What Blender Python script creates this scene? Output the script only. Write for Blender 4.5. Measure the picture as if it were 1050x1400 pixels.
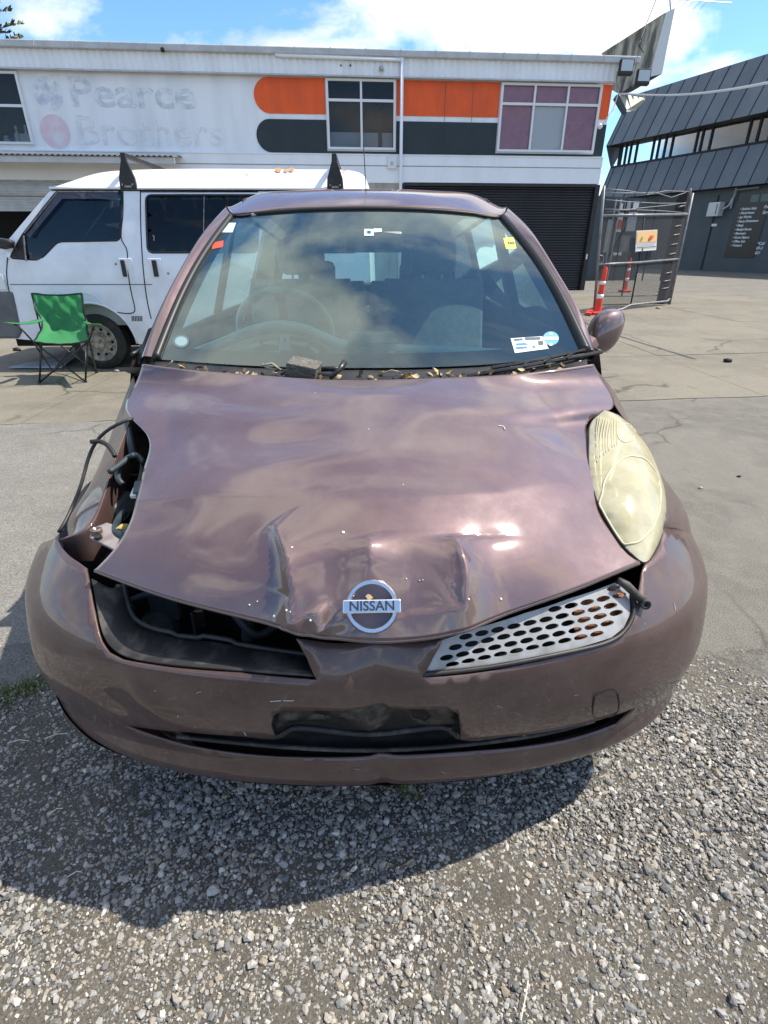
import bpy, bmesh, math, random
import numpy as np
from mathutils import Vector, Matrix
from mathutils.geometry import delaunay_2d_cdt

random.seed(7)
RNG = np.random.default_rng(7)
scene = bpy.context.scene
COL = scene.collection
for o in list(bpy.data.objects):
    bpy.data.objects.remove(o)

# ------------------------------------------------------------------ camera
F_PX, CX, CY, EYE = 727.0, 525.0, 700.0, 1.25
PITCH, YAW = math.radians(26.5), math.radians(1.63)
cam_data = bpy.data.cameras.new('camera')
cam_data.sensor_fit = 'HORIZONTAL'
cam_data.sensor_width = 36.0
cam_data.lens = 36.0 * F_PX / 1050.0
cam_data.clip_start = 0.02
cam_data.clip_end = 3000.0
cam = bpy.data.objects.new('camera', cam_data)
COL.objects.link(cam)
cam.location = (0, 0, EYE)
cam.rotation_euler = (math.pi / 2 - PITCH, 0, -YAW)
scene.camera = cam

# ------------------------------------------------------------------ sky, sun, exposure
SUN_EL, SUN_AZ = math.radians(56), math.radians(10.0)      # azimuth from +X towards +Y
SUN = Vector((math.cos(SUN_EL) * math.cos(SUN_AZ), math.cos(SUN_EL) * math.sin(SUN_AZ), math.sin(SUN_EL)))
world = bpy.data.worlds.new('World')
scene.world = world
world.use_nodes = True
nt = world.node_tree
nt.nodes.clear()
W = nt.nodes.new
w_out = W('ShaderNodeOutputWorld')
w_bg = W('ShaderNodeBackground')
w_bg.inputs['Strength'].default_value = 0.15
sky = W('ShaderNodeTexSky')
sky.sky_type = 'NISHITA'
sky.sun_disc = False
sky.sun_elevation = SUN_EL
sky.sun_rotation = math.atan2(SUN.x, SUN.y)
sky.air_density = 1.0
sky.dust_density = 0.15
sky.ozone_density = 2.0
# cumulus clouds: noise over a flat cloud layer (direction divided by its height)
w_tc = W('ShaderNodeTexCoord')
w_sep = W('ShaderNodeSeparateXYZ')
nt.links.new(w_tc.outputs['Generated'], w_sep.inputs[0])
w_max = W('ShaderNodeMath'); w_max.operation = 'MAXIMUM'; w_max.inputs[1].default_value = 0.0
nt.links.new(w_sep.outputs['Z'], w_max.inputs[0])
w_add = W('ShaderNodeMath'); w_add.operation = 'ADD'; w_add.inputs[1].default_value = 0.34
nt.links.new(w_max.outputs[0], w_add.inputs[0])
def _div(sock):
    m = W('ShaderNodeMath'); m.operation = 'DIVIDE'
    nt.links.new(sock, m.inputs[0]); nt.links.new(w_add.outputs[0], m.inputs[1])
    return m.outputs[0]
w_comb = W('ShaderNodeCombineXYZ')
nt.links.new(_div(w_sep.outputs['X']), w_comb.inputs[0])
nt.links.new(_div(w_sep.outputs['Y']), w_comb.inputs[1])
w_map = W('ShaderNodeMapping')
w_map.inputs['Location'].default_value = (15.0, -8.0, 7.0)
w_map.inputs['Scale'].default_value = (1.0, 1.0, 1.0)
nt.links.new(w_comb.outputs[0], w_map.inputs[0])
w_n = W('ShaderNodeTexNoise')
w_n.inputs['Scale'].default_value = 1.9
w_n.inputs['Detail'].default_value = 9.0
w_n.inputs['Roughness'].default_value = 0.56
w_n.inputs['Distortion'].default_value = 0.25
nt.links.new(w_map.outputs[0], w_n.inputs['Vector'])
w_r = W('ShaderNodeValToRGB')
w_r.color_ramp.elements[0].position = 0.475
w_r.color_ramp.elements[1].position = 0.60
nt.links.new(w_n.outputs['Fac'], w_r.inputs[0])
w_n2 = W('ShaderNodeTexNoise')
w_n2.inputs['Scale'].default_value = 2.6
w_n2.inputs['Detail'].default_value = 6.0
nt.links.new(w_map.outputs[0], w_n2.inputs['Vector'])
w_r2 = W('ShaderNodeValToRGB')
w_r2.color_ramp.elements[0].position = 0.35
w_r2.color_ramp.elements[0].color = (3.3, 3.4, 3.6, 1)
w_r2.color_ramp.elements[1].position = 0.62
w_r2.color_ramp.elements[1].color = (5.7, 5.65, 5.5, 1)
nt.links.new(w_n2.outputs['Fac'], w_r2.inputs[0])
w_mix = W('ShaderNodeMix'); w_mix.data_type = 'RGBA'
nt.links.new(w_r.outputs['Color'], w_mix.inputs['Factor'])
w_tint = W('ShaderNodeMix'); w_tint.data_type = 'RGBA'; w_tint.blend_type = 'MULTIPLY'; w_tint.inputs['Factor'].default_value = 1.0
w_tint.inputs[7].default_value = (0.50, 0.66, 0.80, 1)
nt.links.new(sky.outputs[0], w_tint.inputs[6])
nt.links.new(w_tint.outputs[2], w_mix.inputs[6])
nt.links.new(w_r2.outputs['Color'], w_mix.inputs[7])
nt.links.new(w_mix.outputs[2], w_bg.inputs['Color'])
nt.links.new(w_bg.outputs[0], w_out.inputs[0])

sun_data = bpy.data.lights.new('sun', 'SUN')
sun_data.energy = 3.8
sun_data.angle = math.radians(0.55)
sun_data.color = (1.0, 0.93, 0.82)
sun = bpy.data.objects.new('sun', sun_data)
COL.objects.link(sun)
sun.rotation_euler = SUN.to_track_quat('Z', 'Y').to_euler()

scene.view_settings.view_transform = 'Standard'
scene.view_settings.look = 'None'
scene.view_settings.exposure = 1.05
scene.view_settings.gamma = 1.0
scene.view_settings.use_curve_mapping = False
scene.render.engine = 'CYCLES'
scene.cycles.use_denoising = True
scene.cycles.max_bounces = 8
scene.cycles.transparent_max_bounces = 16

# ------------------------------------------------------------------ photograph pixel -> place in the yard
cP, sP, cY, sY = math.cos(PITCH), math.sin(PITCH), math.cos(YAW), math.sin(YAW)
def ray(u, v):
    a, b = (u - CX) / F_PX, (v - CY) / F_PX
    fw, dn = cP - b * sP, sP + b * cP
    return Vector((a * cY + fw * sY, -a * sY + fw * cY, -dn))
def pz(u, v, z):
    r = ray(u, v); t = (z - EYE) / r.z
    return Vector((r.x * t, r.y * t, z))
def py(u, v, y):
    r = ray(u, v); t = y / r.y
    return Vector((r.x * t, y, EYE + r.z * t))
def px(u, v, x):
    r = ray(u, v); t = x / r.x
    return Vector((x, r.y * t, EYE + r.z * t))
def pplane(u, v, p, n):
    r = ray(u, v); o = Vector((0, 0, EYE))
    t = (Vector(p) - o).dot(n) / r.dot(n)
    return o + r * t
def proj(P):
    P = np.asarray(P, float)
    x, y, z = P[..., 0], P[..., 1], P[..., 2] - EYE
    r = x * cY - y * sY
    f = x * sY + y * cY
    c = f * cP - z * sP
    d = -f * sP - z * cP
    return np.stack([CX + F_PX * r / c, CY + F_PX * d / c], -1)

# ------------------------------------------------------------------ mesh helpers
ROOT_INV = {}
def link(o, parent=None):
    COL.objects.link(o)
    if parent is not None:
        o.parent = parent
        if parent.name in ROOT_INV:
            o.matrix_parent_inverse = ROOT_INV[parent.name]
    return o
def thing(name, label, cat, loc=(0, 0, 0), rz=0.0, group=None):
    o = bpy.data.objects.new(name, None)
    COL.objects.link(o)
    o.empty_display_size = 0.1
    o.location = loc
    o.rotation_euler = (0, 0, rz)
    M = Matrix.Translation(Vector(loc)) @ Matrix.Rotation(rz, 4, 'Z')
    ROOT_INV[o.name] = M.inverted()
    tag(o, label, cat, group)
    return o
def tag(o, label=None, cat=None, group=None, kind=None):
    if label: o['label'] = label
    if cat: o['category'] = cat
    if group: o['group'] = group
    if kind: o['kind'] = kind
    return o
def smooth_mesh(me, angle=None):
    n = len(me.polygons)
    me.polygons.foreach_set('use_smooth', [True] * n)
    if angle is not None:
        me.set_sharp_from_angle(angle=math.radians(angle))
def mesh_obj(name, verts, faces, mat, parent=None, smooth=None, solid=0.0, offset=-1.0, bevel=0.0, subsurf=0):
    me = bpy.data.meshes.new(name)
    me.from_pydata([tuple(v) for v in verts], [], [tuple(f) for f in faces])
    me.update()
    mats = mat if isinstance(mat, (list, tuple)) else [mat]
    for m in mats:
        me.materials.append(m)
    if smooth is not None:
        smooth_mesh(me, None if smooth is True else smooth)
    o = bpy.data.objects.new(name, me)
    link(o, parent)
    if solid:
        md = o.modifiers.new('thick', 'SOLIDIFY'); md.thickness = solid; md.offset = offset
        md.use_quality_normals = True
    if bevel:
        md = o.modifiers.new('bevel', 'BEVEL'); md.width = bevel; md.segments = 2; md.limit_method = 'ANGLE'
        md.angle_limit = math.radians(35)
    if subsurf:
        md = o.modifiers.new('sub', 'SUBSURF'); md.levels = subsurf; md.render_levels = subsurf
    return o

class MB:
    """collects shapes of ONE part"""
    def __init__(self): self.v, self.f = [], []
    def add(self, vs, fs):
        k = len(self.v)
        self.v += [tuple(map(float, p)) for p in vs]
        self.f += [tuple(i + k for i in f) for f in fs]
        return self
    def box(self, lo, hi):
        x0, y0, z0 = lo; x1, y1, z1 = hi
        vs = [(x0,y0,z0),(x1,y0,z0),(x1,y1,z0),(x0,y1,z0),(x0,y0,z1),(x1,y0,z1),(x1,y1,z1),(x0,y1,z1)]
        return self.add(vs, [(0,3,2,1),(4,5,6,7),(0,1,5,4),(1,2,6,5),(2,3,7,6),(3,0,4,7)])
    def obox(self, c, ax, ay, az):
        """box by centre and three half-axis vectors"""
        c, ax, ay, az = map(Vector, (c, ax, ay, az))
        vs = [c + ax*i + ay*j + az*k for k in (-1,1) for i, j in ((-1,-1),(1,-1),(1,1),(-1,1))]
        return self.add(vs, [(0,3,2,1),(4,5,6,7),(0,1,5,4),(1,2,6,5),(2,3,7,6),(3,0,4,7)])
    def bar(self, p0, p1, w, h, up=(0, 0, 1)):
        p0, p1 = Vector(p0), Vector(p1)
        d = (p1 - p0)
        L = d.length; d = d / L
        s = d.cross(Vector(up))
        if s.length < 1e-4: s = d.cross(Vector((0, 1, 0)))
        s.normalize(); u = s.cross(d)
        return self.obox((p0 + p1) / 2, d * L / 2, s * w / 2, u * h / 2)
    def tube(self, pts, r, n=8, closed=False, cap=True):
        pts = [Vector(p) for p in pts]
        m = len(pts)
        rs = r if isinstance(r, (list, tuple)) else [r] * m
        vs, fs = [], []
        prev = None
        for i, p in enumerate(pts):
            if closed: d = pts[(i + 1) % m] - pts[i - 1]
            else: d = pts[min(i + 1, m - 1)] - pts[max(i - 1, 0)]
            d.normalize()
            if prev is None:
                a = Vector((0, 0, 1)) if abs(d.z) < 0.9 else Vector((1, 0, 0))
                s = d.cross(a).normalized()
            else:
                s = (prev - d * prev.dot(d)).normalized()
            prev = s
            t = d.cross(s)
            for k in range(n):
                an = 2 * math.pi * k / n
                vs.append(p + (s * math.cos(an) + t * math.sin(an)) * rs[i])
        for i in range(m if closed else m - 1):
            j = (i + 1) % m
            for k in range(n):
                fs.append((i*n + k, i*n + (k+1) % n, j*n + (k+1) % n, j*n + k))
        if cap and not closed:
            fs.append(tuple(range(n - 1, -1, -1)))
            fs.append(tuple((m-1)*n + k for k in range(n)))
        return self.add(vs, fs)
    def lathe(self, c, axis, prof, n=24, closed_prof=False):
        """prof: list of (distance along axis, radius)"""
        c, ax = Vector(c), Vector(axis).normalized()
        a = Vector((0, 0, 1)) if abs(ax.z) < 0.9 else Vector((1, 0, 0))
        s = ax.cross(a).normalized(); t = ax.cross(s)
        vs, fs = [], []
        for h, r in prof:
            for k in range(n):
                an = 2 * math.pi * k / n
                vs.append(c + ax * h + (s * math.cos(an) + t * math.sin(an)) * r)
        m = len(prof)
        for i in range(m if closed_prof else m - 1):
            j = (i + 1) % m
            for k in range(n):
                fs.append((i*n + k, i*n + (k+1) % n, j*n + (k+1) % n, j*n + k))
        if not closed_prof:
            fs.append(tuple(range(n - 1, -1, -1)))
            fs.append(tuple((m-1)*n + k for k in range(n)))
        return self.add(vs, fs)
    def prism(self, poly, d):
        """3-D polygon extruded by vector d"""
        poly = [Vector(p) for p in poly]; d = Vector(d); n = len(poly)
        vs = poly + [p + d for p in poly]
        fs = [tuple(range(n - 1, -1, -1)), tuple(range(n, 2*n))]
        fs += [(i, (i+1) % n, n + (i+1) % n, n + i) for i in range(n)]
        return self.add(vs, fs)
    def grid(self, P):
        P = np.asarray(P, float); r, c = P.shape[:2]
        fs = [(i*c + j, i*c + j + 1, (i+1)*c + j + 1, (i+1)*c + j) for i in range(r - 1) for j in range(c - 1)]
        return self.add(P.reshape(-1, 3), fs)
    def build(self, name, mat, parent=None, smooth=None, **kw):
        return mesh_obj(name, self.v, self.f, mat, parent, smooth, **kw)

def spline(t, p, q):
    """natural cubic spline through p (n,k) at t, evaluated at q"""
    t = np.asarray(t, float); p = np.asarray(p, float); q = np.asarray(q, float)
    sh = p.shape[1:]
    p = p.reshape(len(t), -1)
    n = len(t); h = np.diff(t)
    A = np.eye(n); B = np.zeros_like(p)
    for i in range(1, n - 1):
        A[i, i-1], A[i, i], A[i, i+1] = h[i-1], 2*(h[i-1] + h[i]), h[i]
        B[i] = 6 * ((p[i+1] - p[i]) / h[i] - (p[i] - p[i-1]) / h[i-1])
    M = np.linalg.solve(A, B)
    k = np.clip(np.searchsorted(t, q) - 1, 0, n - 2)
    d = (q - t[k])[:, None]; hk = h[k][:, None]
    a = p[k]; c = M[k] / 2
    b = (p[k+1] - p[k]) / hk - hk * (2*M[k] + M[k+1]) / 6
    e = (M[k+1] - M[k]) / (6 * hk)
    return (a + b*d + c*d*d + e*d**3).reshape((len(q),) + sh)
def curve(pts, n, closed=False):
    """n points on a spline through pts, by chord length"""
    P = np.array([tuple(p) for p in pts], float)
    if closed: P = np.vstack([P, P[:1]])
    t = np.concatenate([[0], np.cumsum(np.linalg.norm(np.diff(P, axis=0), axis=1) ** 0.7)])
    q = np.linspace(0, t[-1], n + 1 if closed else n)
    R = spline(t, P, q)
    return R[:-1] if closed else R
def tensor(net, nr, nc, tr=None, tc=None):
    """bicubic grid nr x nc through a control net"""
    net = np.array([[tuple(p) for p in row] for row in net], float)
    r, c = net.shape[:2]
    tr = np.linspace(0, 1, r) if tr is None else np.asarray(tr, float)
    tc = np.linspace(0, 1, c) if tc is None else np.asarray(tc, float)
    A = spline(tc, net.transpose(1, 0, 2), np.linspace(tc[0], tc[-1], nc))
    A = A.transpose(1, 0, 2)
    return spline(tr, A, np.linspace(tr[0], tr[-1], nr))

def inside(poly, pts):
    poly = np.asarray(poly, float); pts = np.asarray(pts, float)
    x, y = pts[:, 0], pts[:, 1]
    r = np.zeros(len(pts), bool)
    j = len(poly) - 1
    for i in range(len(poly)):
        xi, yi = poly[i]; xj, yj = poly[j]
        c = ((yi > y) != (yj > y))
        with np.errstate(divide='ignore', invalid='ignore'):
            r ^= c & (x < (xj - xi) * (y - yi) / (yj - yi + 1e-30) + xi)
        j = i
    return r
def resample(loop, s):
    loop = np.asarray(loop, float); out = []
    for i in range(len(loop)):
        a, b = loop[i], loop[(i + 1) % len(loop)]
        k = max(1, int(round(np.linalg.norm(b - a) / s)))
        for j in range(k): out.append(a + (b - a) * j / k)
    return np.array(out)
def polymesh(loops, s, edge_s=None):
    """triangulate a 2-D outline with holes, with inner points every s; returns (pts, tris)"""
    edge_s = edge_s or s
    loops = [resample(l, edge_s) for l in loops]
    allb = np.vstack(loops)
    lo, hi = allb.min(0), allb.max(0)
    gx = np.arange(lo[0] + s/2, hi[0], s); gy = np.arange(lo[1] + s/2, hi[1], s * 0.87)
    G = np.array([(x + (s/2 if j % 2 else 0), y) for j, y in enumerate(gy) for x in gx])
    if len(G):
        ok = np.zeros(len(G), bool)
        for l in loops: ok ^= inside(l, G)
        G = G[ok]
    if len(G):
        keep = np.ones(len(G), bool)
        for k in range(0, len(G), 2000):
            d = np.linalg.norm(G[k:k+2000, None] - allb[None], axis=2).min(1)
            keep[k:k+2000] = d > s * 0.45
        G = G[keep]
    V = [Vector(p) for p in allb] + [Vector(p) for p in G]
    E = []; k = 0
    for l in loops:
        n = len(l); E += [(k + i, k + (i + 1) % n) for i in range(n)]; k += n
    ov, oe, of = delaunay_2d_cdt(V, E, [], 0, 1e-7, False)[:3]
    ov = np.array([(p.x, p.y) for p in ov]); of = np.array([f for f in of])
    c = ov[of].mean(1)
    ok = np.zeros(len(c), bool)
    for l in loops: ok ^= inside(l, c)
    return ov, of[ok]

# ------------------------------------------------------------------ materials
MATS = {}
def hexc(r, g, b):
    f = lambda c: c / 12.92 if c <= 0.04045 else ((c + 0.055) / 1.055) ** 2.4
    return (f(r / 255), f(g / 255), f(b / 255), 1)
def mat(name, col, rough=0.6, metal=0.0, col2=None, nscale=8.0, ndetail=5.0, bump=0.0, bscale=40.0, coat=0.0, coat_rough=0.08,
        spec=0.5, emit=None, alpha=None, lo=0.35, hi=0.65, rvar=0.0, stretch=None, trans=0.0, ior=1.45, sub=0.0):
    if name in MATS: return MATS[name]
    m = bpy.data.materials.new(name); m.use_nodes = True
    t = m.node_tree; N = t.nodes; b = N['Principled BSDF']; L = t.links.new
    col = tuple(col) + ((1,) if len(col) == 3 else ())
    b.inputs['Base Color'].default_value = col
    b.inputs['Roughness'].default_value = rough
    b.inputs['Metallic'].default_value = metal
    b.inputs['Specular IOR Level'].default_value = spec
    b.inputs['Coat Weight'].default_value = coat
    b.inputs['Coat Roughness'].default_value = coat_rough
    b.inputs['Transmission Weight'].default_value = trans
    b.inputs['IOR'].default_value = ior
    if sub:
        b.inputs['Subsurface Weight'].default_value = sub
        b.inputs['Subsurface Scale'].default_value = 0.02
    if emit:
        b.inputs['Emission Color'].default_value = tuple(emit[:3]) + (1,)
        b.inputs['Emission Strength'].default_value = emit[3]
    if alpha is not None: b.inputs['Alpha'].default_value = alpha
    tc = N.new('ShaderNodeTexCoord')
    vec = tc.outputs['Object']
    if stretch:
        mp = N.new('ShaderNodeMapping'); mp.inputs['Scale'].default_value = stretch
        L(vec, mp.inputs[0]); vec = mp.outputs[0]
    if col2 is not None or rvar:
        n = N.new('ShaderNodeTexNoise'); n.inputs['Scale'].default_value = nscale; n.inputs['Detail'].default_value = ndetail
        n.inputs['Roughness'].default_value = 0.6
        L(vec, n.inputs['Vector'])
        mr = N.new('ShaderNodeMapRange'); mr.inputs['From Min'].default_value = lo; mr.inputs['From Max'].default_value = hi
        L(n.outputs['Fac'], mr.inputs['Value'])
        if col2 is not None:
            mx = N.new('ShaderNodeMix'); mx.data_type = 'RGBA'
            mx.inputs[6].default_value = col
            mx.inputs[7].default_value = tuple(col2) + ((1,) if len(col2) == 3 else ())
            L(mr.outputs[0], mx.inputs['Factor']); L(mx.outputs[2], b.inputs['Base Color'])
        if rvar:
            ma = N.new('ShaderNodeMath'); ma.operation = 'MULTIPLY_ADD'
            ma.inputs[1].default_value = rvar; ma.inputs[2].default_value = rough
            L(mr.outputs[0], ma.inputs[0]); L(ma.outputs[0], b.inputs['Roughness'])
    if bump:
        n2 = N.new('ShaderNodeTexNoise'); n2.inputs['Scale'].default_value = bscale; n2.inputs['Detail'].default_value = 6.0
        L(vec, n2.inputs['Vector'])
        bp = N.new('ShaderNodeBump'); bp.inputs['Strength'].default_value = bump; bp.inputs['Distance'].default_value = 0.02
        L(n2.outputs['Fac'], bp.inputs['Height']); L(bp.outputs[0], b.inputs['Normal'])
    MATS[name] = m
    return m
# ------------------------------------------------------------------ the ground
def ground_mat(name, c1, c2, c3, grit=300.0, bump=0.35, crack=0.0, crack_scale=0.7, stain=None, s1=0.9, s2=6.0, rough=0.85, agg=0.0):
    m = bpy.data.materials.new(name); m.use_nodes = True
    t = m.node_tree; N = t.nodes; L = t.links.new; b = N['Principled BSDF']
    b.inputs['Roughness'].default_value = rough
    b.inputs['Specular IOR Level'].default_value = 0.3
    tc = N.new('ShaderNodeTexCoord'); v = tc.outputs['Object']
    def noise(sc, det=6.0, ro=0.6, dist=0.0):
        n = N.new('ShaderNodeTexNoise'); n.inputs['Scale'].default_value = sc; n.inputs['Detail'].default_value = det
        n.inputs['Roughness'].default_value = ro; n.inputs['Distortion'].default_value = dist
        L(v, n.inputs['Vector']); return n.outputs['Fac']
    def rng(s, lo, hi, a=0.0, z=1.0):
        r = N.new('ShaderNodeMapRange'); r.inputs['From Min'].default_value = lo; r.inputs['From Max'].default_value = hi
        r.inputs['To Min'].default_value = a; r.inputs['To Max'].default_value = z
        L(s, r.inputs['Value']); return r.outputs[0]
    def mix(f, a, bb, mode='MIX'):
        x = N.new('ShaderNodeMix'); x.data_type = 'RGBA'; x.blend_type = mode
        if isinstance(f, float): x.inputs['Factor'].default_value = f
        else: L(f, x.inputs['Factor'])
        for i, s in ((6, a), (7, bb)):
            if isinstance(s, tuple): x.inputs[i].default_value = s if len(s) == 4 else s + (1,)
            else: L(s, x.inputs[i])
        return x.outputs[2]
    c = mix(rng(noise(s1, 8), 0.42, 0.58), c1, c2)
    c = mix(rng(noise(s2, 8, 0.7), 0.45, 0.75), c, c3)
    g = noise(grit, 3, 0.7)
    c = mix(rng(g, 0.3, 0.7, 0.0, 1.0), mix(0.75, c, (0.02, 0.02, 0.02)), c) if agg == 0 else mix(rng(g, 0.35, 0.65), mix(agg, c, (0.01, 0.01, 0.01)), c)
    if stain:
        c = mix(rng(noise(1.7, 7, 0.65, 0.6), 0.60, 0.72, 0.0, stain[3]), c, stain[:3])
    h = g
    if crack:
        vo = N.new('ShaderNodeTexVoronoi'); vo.feature = 'DISTANCE_TO_EDGE'; vo.inputs['Scale'].default_value = crack_scale
        nv = N.new('ShaderNodeTexNoise'); nv.inputs['Scale'].default_value = 3.0; nv.inputs['Detail'].default_value = 5
        L(v, nv.inputs['Vector'])
        ad = N.new('ShaderNodeMix'); ad.data_type = 'RGBA'; ad.blend_type = 'LINEAR_LIGHT'; ad.inputs['Factor'].default_value = 0.12
        L(v, ad.inputs[6]); L(nv.outputs['Color'], ad.inputs[7]); L(ad.outputs[2], vo.inputs['Vector'])
        cr = rng(vo.outputs['Distance'], 0.0, 0.012, 1.0, 0.0)
        mk = N.new('ShaderNodeMath'); mk.operation = 'MULTIPLY'; L(cr, mk.inputs[0]); L(rng(noise(0.6, 2), 0.5, 0.56), mk.inputs[1])
        m2 = N.new('ShaderNodeMath'); m2.operation = 'MULTIPLY'; L(mk.outputs[0], m2.inputs[0]); m2.inputs[1].default_value = crack
        c = mix(m2.outputs[0], c, (0.03, 0.028, 0.024))
    L(c, b.inputs['Base Color'])
    bp = N.new('ShaderNodeBump'); bp.inputs['Strength'].default_value = bump; bp.inputs['Distance'].default_value = 0.004
    L(h, bp.inputs['Height'])
    bp2 = N.new('ShaderNodeBump'); bp2.inputs['Strength'].default_value = 0.35; bp2.inputs['Distance'].default_value = 0.03
    L(noise(14.0, 8, 0.65), bp2.inputs['Height']); L(bp2.outputs[0], bp.inputs['Normal']); L(bp.outputs[0], b.inputs['Normal'])
    return m
M_asphalt = ground_mat('old_asphalt', (0.250, 0.234, 0.198), (0.200, 0.187, 0.158), (0.30, 0.276, 0.226), 190, 1.3, 0.55, 0.75, (0.085, 0.074, 0.056, 0.65), 1.1, 6.0)
M_concrete = ground_mat('worn_concrete', (0.275, 0.250, 0.195), (0.215, 0.195, 0.152), (0.31, 0.272, 0.195), 220, 0.4, 0.7, 0.5, (0.10, 0.085, 0.06, 0.55), 0.7, 3.5)
M_edge = ground_mat('crumbled_edge', (0.20, 0.19, 0.165), (0.14, 0.13, 0.11), (0.27, 0.25, 0.21), 130, 1.0, 0.0, 1, (0.06, 0.07, 0.03, 0.6), 3.0, 20.0)
M_dirt = ground_mat('gravel_dirt', (0.150, 0.133, 0.103), (0.105, 0.095, 0.078), (0.185, 0.162, 0.122), 170, 1.0, 0.0, 1, None, 2.5, 18.0)

gm = MB(); gm.add([(-500, -300, 0), (500, -300, 0), (500, 900, 0), (-500, 900, 0)], [(0, 1, 2, 3)])
tag(gm.build('ground', M_asphalt), kind='structure')

# the pale concrete apron beyond, in cast slabs with open joints
apron = bpy.data.objects.new('concrete_yard', None); COL.objects.link(apron)
tag(apron, kind='structure')
fA, fB = pz(-60, 583, 0), pz(1090, 540, 0)
def front_y(x): return fA.y + (fB.y - fA.y) * (x - fA.x) / (fB.x - fA.x)
xs = [-13.0, -9.4, -6.1, -2.75, 0.55, 3.7, 6.9, 10.6]
for i in range(len(xs) - 1):
    x0, x1 = xs[i] + 0.006, xs[i + 1] - 0.006
    ys0, ys1 = front_y(x0), front_y(x1)
    tops = [(0.0, 2.05), (2.05, 5.1), (5.1, 8.6), (8.6, 11.6)]
    for a, bb in tops:
        k0, k1 = a + (0.006 if a else 0), bb - 0.006
        dz = random.uniform(0.003, 0.006)
        mb = MB()
        n = 8
        e0 = [(x0 + (x1 - x0) * q / n, ys0 + (ys1 - ys0) * q / n + k0 + (random.uniform(-0.03, 0.03) if a == 0 else random.uniform(-0.004, 0.004)), 0.0) for q in range(n + 1)]
        e1 = [(x0 + (x1 - x0) * q / n, ys0 + (ys1 - ys0) * q / n + k1, 0.0) for q in range(n + 1)]
        poly = [(p[0], p[1], -0.05) for p in e0] + [(p[0], p[1], -0.05) for p in reversed(e1)]
        mb.prism(poly, (0, 0, 0.05 + dz))
        mb.build('slab', M_concrete, apron)

M_patch = ground_mat('pale_concrete_patch', (0.285, 0.272, 0.242), (0.235, 0.224, 0.200), (0.32, 0.30, 0.26), 150, 1.2, 0.5, 0.9, (0.15, 0.125, 0.09, 0.6), 1.3, 7.0)
pt = [(-4.4, 1.42), (-0.3, 1.42), (-0.3, front_y(-0.3) - 0.03)] + [(x, front_y(x) - 0.03 + random.uniform(-.015, .015)) for x in np.linspace(-0.8, -4.4, 12)]
mb = MB(); mb.prism([(x, y, -0.05) for x, y in pt], (0, 0, 0.054)); mb.build('slab', M_patch, apron)

# crumbled kerb strip between asphalt and gravel, then the gravel bed
def rough_sheet(name, outline, z, m, s=0.06, jig=0.02):
    pts, tri = polymesh([outline], s)
    V = [(x, y, z + random.uniform(-0.0015, 0.0015)) for x, y in pts]
    return mesh_obj(name, V, tri, m, None, True)
edge_px = [(-420, 905), (-150, 893), (0, 884), (60, 878), (200, 872), (400, 868), (700, 868), (900, 870), (965, 892), (1010, 886), (1060, 889), (1250, 900), (1500, 925)]
grav_px = [(-420, 985), (-150, 957), (0, 948), (45, 936), (120, 930), (300, 925), (700, 925), (860, 925), (985, 905), (1020, 925), (1060, 938), (1250, 960), (1500, 990)]
def jag(pxs, z, amp, n=120):
    c = curve([pz(u, v, z) for u, v in pxs], n)
    return [(p[0], p[1] + amp * (math.sin(p[0] * 31) * 0.4 + math.sin(p[0] * 83 + 1) * 0.3 + random.uniform(-0.6, 0.6))) for p in c]
back = [(3.6, -1.6), (-3.6, -1.6)]
el = jag(edge_px, 0, 0.012); gl = jag(grav_px, 0, 0.03)
tag(rough_sheet('kerb_strip', [(p[0], p[1]) for p in el] + [(3.6, 0.9), (-3.6, 0.9)], 0.006, M_edge, 0.08), kind='structure')
tag(rough_sheet('gravel_ground', [(p[0], p[1]) for p in gl] + back, 0.011, M_dirt, 0.09), kind='structure')
gl_arr = np.array(gl)

# gravel: real pebbles, nobody could count them
def ico():
    g = (1 + 5 ** 0.5) / 2
    v = np.array([(-1,g,0),(1,g,0),(-1,-g,0),(1,-g,0),(0,-1,g),(0,1,g),(0,-1,-g),(0,1,-g),(g,0,-1),(g,0,1),(-g,0,-1),(-g,0,1)], float)
    v /= np.linalg.norm(v[0])
    f = np.array([(0,11,5),(0,5,1),(0,1,7),(0,7,10),(0,10,11),(1,5,9),(5,11,4),(11,10,2),(10,7,6),(7,1,8),(3,9,4),(3,4,2),(3,2,6),(3,6,8),(3,8,9),(4,9,5),(2,4,11),(6,2,10),(8,6,7),(9,8,1)])
    return v, f
def fbm(x, y, seed=0):
    r = np.random.default_rng(seed); s = np.zeros_like(x)
    for f, a in ((1.6, 1.0), (3.3, 0.6), (7.0, 0.4), (15.0, 0.25)):
        for _ in range(3):
            th = r.uniform(0, 6.28); ph = r.uniform(0, 6.28)
            s += a * np.sin(f * (x * np.cos(th) + y * np.sin(th)) * 2 + ph + 1.3 * np.sin(f * (x * np.sin(th) - y * np.cos(th)) + ph * 2)) / 3
    return s
def octa():
    return np.array([(1,0,0),(-1,0,0),(0,1,0),(0,-1,0),(0,0,1),(0,0,-1)], float), np.array([(0,2,4),(2,1,4),(1,3,4),(3,0,4),(2,0,5),(1,2,5),(3,1,5),(0,3,5)])
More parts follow.
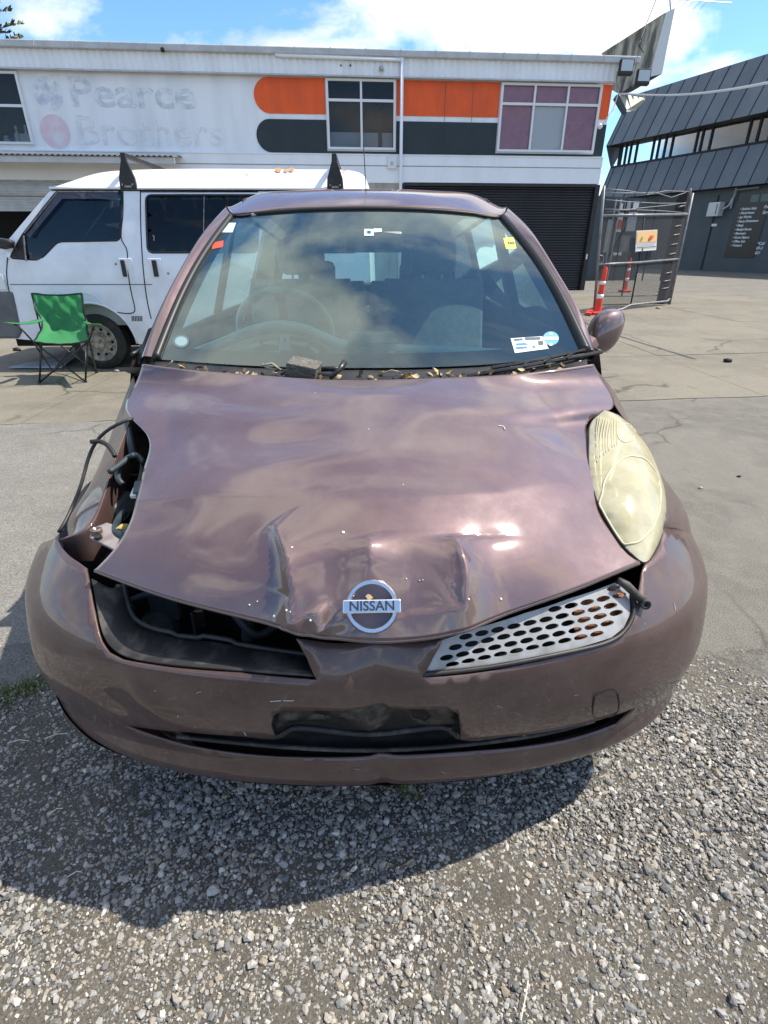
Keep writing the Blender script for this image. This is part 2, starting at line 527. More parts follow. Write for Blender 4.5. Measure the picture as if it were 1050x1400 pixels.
def pebbles(n, xr, yr, rmin, rmax, seed, zbase, sparse=0.0, beyond=0.0, base=ico):
    r = np.random.default_rng(seed)
    x = r.uniform(xr[0], xr[1], n); y = r.uniform(yr[0], yr[1], n)
    lim = np.interp(x, gl_arr[:, 0], gl_arr[:, 1]) + beyond
    m = fbm(x, y, 23) * 0.8 + 0.12 * np.sin(3.1 * x + 2 * y)
    keep = (y < lim) & (r.uniform(0, 1, n) < np.clip(0.98 + 1.0 * m - sparse, 0.14, 1))
    x, y, m = x[keep], y[keep], m[keep]
    k = len(x)
    s = rmin * np.exp(np.abs(r.normal(0, 0.55, k))); s = np.minimum(s, rmax)
    s *= np.clip(0.85 + 0.22 * m, 0.6, 1.25)
    V0, F0 = base(); nv_ = len(V0)
    var = np.stack([V0 * (1 + r.uniform(-0.30, 0.28, (nv_, 1))) + r.uniform(-0.12, 0.12, (nv_, 3)) for _ in range(32)])
    V = var[r.integers(0, 32, k)]
    sc = np.stack([r.uniform(0.85, 1.3, k), r.uniform(0.7, 1.0, k), r.uniform(0.45, 0.8, k)], 1) * s[:, None]
    V = V * sc[:, None, :]
    th = r.uniform(0, 6.28, k); ti = r.normal(0, 0.28, k)
    c, si = np.cos(ti)[:, None], np.sin(ti)[:, None]
    X, Y, Z = V[..., 0], V[..., 1] * c - V[..., 2] * si, V[..., 1] * si + V[..., 2] * c
    c, si = np.cos(th)[:, None], np.sin(th)[:, None]
    X, Y = X * c - Y * si, X * si + Y * c
    z0 = zbase + sc[:, 2] * r.uniform(0.15, 0.75, k) + np.clip(0.004 * m, 0, 0.01)
    V = np.stack([X + x[:, None], Y + y[:, None], Z + z0[:, None]], -1).reshape(-1, 3)
    Fc = (F0[None] + (np.arange(k) * nv_)[:, None, None]).reshape(-1, 3)
    return V, Fc
def fast_mesh(name, V, Fc, m, parent=None, smooth=True):
    me = bpy.data.meshes.new(name)
    me.vertices.add(len(V)); me.vertices.foreach_set('co', np.asarray(V, np.float32).ravel())
    nf = len(Fc); w = Fc.shape[1]
    me.loops.add(nf * w); me.loops.foreach_set('vertex_index', np.asarray(Fc, np.int32).ravel())
    me.polygons.add(nf)
    me.polygons.foreach_set('loop_start', np.arange(0, nf * w, w, dtype=np.int32))
    me.polygons.foreach_set('use_smooth', np.full(nf, smooth))
    me.update(calc_edges=True); me.validate()
    me.materials.append(m)
    return link(bpy.data.objects.new(name, me), parent)
def island_mat(name, stops, rough=0.8, bump=0.25, bscale=220):
    m = bpy.data.materials.new(name); m.use_nodes = True
    t = m.node_tree; N = t.nodes; L = t.links.new; b = N['Principled BSDF']
    b.inputs['Roughness'].default_value = rough; b.inputs['Specular IOR Level'].default_value = 0.35
    g = N.new('ShaderNodeNewGeometry'); r = N.new('ShaderNodeValToRGB')
    e = r.color_ramp.elements
    for i, (p, c) in enumerate(stops):
        x = e[i] if i < 2 else e.new(p)
        x.position = p; x.color = tuple(c) + (1,)
    L(g.outputs['Random Per Island'], r.inputs[0])
    tc = N.new('ShaderNodeTexCoord'); n = N.new('ShaderNodeTexNoise'); n.inputs['Scale'].default_value = bscale; n.inputs['Detail'].default_value = 4
    L(tc.outputs['Object'], n.inputs['Vector'])
    mx = N.new('ShaderNodeMix'); mx.data_type = 'RGBA'; mx.blend_type = 'MULTIPLY'; mx.inputs['Factor'].default_value = 0.45
    rr = N.new('ShaderNodeMapRange'); rr.inputs['From Min'].default_value = 0.3; rr.inputs['From Max'].default_value = 0.65; rr.inputs['To Min'].default_value = 0.45
    L(n.outputs['Fac'], rr.inputs['Value'])
    L(r.outputs['Color'], mx.inputs[6]); L(rr.outputs[0], mx.inputs[7]); L(mx.outputs[2], b.inputs['Base Color'])
    bp = N.new('ShaderNodeBump'); bp.inputs['Strength'].default_value = bump; bp.inputs['Distance'].default_value = 0.003
    L(n.outputs['Fac'], bp.inputs['Height']); L(bp.outputs[0], b.inputs['Normal'])
    return m
M_pebble = island_mat('river_pebble', [(0.0, (0.10, 0.10, 0.097)), (1.0, (0.58, 0.555, 0.50)), (0.25, (0.21, 0.205, 0.19)), (0.62, (0.35, 0.335, 0.305)), (0.84, (0.28, 0.235, 0.175))])
Va, Fa = pebbles(76000, (-1.55, 1.55), (0.05, 1.75), 0.0029, 0.0110, 11, 0.010)
Vd, Fd = pebbles(90000, (-1.5, 1.5), (0.1, 1.7), 0.0018, 0.0042, 14, 0.010, -0.25, 0.02, octa)
Vb, Fb = pebbles(14000, (-3.2, 3.2), (-0.6, 1.75), 0.004, 0.011, 12, 0.010)
Vc, Fc_ = pebbles(2600, (-2.6, 2.6), (0.9, 2.1), 0.004, 0.010, 13, 0.008, 0.55, 0.35)
V = np.vstack([Va, Vb, Vc, Vd]); Fx = np.vstack([Fa, Fb + len(Va), Fc_ + len(Va) + len(Vb), Fd + len(Va) + len(Vb) + len(Vc)])
gravel = fast_mesh('gravel', V, Fx, M_pebble, None, False)
tag(gravel, 'loose grey rounded gravel spread over the dirt in front of the car', 'gravel', kind='stuff')

# moss and small grass tufts along the broken edge
M_grass = mat('edge_grass', (0.07, 0.11, 0.02), 0.7, col2=(0.12, 0.13, 0.03), nscale=60)
gv, gf = [], []
for _ in range(420):
    cl = random.choice([(22, 950), (40, 938), (5, 962), (62, 936), (12, 946), (548, 1078), (560, 1090), (40, 948)])
    p = pz(cl[0] + random.gauss(0, 9), cl[1] + random.gauss(0, 5), 0.010)
    h = random.uniform(0.008, 0.026); a = random.uniform(0, 6.28); l = random.uniform(0.2, 1.0) * h; w = 0.0016
    k = len(gv)
    q = Vector((math.cos(a), math.sin(a), 0)); s = Vector((-q.y, q.x, 0)) * w
    gv += [p - s, p + s, p + q * l * 0.5 + s * 0.7 + Vector((0, 0, h * 0.7)), p + q * l * 0.5 - s * 0.7 + Vector((0, 0, h * 0.7)), p + q * l + Vector((0, 0, h))]
    gf += [(k, k+1, k+2, k+3), (k+3, k+2, k+4)]
tag(mesh_obj('weed_tufts', gv, gf, M_grass), 'small green weeds along the broken edge of the gravel', 'weeds', kind='stuff')

# a few bits one can pick out on the gravel
M_straw = mat('dry_straw', (0.55, 0.52, 0.42), 0.8)
for (u0, v0, u1, v1, lab) in ((60, 1010, 92, 1003, 'pale dry straw on the shaded gravel near the left bumper corner'), (66, 1113, 86, 1105, 'short pale straw on the shaded gravel at the left edge'),
                              (92, 1199, 112, 1192, 'short straw near the shadow edge at lower left'), (712, 1395, 722, 1340, 'long dry stalk on the gravel at the bottom right of centre'), (10, 1016, 40, 1013, 'thin straw on bare dirt at the left edge')):
    a, b_ = pz(u0, v0, 0.022), pz(u1, v1, 0.026); m_ = (a + b_) / 2 + Vector((0.003, 0.004, 0.004))
    mb = MB(); mb.tube([a, m_, b_], 0.0011, 5); tag(mb.build('straw', M_straw), lab, 'straw')
M_bigst = mat('pale_stone', (0.42, 0.40, 0.36), 0.85, col2=(0.30, 0.285, 0.255), nscale=60, bump=0.4, bscale=160)
for (u, v, r, lab) in ((291, 1218, 0.017, 'largest pale angular stone at the edge of the car shadow'), (340, 1280, 0.015, 'pale chunky stone in the sunlit gravel left of centre'), (142, 1107, 0.012, 'pale oval stone in the shade of the bumper'),
                       (345, 1318, 0.012, 'rounded pale stone below the chunky one'), (1008, 1365, 0.013, 'long pale stone at the lower right corner'), (42, 1157, 0.010, 'small bluish white scrap in the shade at left'), (845, 1025, 0.010, 'pinkish white pebble right of the bumper')):
    V0, F0 = ico(); P_ = V0 * np.array([1.25, 0.9, 0.7]) * r * 0.75 * (1 + RNG.uniform(-0.2, 0.2, (12, 1))) + np.array(pz(u, v, 0.014 + r * 0.25))
    tag(mesh_obj('pale_stone', P_, F0, M_bigst), lab, 'stone')
# ------------------------------------------------------------------ car materials
BS = 0.88
def paint_mat(name, base, base2, metal=0.30, rough=0.50, coat=0.9, dust=0.18, chips=True, cior=1.8):
    m = bpy.data.materials.new(name); m.use_nodes = True
    t = m.node_tree; N = t.nodes; L = t.links.new; b = N['Principled BSDF']
    tc = N.new('ShaderNodeTexCoord'); v = tc.outputs['Object']
    def noise(sc, det=5.0, ro=0.6):
        n = N.new('ShaderNodeTexNoise'); n.inputs['Scale'].default_value = sc; n.inputs['Detail'].default_value = det
        n.inputs['Roughness'].default_value = ro; L(v, n.inputs['Vector']); return n.outputs['Fac']
    def rng(s, lo, hi, a=0.0, z=1.0):
        r = N.new('ShaderNodeMapRange'); r.inputs['From Min'].default_value = lo; r.inputs['From Max'].default_value = hi
        r.inputs['To Min'].default_value = a; r.inputs['To Max'].default_value = z
        L(s, r.inputs['Value']); return r.outputs[0]
    def mix(f, a, bb):
        x = N.new('ShaderNodeMix'); x.data_type = 'RGBA'; L(f, x.inputs['Factor'])
        for i, s in ((6, a), (7, bb)):
            if isinstance(s, tuple): x.inputs[i].default_value = s + (1,)
            else: L(s, x.inputs[i])
        return x.outputs[2]
    c = mix(rng(noise(3.0), 0.35, 0.65), base, base2)
    d = rng(noise(9.0, 8, 0.7), 0.42, 0.75, 0.0, dust)
    c = mix(d, c, (0.30, 0.26, 0.22))
    if chips:
        vo = N.new('ShaderNodeTexVoronoi'); vo.inputs['Scale'].default_value = 30.0
        vo.inputs['Randomness'].default_value = 1.0
        L(v, vo.inputs['Vector'])
        sp = N.new('ShaderNodeSeparateColor'); L(vo.outputs['Color'], sp.inputs[0])
        sel = N.new('ShaderNodeMath'); sel.operation = 'GREATER_THAN'; sel.inputs[1].default_value = 0.90; L(sp.outputs[0], sel.inputs[0])
        near = rng(vo.outputs['Distance'], 0.03, 0.055, 1.0, 0.0)
        mu = N.new('ShaderNodeMath'); mu.operation = 'MULTIPLY'; L(sel.outputs[0], mu.inputs[0]); L(near, mu.inputs[1])
        c = mix(mu.outputs[0], c, (0.62, 0.60, 0.58))
    L(c, b.inputs['Base Color'])
    b.inputs['Metallic'].default_value = metal; b.inputs['Specular IOR Level'].default_value = 0.2
    L(rng(noise(16, 6), 0.3, 0.7, rough - 0.05, rough + 0.09), b.inputs['Roughness'])
    b.inputs['Coat Weight'].default_value = coat; b.inputs['Coat IOR'].default_value = cior
    L(rng(noise(5, 6), 0.35, 0.65, 0.04, 0.09), b.inputs['Coat Roughness'])
    bp = N.new('ShaderNodeBump'); bp.inputs['Strength'].default_value = 0.02; bp.inputs['Distance'].default_value = 0.01
    L(noise(70, 3), bp.inputs['Height']); L(bp.outputs[0], b.inputs['Normal'])
    return m
M_paint = paint_mat('mauve_car_paint', (0.104, 0.060, 0.058), (0.132, 0.082, 0.076), dust=0.14)
M_paint2 = paint_mat('mauve_bumper_paint', (0.078, 0.046, 0.042), (0.104, 0.066, 0.058), metal=0.35, rough=0.46, coat=0.6, dust=0.15, cior=1.6)
M_black = mat('black_plastic', (0.012, 0.012, 0.013), 0.5, col2=(0.03, 0.028, 0.026), nscale=14)
M_dusty = mat('dusty_black_plastic', (0.018, 0.017, 0.017), 0.6, col2=(0.13, 0.115, 0.10), nscale=13, lo=0.48, hi=0.72)
M_void = mat('engine_bay_black', (0.006, 0.006, 0.007), 0.7, col2=(0.02, 0.02, 0.022), nscale=20)
M_hose = mat('rubber_hose', (0.05, 0.07, 0.076), 0.35, col2=(0.10, 0.13, 0.14), nscale=18)  # rubber colour lightened to make up for the sunless grille opening
M_hose2 = mat('dark_bay_hose', (0.016, 0.024, 0.027), 0.4, col2=(0.035, 0.05, 0.055), nscale=18)
M_seal = mat('rubber_seal', (0.008, 0.008, 0.009), 0.45)
M_steel = mat('dull_steel', (0.35, 0.33, 0.32), 0.4, 0.9, col2=(0.2, 0.14, 0.1), nscale=30)
M_chrome = mat('chrome', (0.86, 0.84, 0.81), 0.24, 1.0)
M_silver = mat('silver_grille_plastic', (0.36, 0.355, 0.34), 0.45, 0.3, col2=(0.20, 0.19, 0.17), nscale=22, lo=0.45, hi=0.8)
M_amber = mat('amber_indicator', (0.20, 0.065, 0.014), 0.4, coat=0.3, bump=0.3, bscale=300)
M_tyre = mat('tyre_rubber', (0.014, 0.014, 0.014), 0.75, col2=(0.035, 0.032, 0.028), nscale=12)
M_alloy = mat('alloy_rim', (0.45, 0.45, 0.45), 0.4, 0.7)
M_intd = mat('dark_interior_plastic', (0.07, 0.08, 0.083), 0.65, col2=(0.10, 0.115, 0.115), nscale=6)
M_dash = mat('grey_dash_plastic', (0.24, 0.27, 0.25), 0.7, col2=(0.32, 0.35, 0.32), nscale=5)
M_dashl = mat('pale_sunlit_trim', (0.88, 0.90, 0.82), 0.55)  # near-white colour stands in for sun on the dash top edge
M_fabric = mat('grey_seat_fabric', (0.16, 0.18, 0.185), 0.9, col2=(0.22, 0.24, 0.245), nscale=30, bump=0.3, bscale=300)
M_head = mat('pale_headlining', (0.33, 0.33, 0.30), 0.9)
M_green = mat('circuit_green', (0.01, 0.09, 0.05), 0.4)
M_white = mat('white_plastic', (0.72, 0.73, 0.70), 0.5)
M_lblue = mat('pale_blue_sticker', (0.55, 0.74, 0.78), 0.5)
M_bluest = mat('blue_sticker', (0.03, 0.16, 0.36), 0.5)
M_yellst = mat('yellow_sticker', (0.78, 0.72, 0.10), 0.5)
M_redst = mat('red_sticker', (0.60, 0.08, 0.04), 0.5)
M_ink = mat('dark_ink', (0.02, 0.025, 0.03), 0.6)
M_leaf = island_mat('dry_leaf', [(0.0, (0.10, 0.06, 0.03)), (1.0, (0.55, 0.47, 0.33)), (0.35, (0.22, 0.14, 0.07)), (0.6, (0.38, 0.28, 0.15)), (0.8, (0.48, 0.36, 0.10))], 0.8, 0.1)
_n = M_leaf.node_tree.nodes; _oi = _n.new('ShaderNodeObjectInfo')
M_leaf.node_tree.links.new(_oi.outputs['Random'], [x for x in _n if x.type == 'VALTORGB'][0].inputs[0])

def glass_mat(name, tint, dirt=0.05, ior=1.5, dirt_col=(0.5, 0.52, 0.48), refl=(1, 1, 1)):
    """tinted pane: clear through, mirror reflection by Fresnel, thin film of dust"""
    m = bpy.data.materials.new(name); m.use_nodes = True
    t = m.node_tree; N = t.nodes; L = t.links.new; N.clear()
    out = N.new('ShaderNodeOutputMaterial')
    tr = N.new('ShaderNodeBsdfTransparent'); tr.inputs[0].default_value = tuple(tint) + (1,)
    gl = N.new('ShaderNodeBsdfGlossy'); gl.inputs['Roughness'].default_value = 0.015
    gl.inputs[0].default_value = tuple(refl) + (1,)
    fr = N.new('ShaderNodeFresnel'); fr.inputs['IOR'].default_value = ior
    mx = N.new('ShaderNodeMixShader'); L(fr.outputs[0], mx.inputs[0]); L(tr.outputs[0], mx.inputs[1]); L(gl.outputs[0], mx.inputs[2])
    df = N.new('ShaderNodeBsdfDiffuse'); df.inputs[0].default_value = tuple(dirt_col) + (1,)
    tc = N.new('ShaderNodeTexCoord'); n = N.new('ShaderNodeTexNoise'); n.inputs['Scale'].default_value = 5.0; n.inputs['Detail'].default_value = 9
    n.inputs['Roughness'].default_value = 0.7
    L(tc.outputs['Object'], n.inputs['Vector'])
    r = N.new('ShaderNodeMapRange'); r.inputs['From Min'].default_value = 0.3; r.inputs['From Max'].default_value = 0.75
    r.inputs['To Min'].default_value = dirt * 0.5; r.inputs['To Max'].default_value = dirt * 1.6
    L(n.outputs['Fac'], r.inputs['Value'])
    m2 = N.new('ShaderNodeMixShader'); L(r.outputs[0], m2.inputs[0]); L(mx.outputs[0], m2.inputs[1]); L(df.outputs[0], m2.inputs[2])
    L(m2.outputs[0], out.inputs[0])
    return m
M_wscreen = glass_mat('dusty_windscreen_glass', (0.66, 0.94, 0.88), 0.018, 2.3, (0.40, 0.56, 0.50), (0.86, 1.0, 0.95))
M_cglass = glass_mat('car_window_glass', (0.72, 0.82, 0.80), 0.04, 1.5)
M_vglass = glass_mat('van_sky_tinted_glass', (0.03, 0.09, 0.14), 0.005, 1.38)  # dark tint, its blue put in for reflected sky

def lens_mat():
    m = bpy.data.materials.new('yellowed_headlight_lens'); m.use_nodes = True
    t = m.node_tree; N = t.nodes; L = t.links.new; N.clear()
    out = N.new('ShaderNodeOutputMaterial')
    tc = N.new('ShaderNodeTexCoord'); n = N.new('ShaderNodeTexNoise'); n.inputs['Scale'].default_value = 14; n.inputs['Detail'].default_value = 8
    n.inputs['Roughness'].default_value = 0.7
    L(tc.outputs['Object'], n.inputs['Vector'])
    r = N.new('ShaderNodeValToRGB'); r.color_ramp.elements[0].position = 0.3; r.color_ramp.elements[0].color = (0.56, 0.50, 0.30, 1)
    r.color_ramp.elements[1].position = 0.7; r.color_ramp.elements[1].color = (0.70, 0.66, 0.47, 1)
    L(n.outputs['Fac'], r.inputs[0])
    df = N.new('ShaderNodeBsdfDiffuse'); L(r.outputs[0], df.inputs[0])
    tl = N.new('ShaderNodeBsdfTranslucent'); tl.inputs[0].default_value = (0.7, 0.62, 0.35, 1)
    hz = N.new('ShaderNodeMixShader'); hz.inputs[0].default_value = 0.35; L(df.outputs[0], hz.inputs[1]); L(tl.outputs[0], hz.inputs[2])
    tr = N.new('ShaderNodeBsdfTransparent'); tr.inputs[0].default_value = (0.95, 0.88, 0.60, 1)
    mp = N.new('ShaderNodeMapRange'); mp.inputs['From Min'].default_value = 0.3; mp.inputs['From Max'].default_value = 0.7
    mp.inputs['To Min'].default_value = 0.84; mp.inputs['To Max'].default_value = 0.96
    L(n.outputs['Fac'], mp.inputs['Value'])
    m1 = N.new('ShaderNodeMixShader'); L(mp.outputs[0], m1.inputs[0]); L(tr.outputs[0], m1.inputs[1]); L(hz.outputs[0], m1.inputs[2])
    gl = N.new('ShaderNodeBsdfGlossy'); gl.inputs['Roughness'].default_value = 0.10
    fr = N.new('ShaderNodeFresnel'); fr.inputs['IOR'].default_value = 1.6
    m2 = N.new('ShaderNodeMixShader'); L(fr.outputs[0], m2.inputs[0]); L(m1.outputs[0], m2.inputs[1]); L(gl.outputs[0], m2.inputs[2])
    L(m2.outputs[0], out.inputs[0])
    return m
M_lens = lens_mat()

car = thing('dented_car', 'mauve brown hatchback with crumpled bonnet, one headlight missing and a cracked grille', 'car', (0, 2.4, 0))

# ------------------------------------------------------------------ bumper surface: perimeter angle and height
zk = np.array([0.14, 0.17, 0.20, 0.23, 0.26, 0.30, 0.34, 0.39, 0.43, 0.48, 0.54, 0.575, 0.60, 0.62, 0.66, 0.70, 0.75])
yk = np.array([0.88, 0.825, 0.778, 0.753, 0.745, 0.751, 0.743, 0.722, 0.708, 0.699, 0.695, 0.695, 0.703, 0.716, 0.742, 0.772, 0.815])
ak = np.array([0.60, 0.66, 0.705, 0.735, 0.758, 0.78, 0.793, 0.803, 0.808, 0.812, 0.818, 0.817, 0.812, 0.808, 0.795, 0.775, 0.74])
bk = np.array([0.27, 0.27, 0.27, 0.275, 0.28, 0.295, 0.31, 0.345, 0.375, 0.415, 0.465, 0.50, 0.53, 0.55, 0.595, 0.635, 0.66])
def bump_s(phi, z):
    phi = np.asarray(phi, float); z = np.asarray(z, float)
    k = np.stack([yk, ak, bk], 1)
    sh = z.shape
    q = spline(zk, k, np.clip(z.ravel(), zk[0], zk[-1]))
    y0, A, B = q[:, 0].reshape(sh), q[:, 1].reshape(sh), q[:, 2].reshape(sh)
    s, c = np.sin(phi), np.cos(phi)
    X = A * np.sign(s) * np.abs(s) ** 0.90
    Y = y0 + B * (1 - np.abs(c))
    return np.stack([X, Y, z + 0 * X], -1)
_gp, _gz = np.meshgrid(np.linspace(-1.42, 1.42, 341), np.linspace(0.25, 0.75, 161), indexing='ij')
_gpx = proj(bump_s(_gp, _gz)).reshape(-1, 2)
_gpz = np.stack([_gp.ravel(), _gz.ravel()], 1)
def to_b(u, v):
    """photo pixel -> (angle, height) on the bumper"""
    q = _gpz[np.argmin(((_gpx - (u, v)) ** 2).sum(1))].copy()
    for _ in range(6):
        p0 = proj(bump_s(q[0], q[1])); e = 1e-4
        J = np.stack([(proj(bump_s(q[0] + e, q[1])) - p0) / e, (proj(bump_s(q[0], q[1] + e)) - p0) / e], 1)
        try: d = np.linalg.solve(J, np.array([u, v]) - p0)
        except np.linalg.LinAlgError: break
        d = np.clip(d, -0.05, 0.05); q = q + d
    q[0] = np.clip(q[0], -1.5, 1.5); q[1] = np.clip(q[1], 0.14, 0.75)
    return q
SC = 0.68    # metres per radian, roughly, to keep triangles even
def b2(p): return (p[0] * SC, p[1])
def tob(pts): return [b2(to_b(u, v)) for u, v in pts]
def bumper_lift(pts2, off=0.0):
    phi, z = pts2[:, 0] / SC, pts2[:, 1]
    P = bump_s(phi, z)
    if off != 0:
        e = 1e-3
        n = np.cross(bump_s(phi + e, z) - P, bump_s(phi, z + e) - P)
        n /= np.linalg.norm(n, axis=1)[:, None] + 1e-12
        P = P + n * off
    return P
def bumper_dents(P):
    """kinks of the crash: a crease at the left corner, a split down the middle, a wavy lower edge"""
    x, y, z = P[:, 0], P[:, 1], P[:, 2]
    D = np.zeros(len(P))
    D += 0.010 * np.exp(-((x + 0.435) / 0.030) ** 2 - ((z - 0.49) / 0.045) ** 2)
    D -= 0.012 * np.exp(-((x + 0.50) / 0.06) ** 2 - ((z - 0.44) / 0.05) ** 2)
    D -= 0.012 * np.exp(-np.abs(x - 0.012 + 0.03 * (z - 0.5)) / 0.013) * np.clip((0.66 - z) / 0.1, 0, 1)
    D -= 0.016 * np.exp(-((x - 0.01) / 0.055) ** 2 - ((z - 0.60) / 0.07) ** 2)
    D += 0.006 * np.exp(-((x + 0.055) / 0.03) ** 2 - ((z - 0.58) / 0.07) ** 2)
    D += 0.0035 * np.sin(x * 9 + 1) * np.sin(z * 14)
    nrm = np.stack([x * 0.7, -np.ones(len(P)), np.zeros(len(P))], 1); nrm /= np.linalg.norm(nrm, axis=1)[:, None]
    return P + nrm * D[:, None]
top_px = [(78, 736), (84, 748), (95, 760), (108, 769), (119, 777), (124, 800), (131, 838), (140, 876), (150, 892), (168, 902), (230, 914), (330, 922), (434, 929),
          (420, 900), (405, 873), (450, 878), (505, 881), (560, 878), (606, 873), (592, 898), (577, 925), (640, 920), (720, 908), (800, 890), (842, 874), (860, 856), (868, 830), (876, 785),
          (880, 770), (893, 758), (902, 742), (905, 722)]
low_hole = [(170, 992), (260, 999), (377, 1006), (371, 992), (374, 978), (386, 971), (505, 967), (612, 967), (626, 974), (629, 992), (630, 1011), (735, 1000), (800, 986), (868, 966),
            (842, 988), (770, 1010), (650, 1027), (505, 1036), (380, 1033), (260, 1018)]
outer = [(-1.5 * SC, 0.15), (-1.5 * SC, 0.40), (-1.5 * SC, 0.590), b2(to_b(37, 741))] + tob(top_px) + [b2(to_b(950, 730)), (1.5 * SC, 0.630), (1.5 * SC, 0.40), (1.5 * SC, 0.15)]
p2d, tri = polymesh([outer, tob(low_hole)], 0.016, 0.011)
P = bumper_dents(bumper_lift(p2d))
bumper = mesh_obj('front_bumper', P, tri, M_paint2, car, True, solid=0.004, offset=0)

# lower intake: black recess with two ribs, and the number-plate bracket
rp, rt = polymesh([tob([(160, 985), (260, 990), (360, 1000), (362, 960), (640, 958), (640, 1000), (740, 990), (875, 955), (850, 1010), (770, 1035), (650, 1052), (505, 1062), (380, 1058), (255, 1040)])], 0.02)
mesh_obj('intake_recess', bumper_lift(rp, -0.045), rt, M_void, car, True)
for name, pl, off, r in (('intake_rib', [(205, 998), (300, 1006), (385, 1012), (392, 1006), (505, 1012), (618, 1006), (624, 1013), (720, 1006), (830, 985)], -0.012, 0.006),
                         ('intake_rib', [(240, 1012), (380, 1026), (505, 1031), (640, 1023), (760, 1005), (815, 990)], -0.008, 0.005)):
    c = bumper_lift(np.array(tob([tuple(p) for p in curve(pl, 40)])), off)
    mb = MB(); mb.tube(c, r, 6); mb.build(name, M_dusty, car, True)
brk = [(374, 975), (388, 970), (505, 967), (614, 967), (628, 975), (629, 1000), (600, 999), (570, 1001), (560, 989), (540, 986), (525, 1000), (505, 1003), (490, 1000), (470, 988), (452, 990), (445, 1000), (390, 999), (376, 1004)]
holes = [[(428, 980), (446, 977), (446, 990), (428, 990)], [(561, 979), (582, 978), (591, 986), (582, 995), (566, 992)]]
bp_, bt_ = polymesh([tob(brk)] + [tob(h) for h in holes], 0.012, 0.008)
BP = bumper_lift(bp_, -0.016)
BP[:, 1] += 0.006 * np.sin(BP[:, 0] * 40) - 0.012 * np.exp(-((BP[:, 0] - 0.0) / 0.03) ** 2)
mesh_obj('plate_bracket', BP, bt_, mat('scuffed_bracket', (0.012, 0.012, 0.012), .5, col2=(.10, .09, .08), nscale=26, lo=.5, hi=.72), car, True, solid=0.003)
# split down the middle of the lower bumper
# tow-eye cover
cov = bumper_lift(np.array(tob([tuple(p) for p in curve([(812, 950), (826, 944), (841, 944), (844, 952), (844, 968), (838, 976), (822, 979), (811, 979), (809, 970), (810, 960)], 48, True)])), 0.0035)
mb = MB(); mb.tube(cov, 0.0014, 5, True); mb.build('tow_eye_cover', M_seal, car)
# rubbed black underside along the lower edge
lp, lt = polymesh([[(-1.35 * SC, 0.16), (1.35 * SC, 0.16), (1.35 * SC, 0.20), (0.9 * SC, 0.212), (0, 0.205), (-0.8 * SC, 0.212), (-1.05 * SC, 0.27), (-1.35 * SC, 0.30)]], 0.02)
mesh_obj('bumper_skirt', bumper_lift(lp, 0.0045), lt, mat('scuffed_black_paint', (0.02, 0.018, 0.017), 0.7, col2=(0.16, 0.13, 0.10), nscale=9, lo=0.5, hi=0.75), car, True)
# white scratches
for pl in ([(370, 957), (385, 956)], [(388, 956), (402, 956)], [(920, 826), (921, 834)], [(334, 999), (337, 1003)], [(57, 880), (70, 897)]):
    c = bumper_lift(np.array(tob(pl)), 0.0035); mb = MB(); mb.tube(c, 0.0005, 4); mb.build('scratch', M_white, car)

rs = random.Random(21)
for _ in range(26):
    u, v = rs.choice([(rs.uniform(60, 330), rs.uniform(800, 985)), (rs.uniform(600, 930), rs.uniform(900, 980)), (rs.uniform(200, 800), rs.uniform(1038, 1058))])
    if 120 < u < 440 and v < 935 or 570 < u < 880 and v < 930: continue
    c = bumper_lift(np.array(tob([(u, v), (u + rs.uniform(-9, 9), v + rs.uniform(-4, 4))])), 0.0024); mb = MB(); mb.tube(c, rs.uniform(0.0003, 0.0007), 4)
    mb.build('scratch', rs.choice([M_black, M_dusty, mat('scuff_tan', (0.34, 0.28, 0.22), .8)]), car)

# ------------------------------------------------------------------ grille on the right: punched plate
gr_px = [(606, 875), (660, 857), (720, 838), (780, 818), (842, 796), (862, 804), (864, 838), (855, 858), (838, 872), (780, 889), (700, 905), (640, 914), (579, 921), (590, 900)]
ghol = []
r0 = [(628, 861), (650, 853.5), (672, 852), (694, 846), (717, 842.5), (739, 838), (760, 833), (780, 828), (800, 823)]
def oval(u, v, a=9.6, b=4.0, n=14, tilt=-0.20):
    o = []
    for k in range(n):
        t = 2 * math.pi * k / n
        x, y = a * math.cos(t), b * math.sin(t)
        o.append((u + x * math.cos(tilt) - y * math.sin(tilt), v + x * math.sin(tilt) + y * math.cos(tilt)))
    return o
g_poly = np.array(gr_px)
GH = []
row0 = np.array([628.0, 861.0]); du = np.array([22.1, -4.75]); dv = np.array([-2.6, 24.2])
for i in range(-1, 4):
    for j in range(-6, 16):
        for h in (0, 1):
            c = row0 + du * (j + 0.5 * h) + dv * (i + 0.5 * h) + (-6 * (0.3 * i), 0)
            o = np.array(oval(c[0], c[1]))
            big = np.array(oval(c[0], c[1], 11.0, 5.3))
            if inside(g_poly, big).all(): GH.append((c, o))
gp, gt = polymesh([tob(gr_px)] + [tob([tuple(p) for p in o]) for _, o in GH], 0.02, 0.0075)
grille = mesh_obj('grille_plate', bumper_lift(gp, -0.004), gt, M_silver, car, None, solid=0.006)
fr_c = bumper_lift(np.array(tob([tuple(p) for p in curve([(579, 922), (640, 916), (700, 907), (780, 891), (838, 875), (856, 860), (866, 838), (865, 812)], 60)])), 0.0)
mb = MB(); mb.tube(fr_c, 0.0045, 6); mb.build('grille_trim', M_black, car, True)
bk_p, bk_t = polymesh([tob([(600, 868), (860, 790), (872, 800), (870, 850), (850, 880), (700, 915), (572, 930)])], 0.03)
mesh_obj('grille_backing', bumper_lift(bk_p, -0.045), bk_t, M_void, car, True)
am_p, am_t = polymesh([tob([(797, 815), (850, 795), (866, 805), (866, 845), (850, 868), (800, 884), (792, 850)])], 0.015)
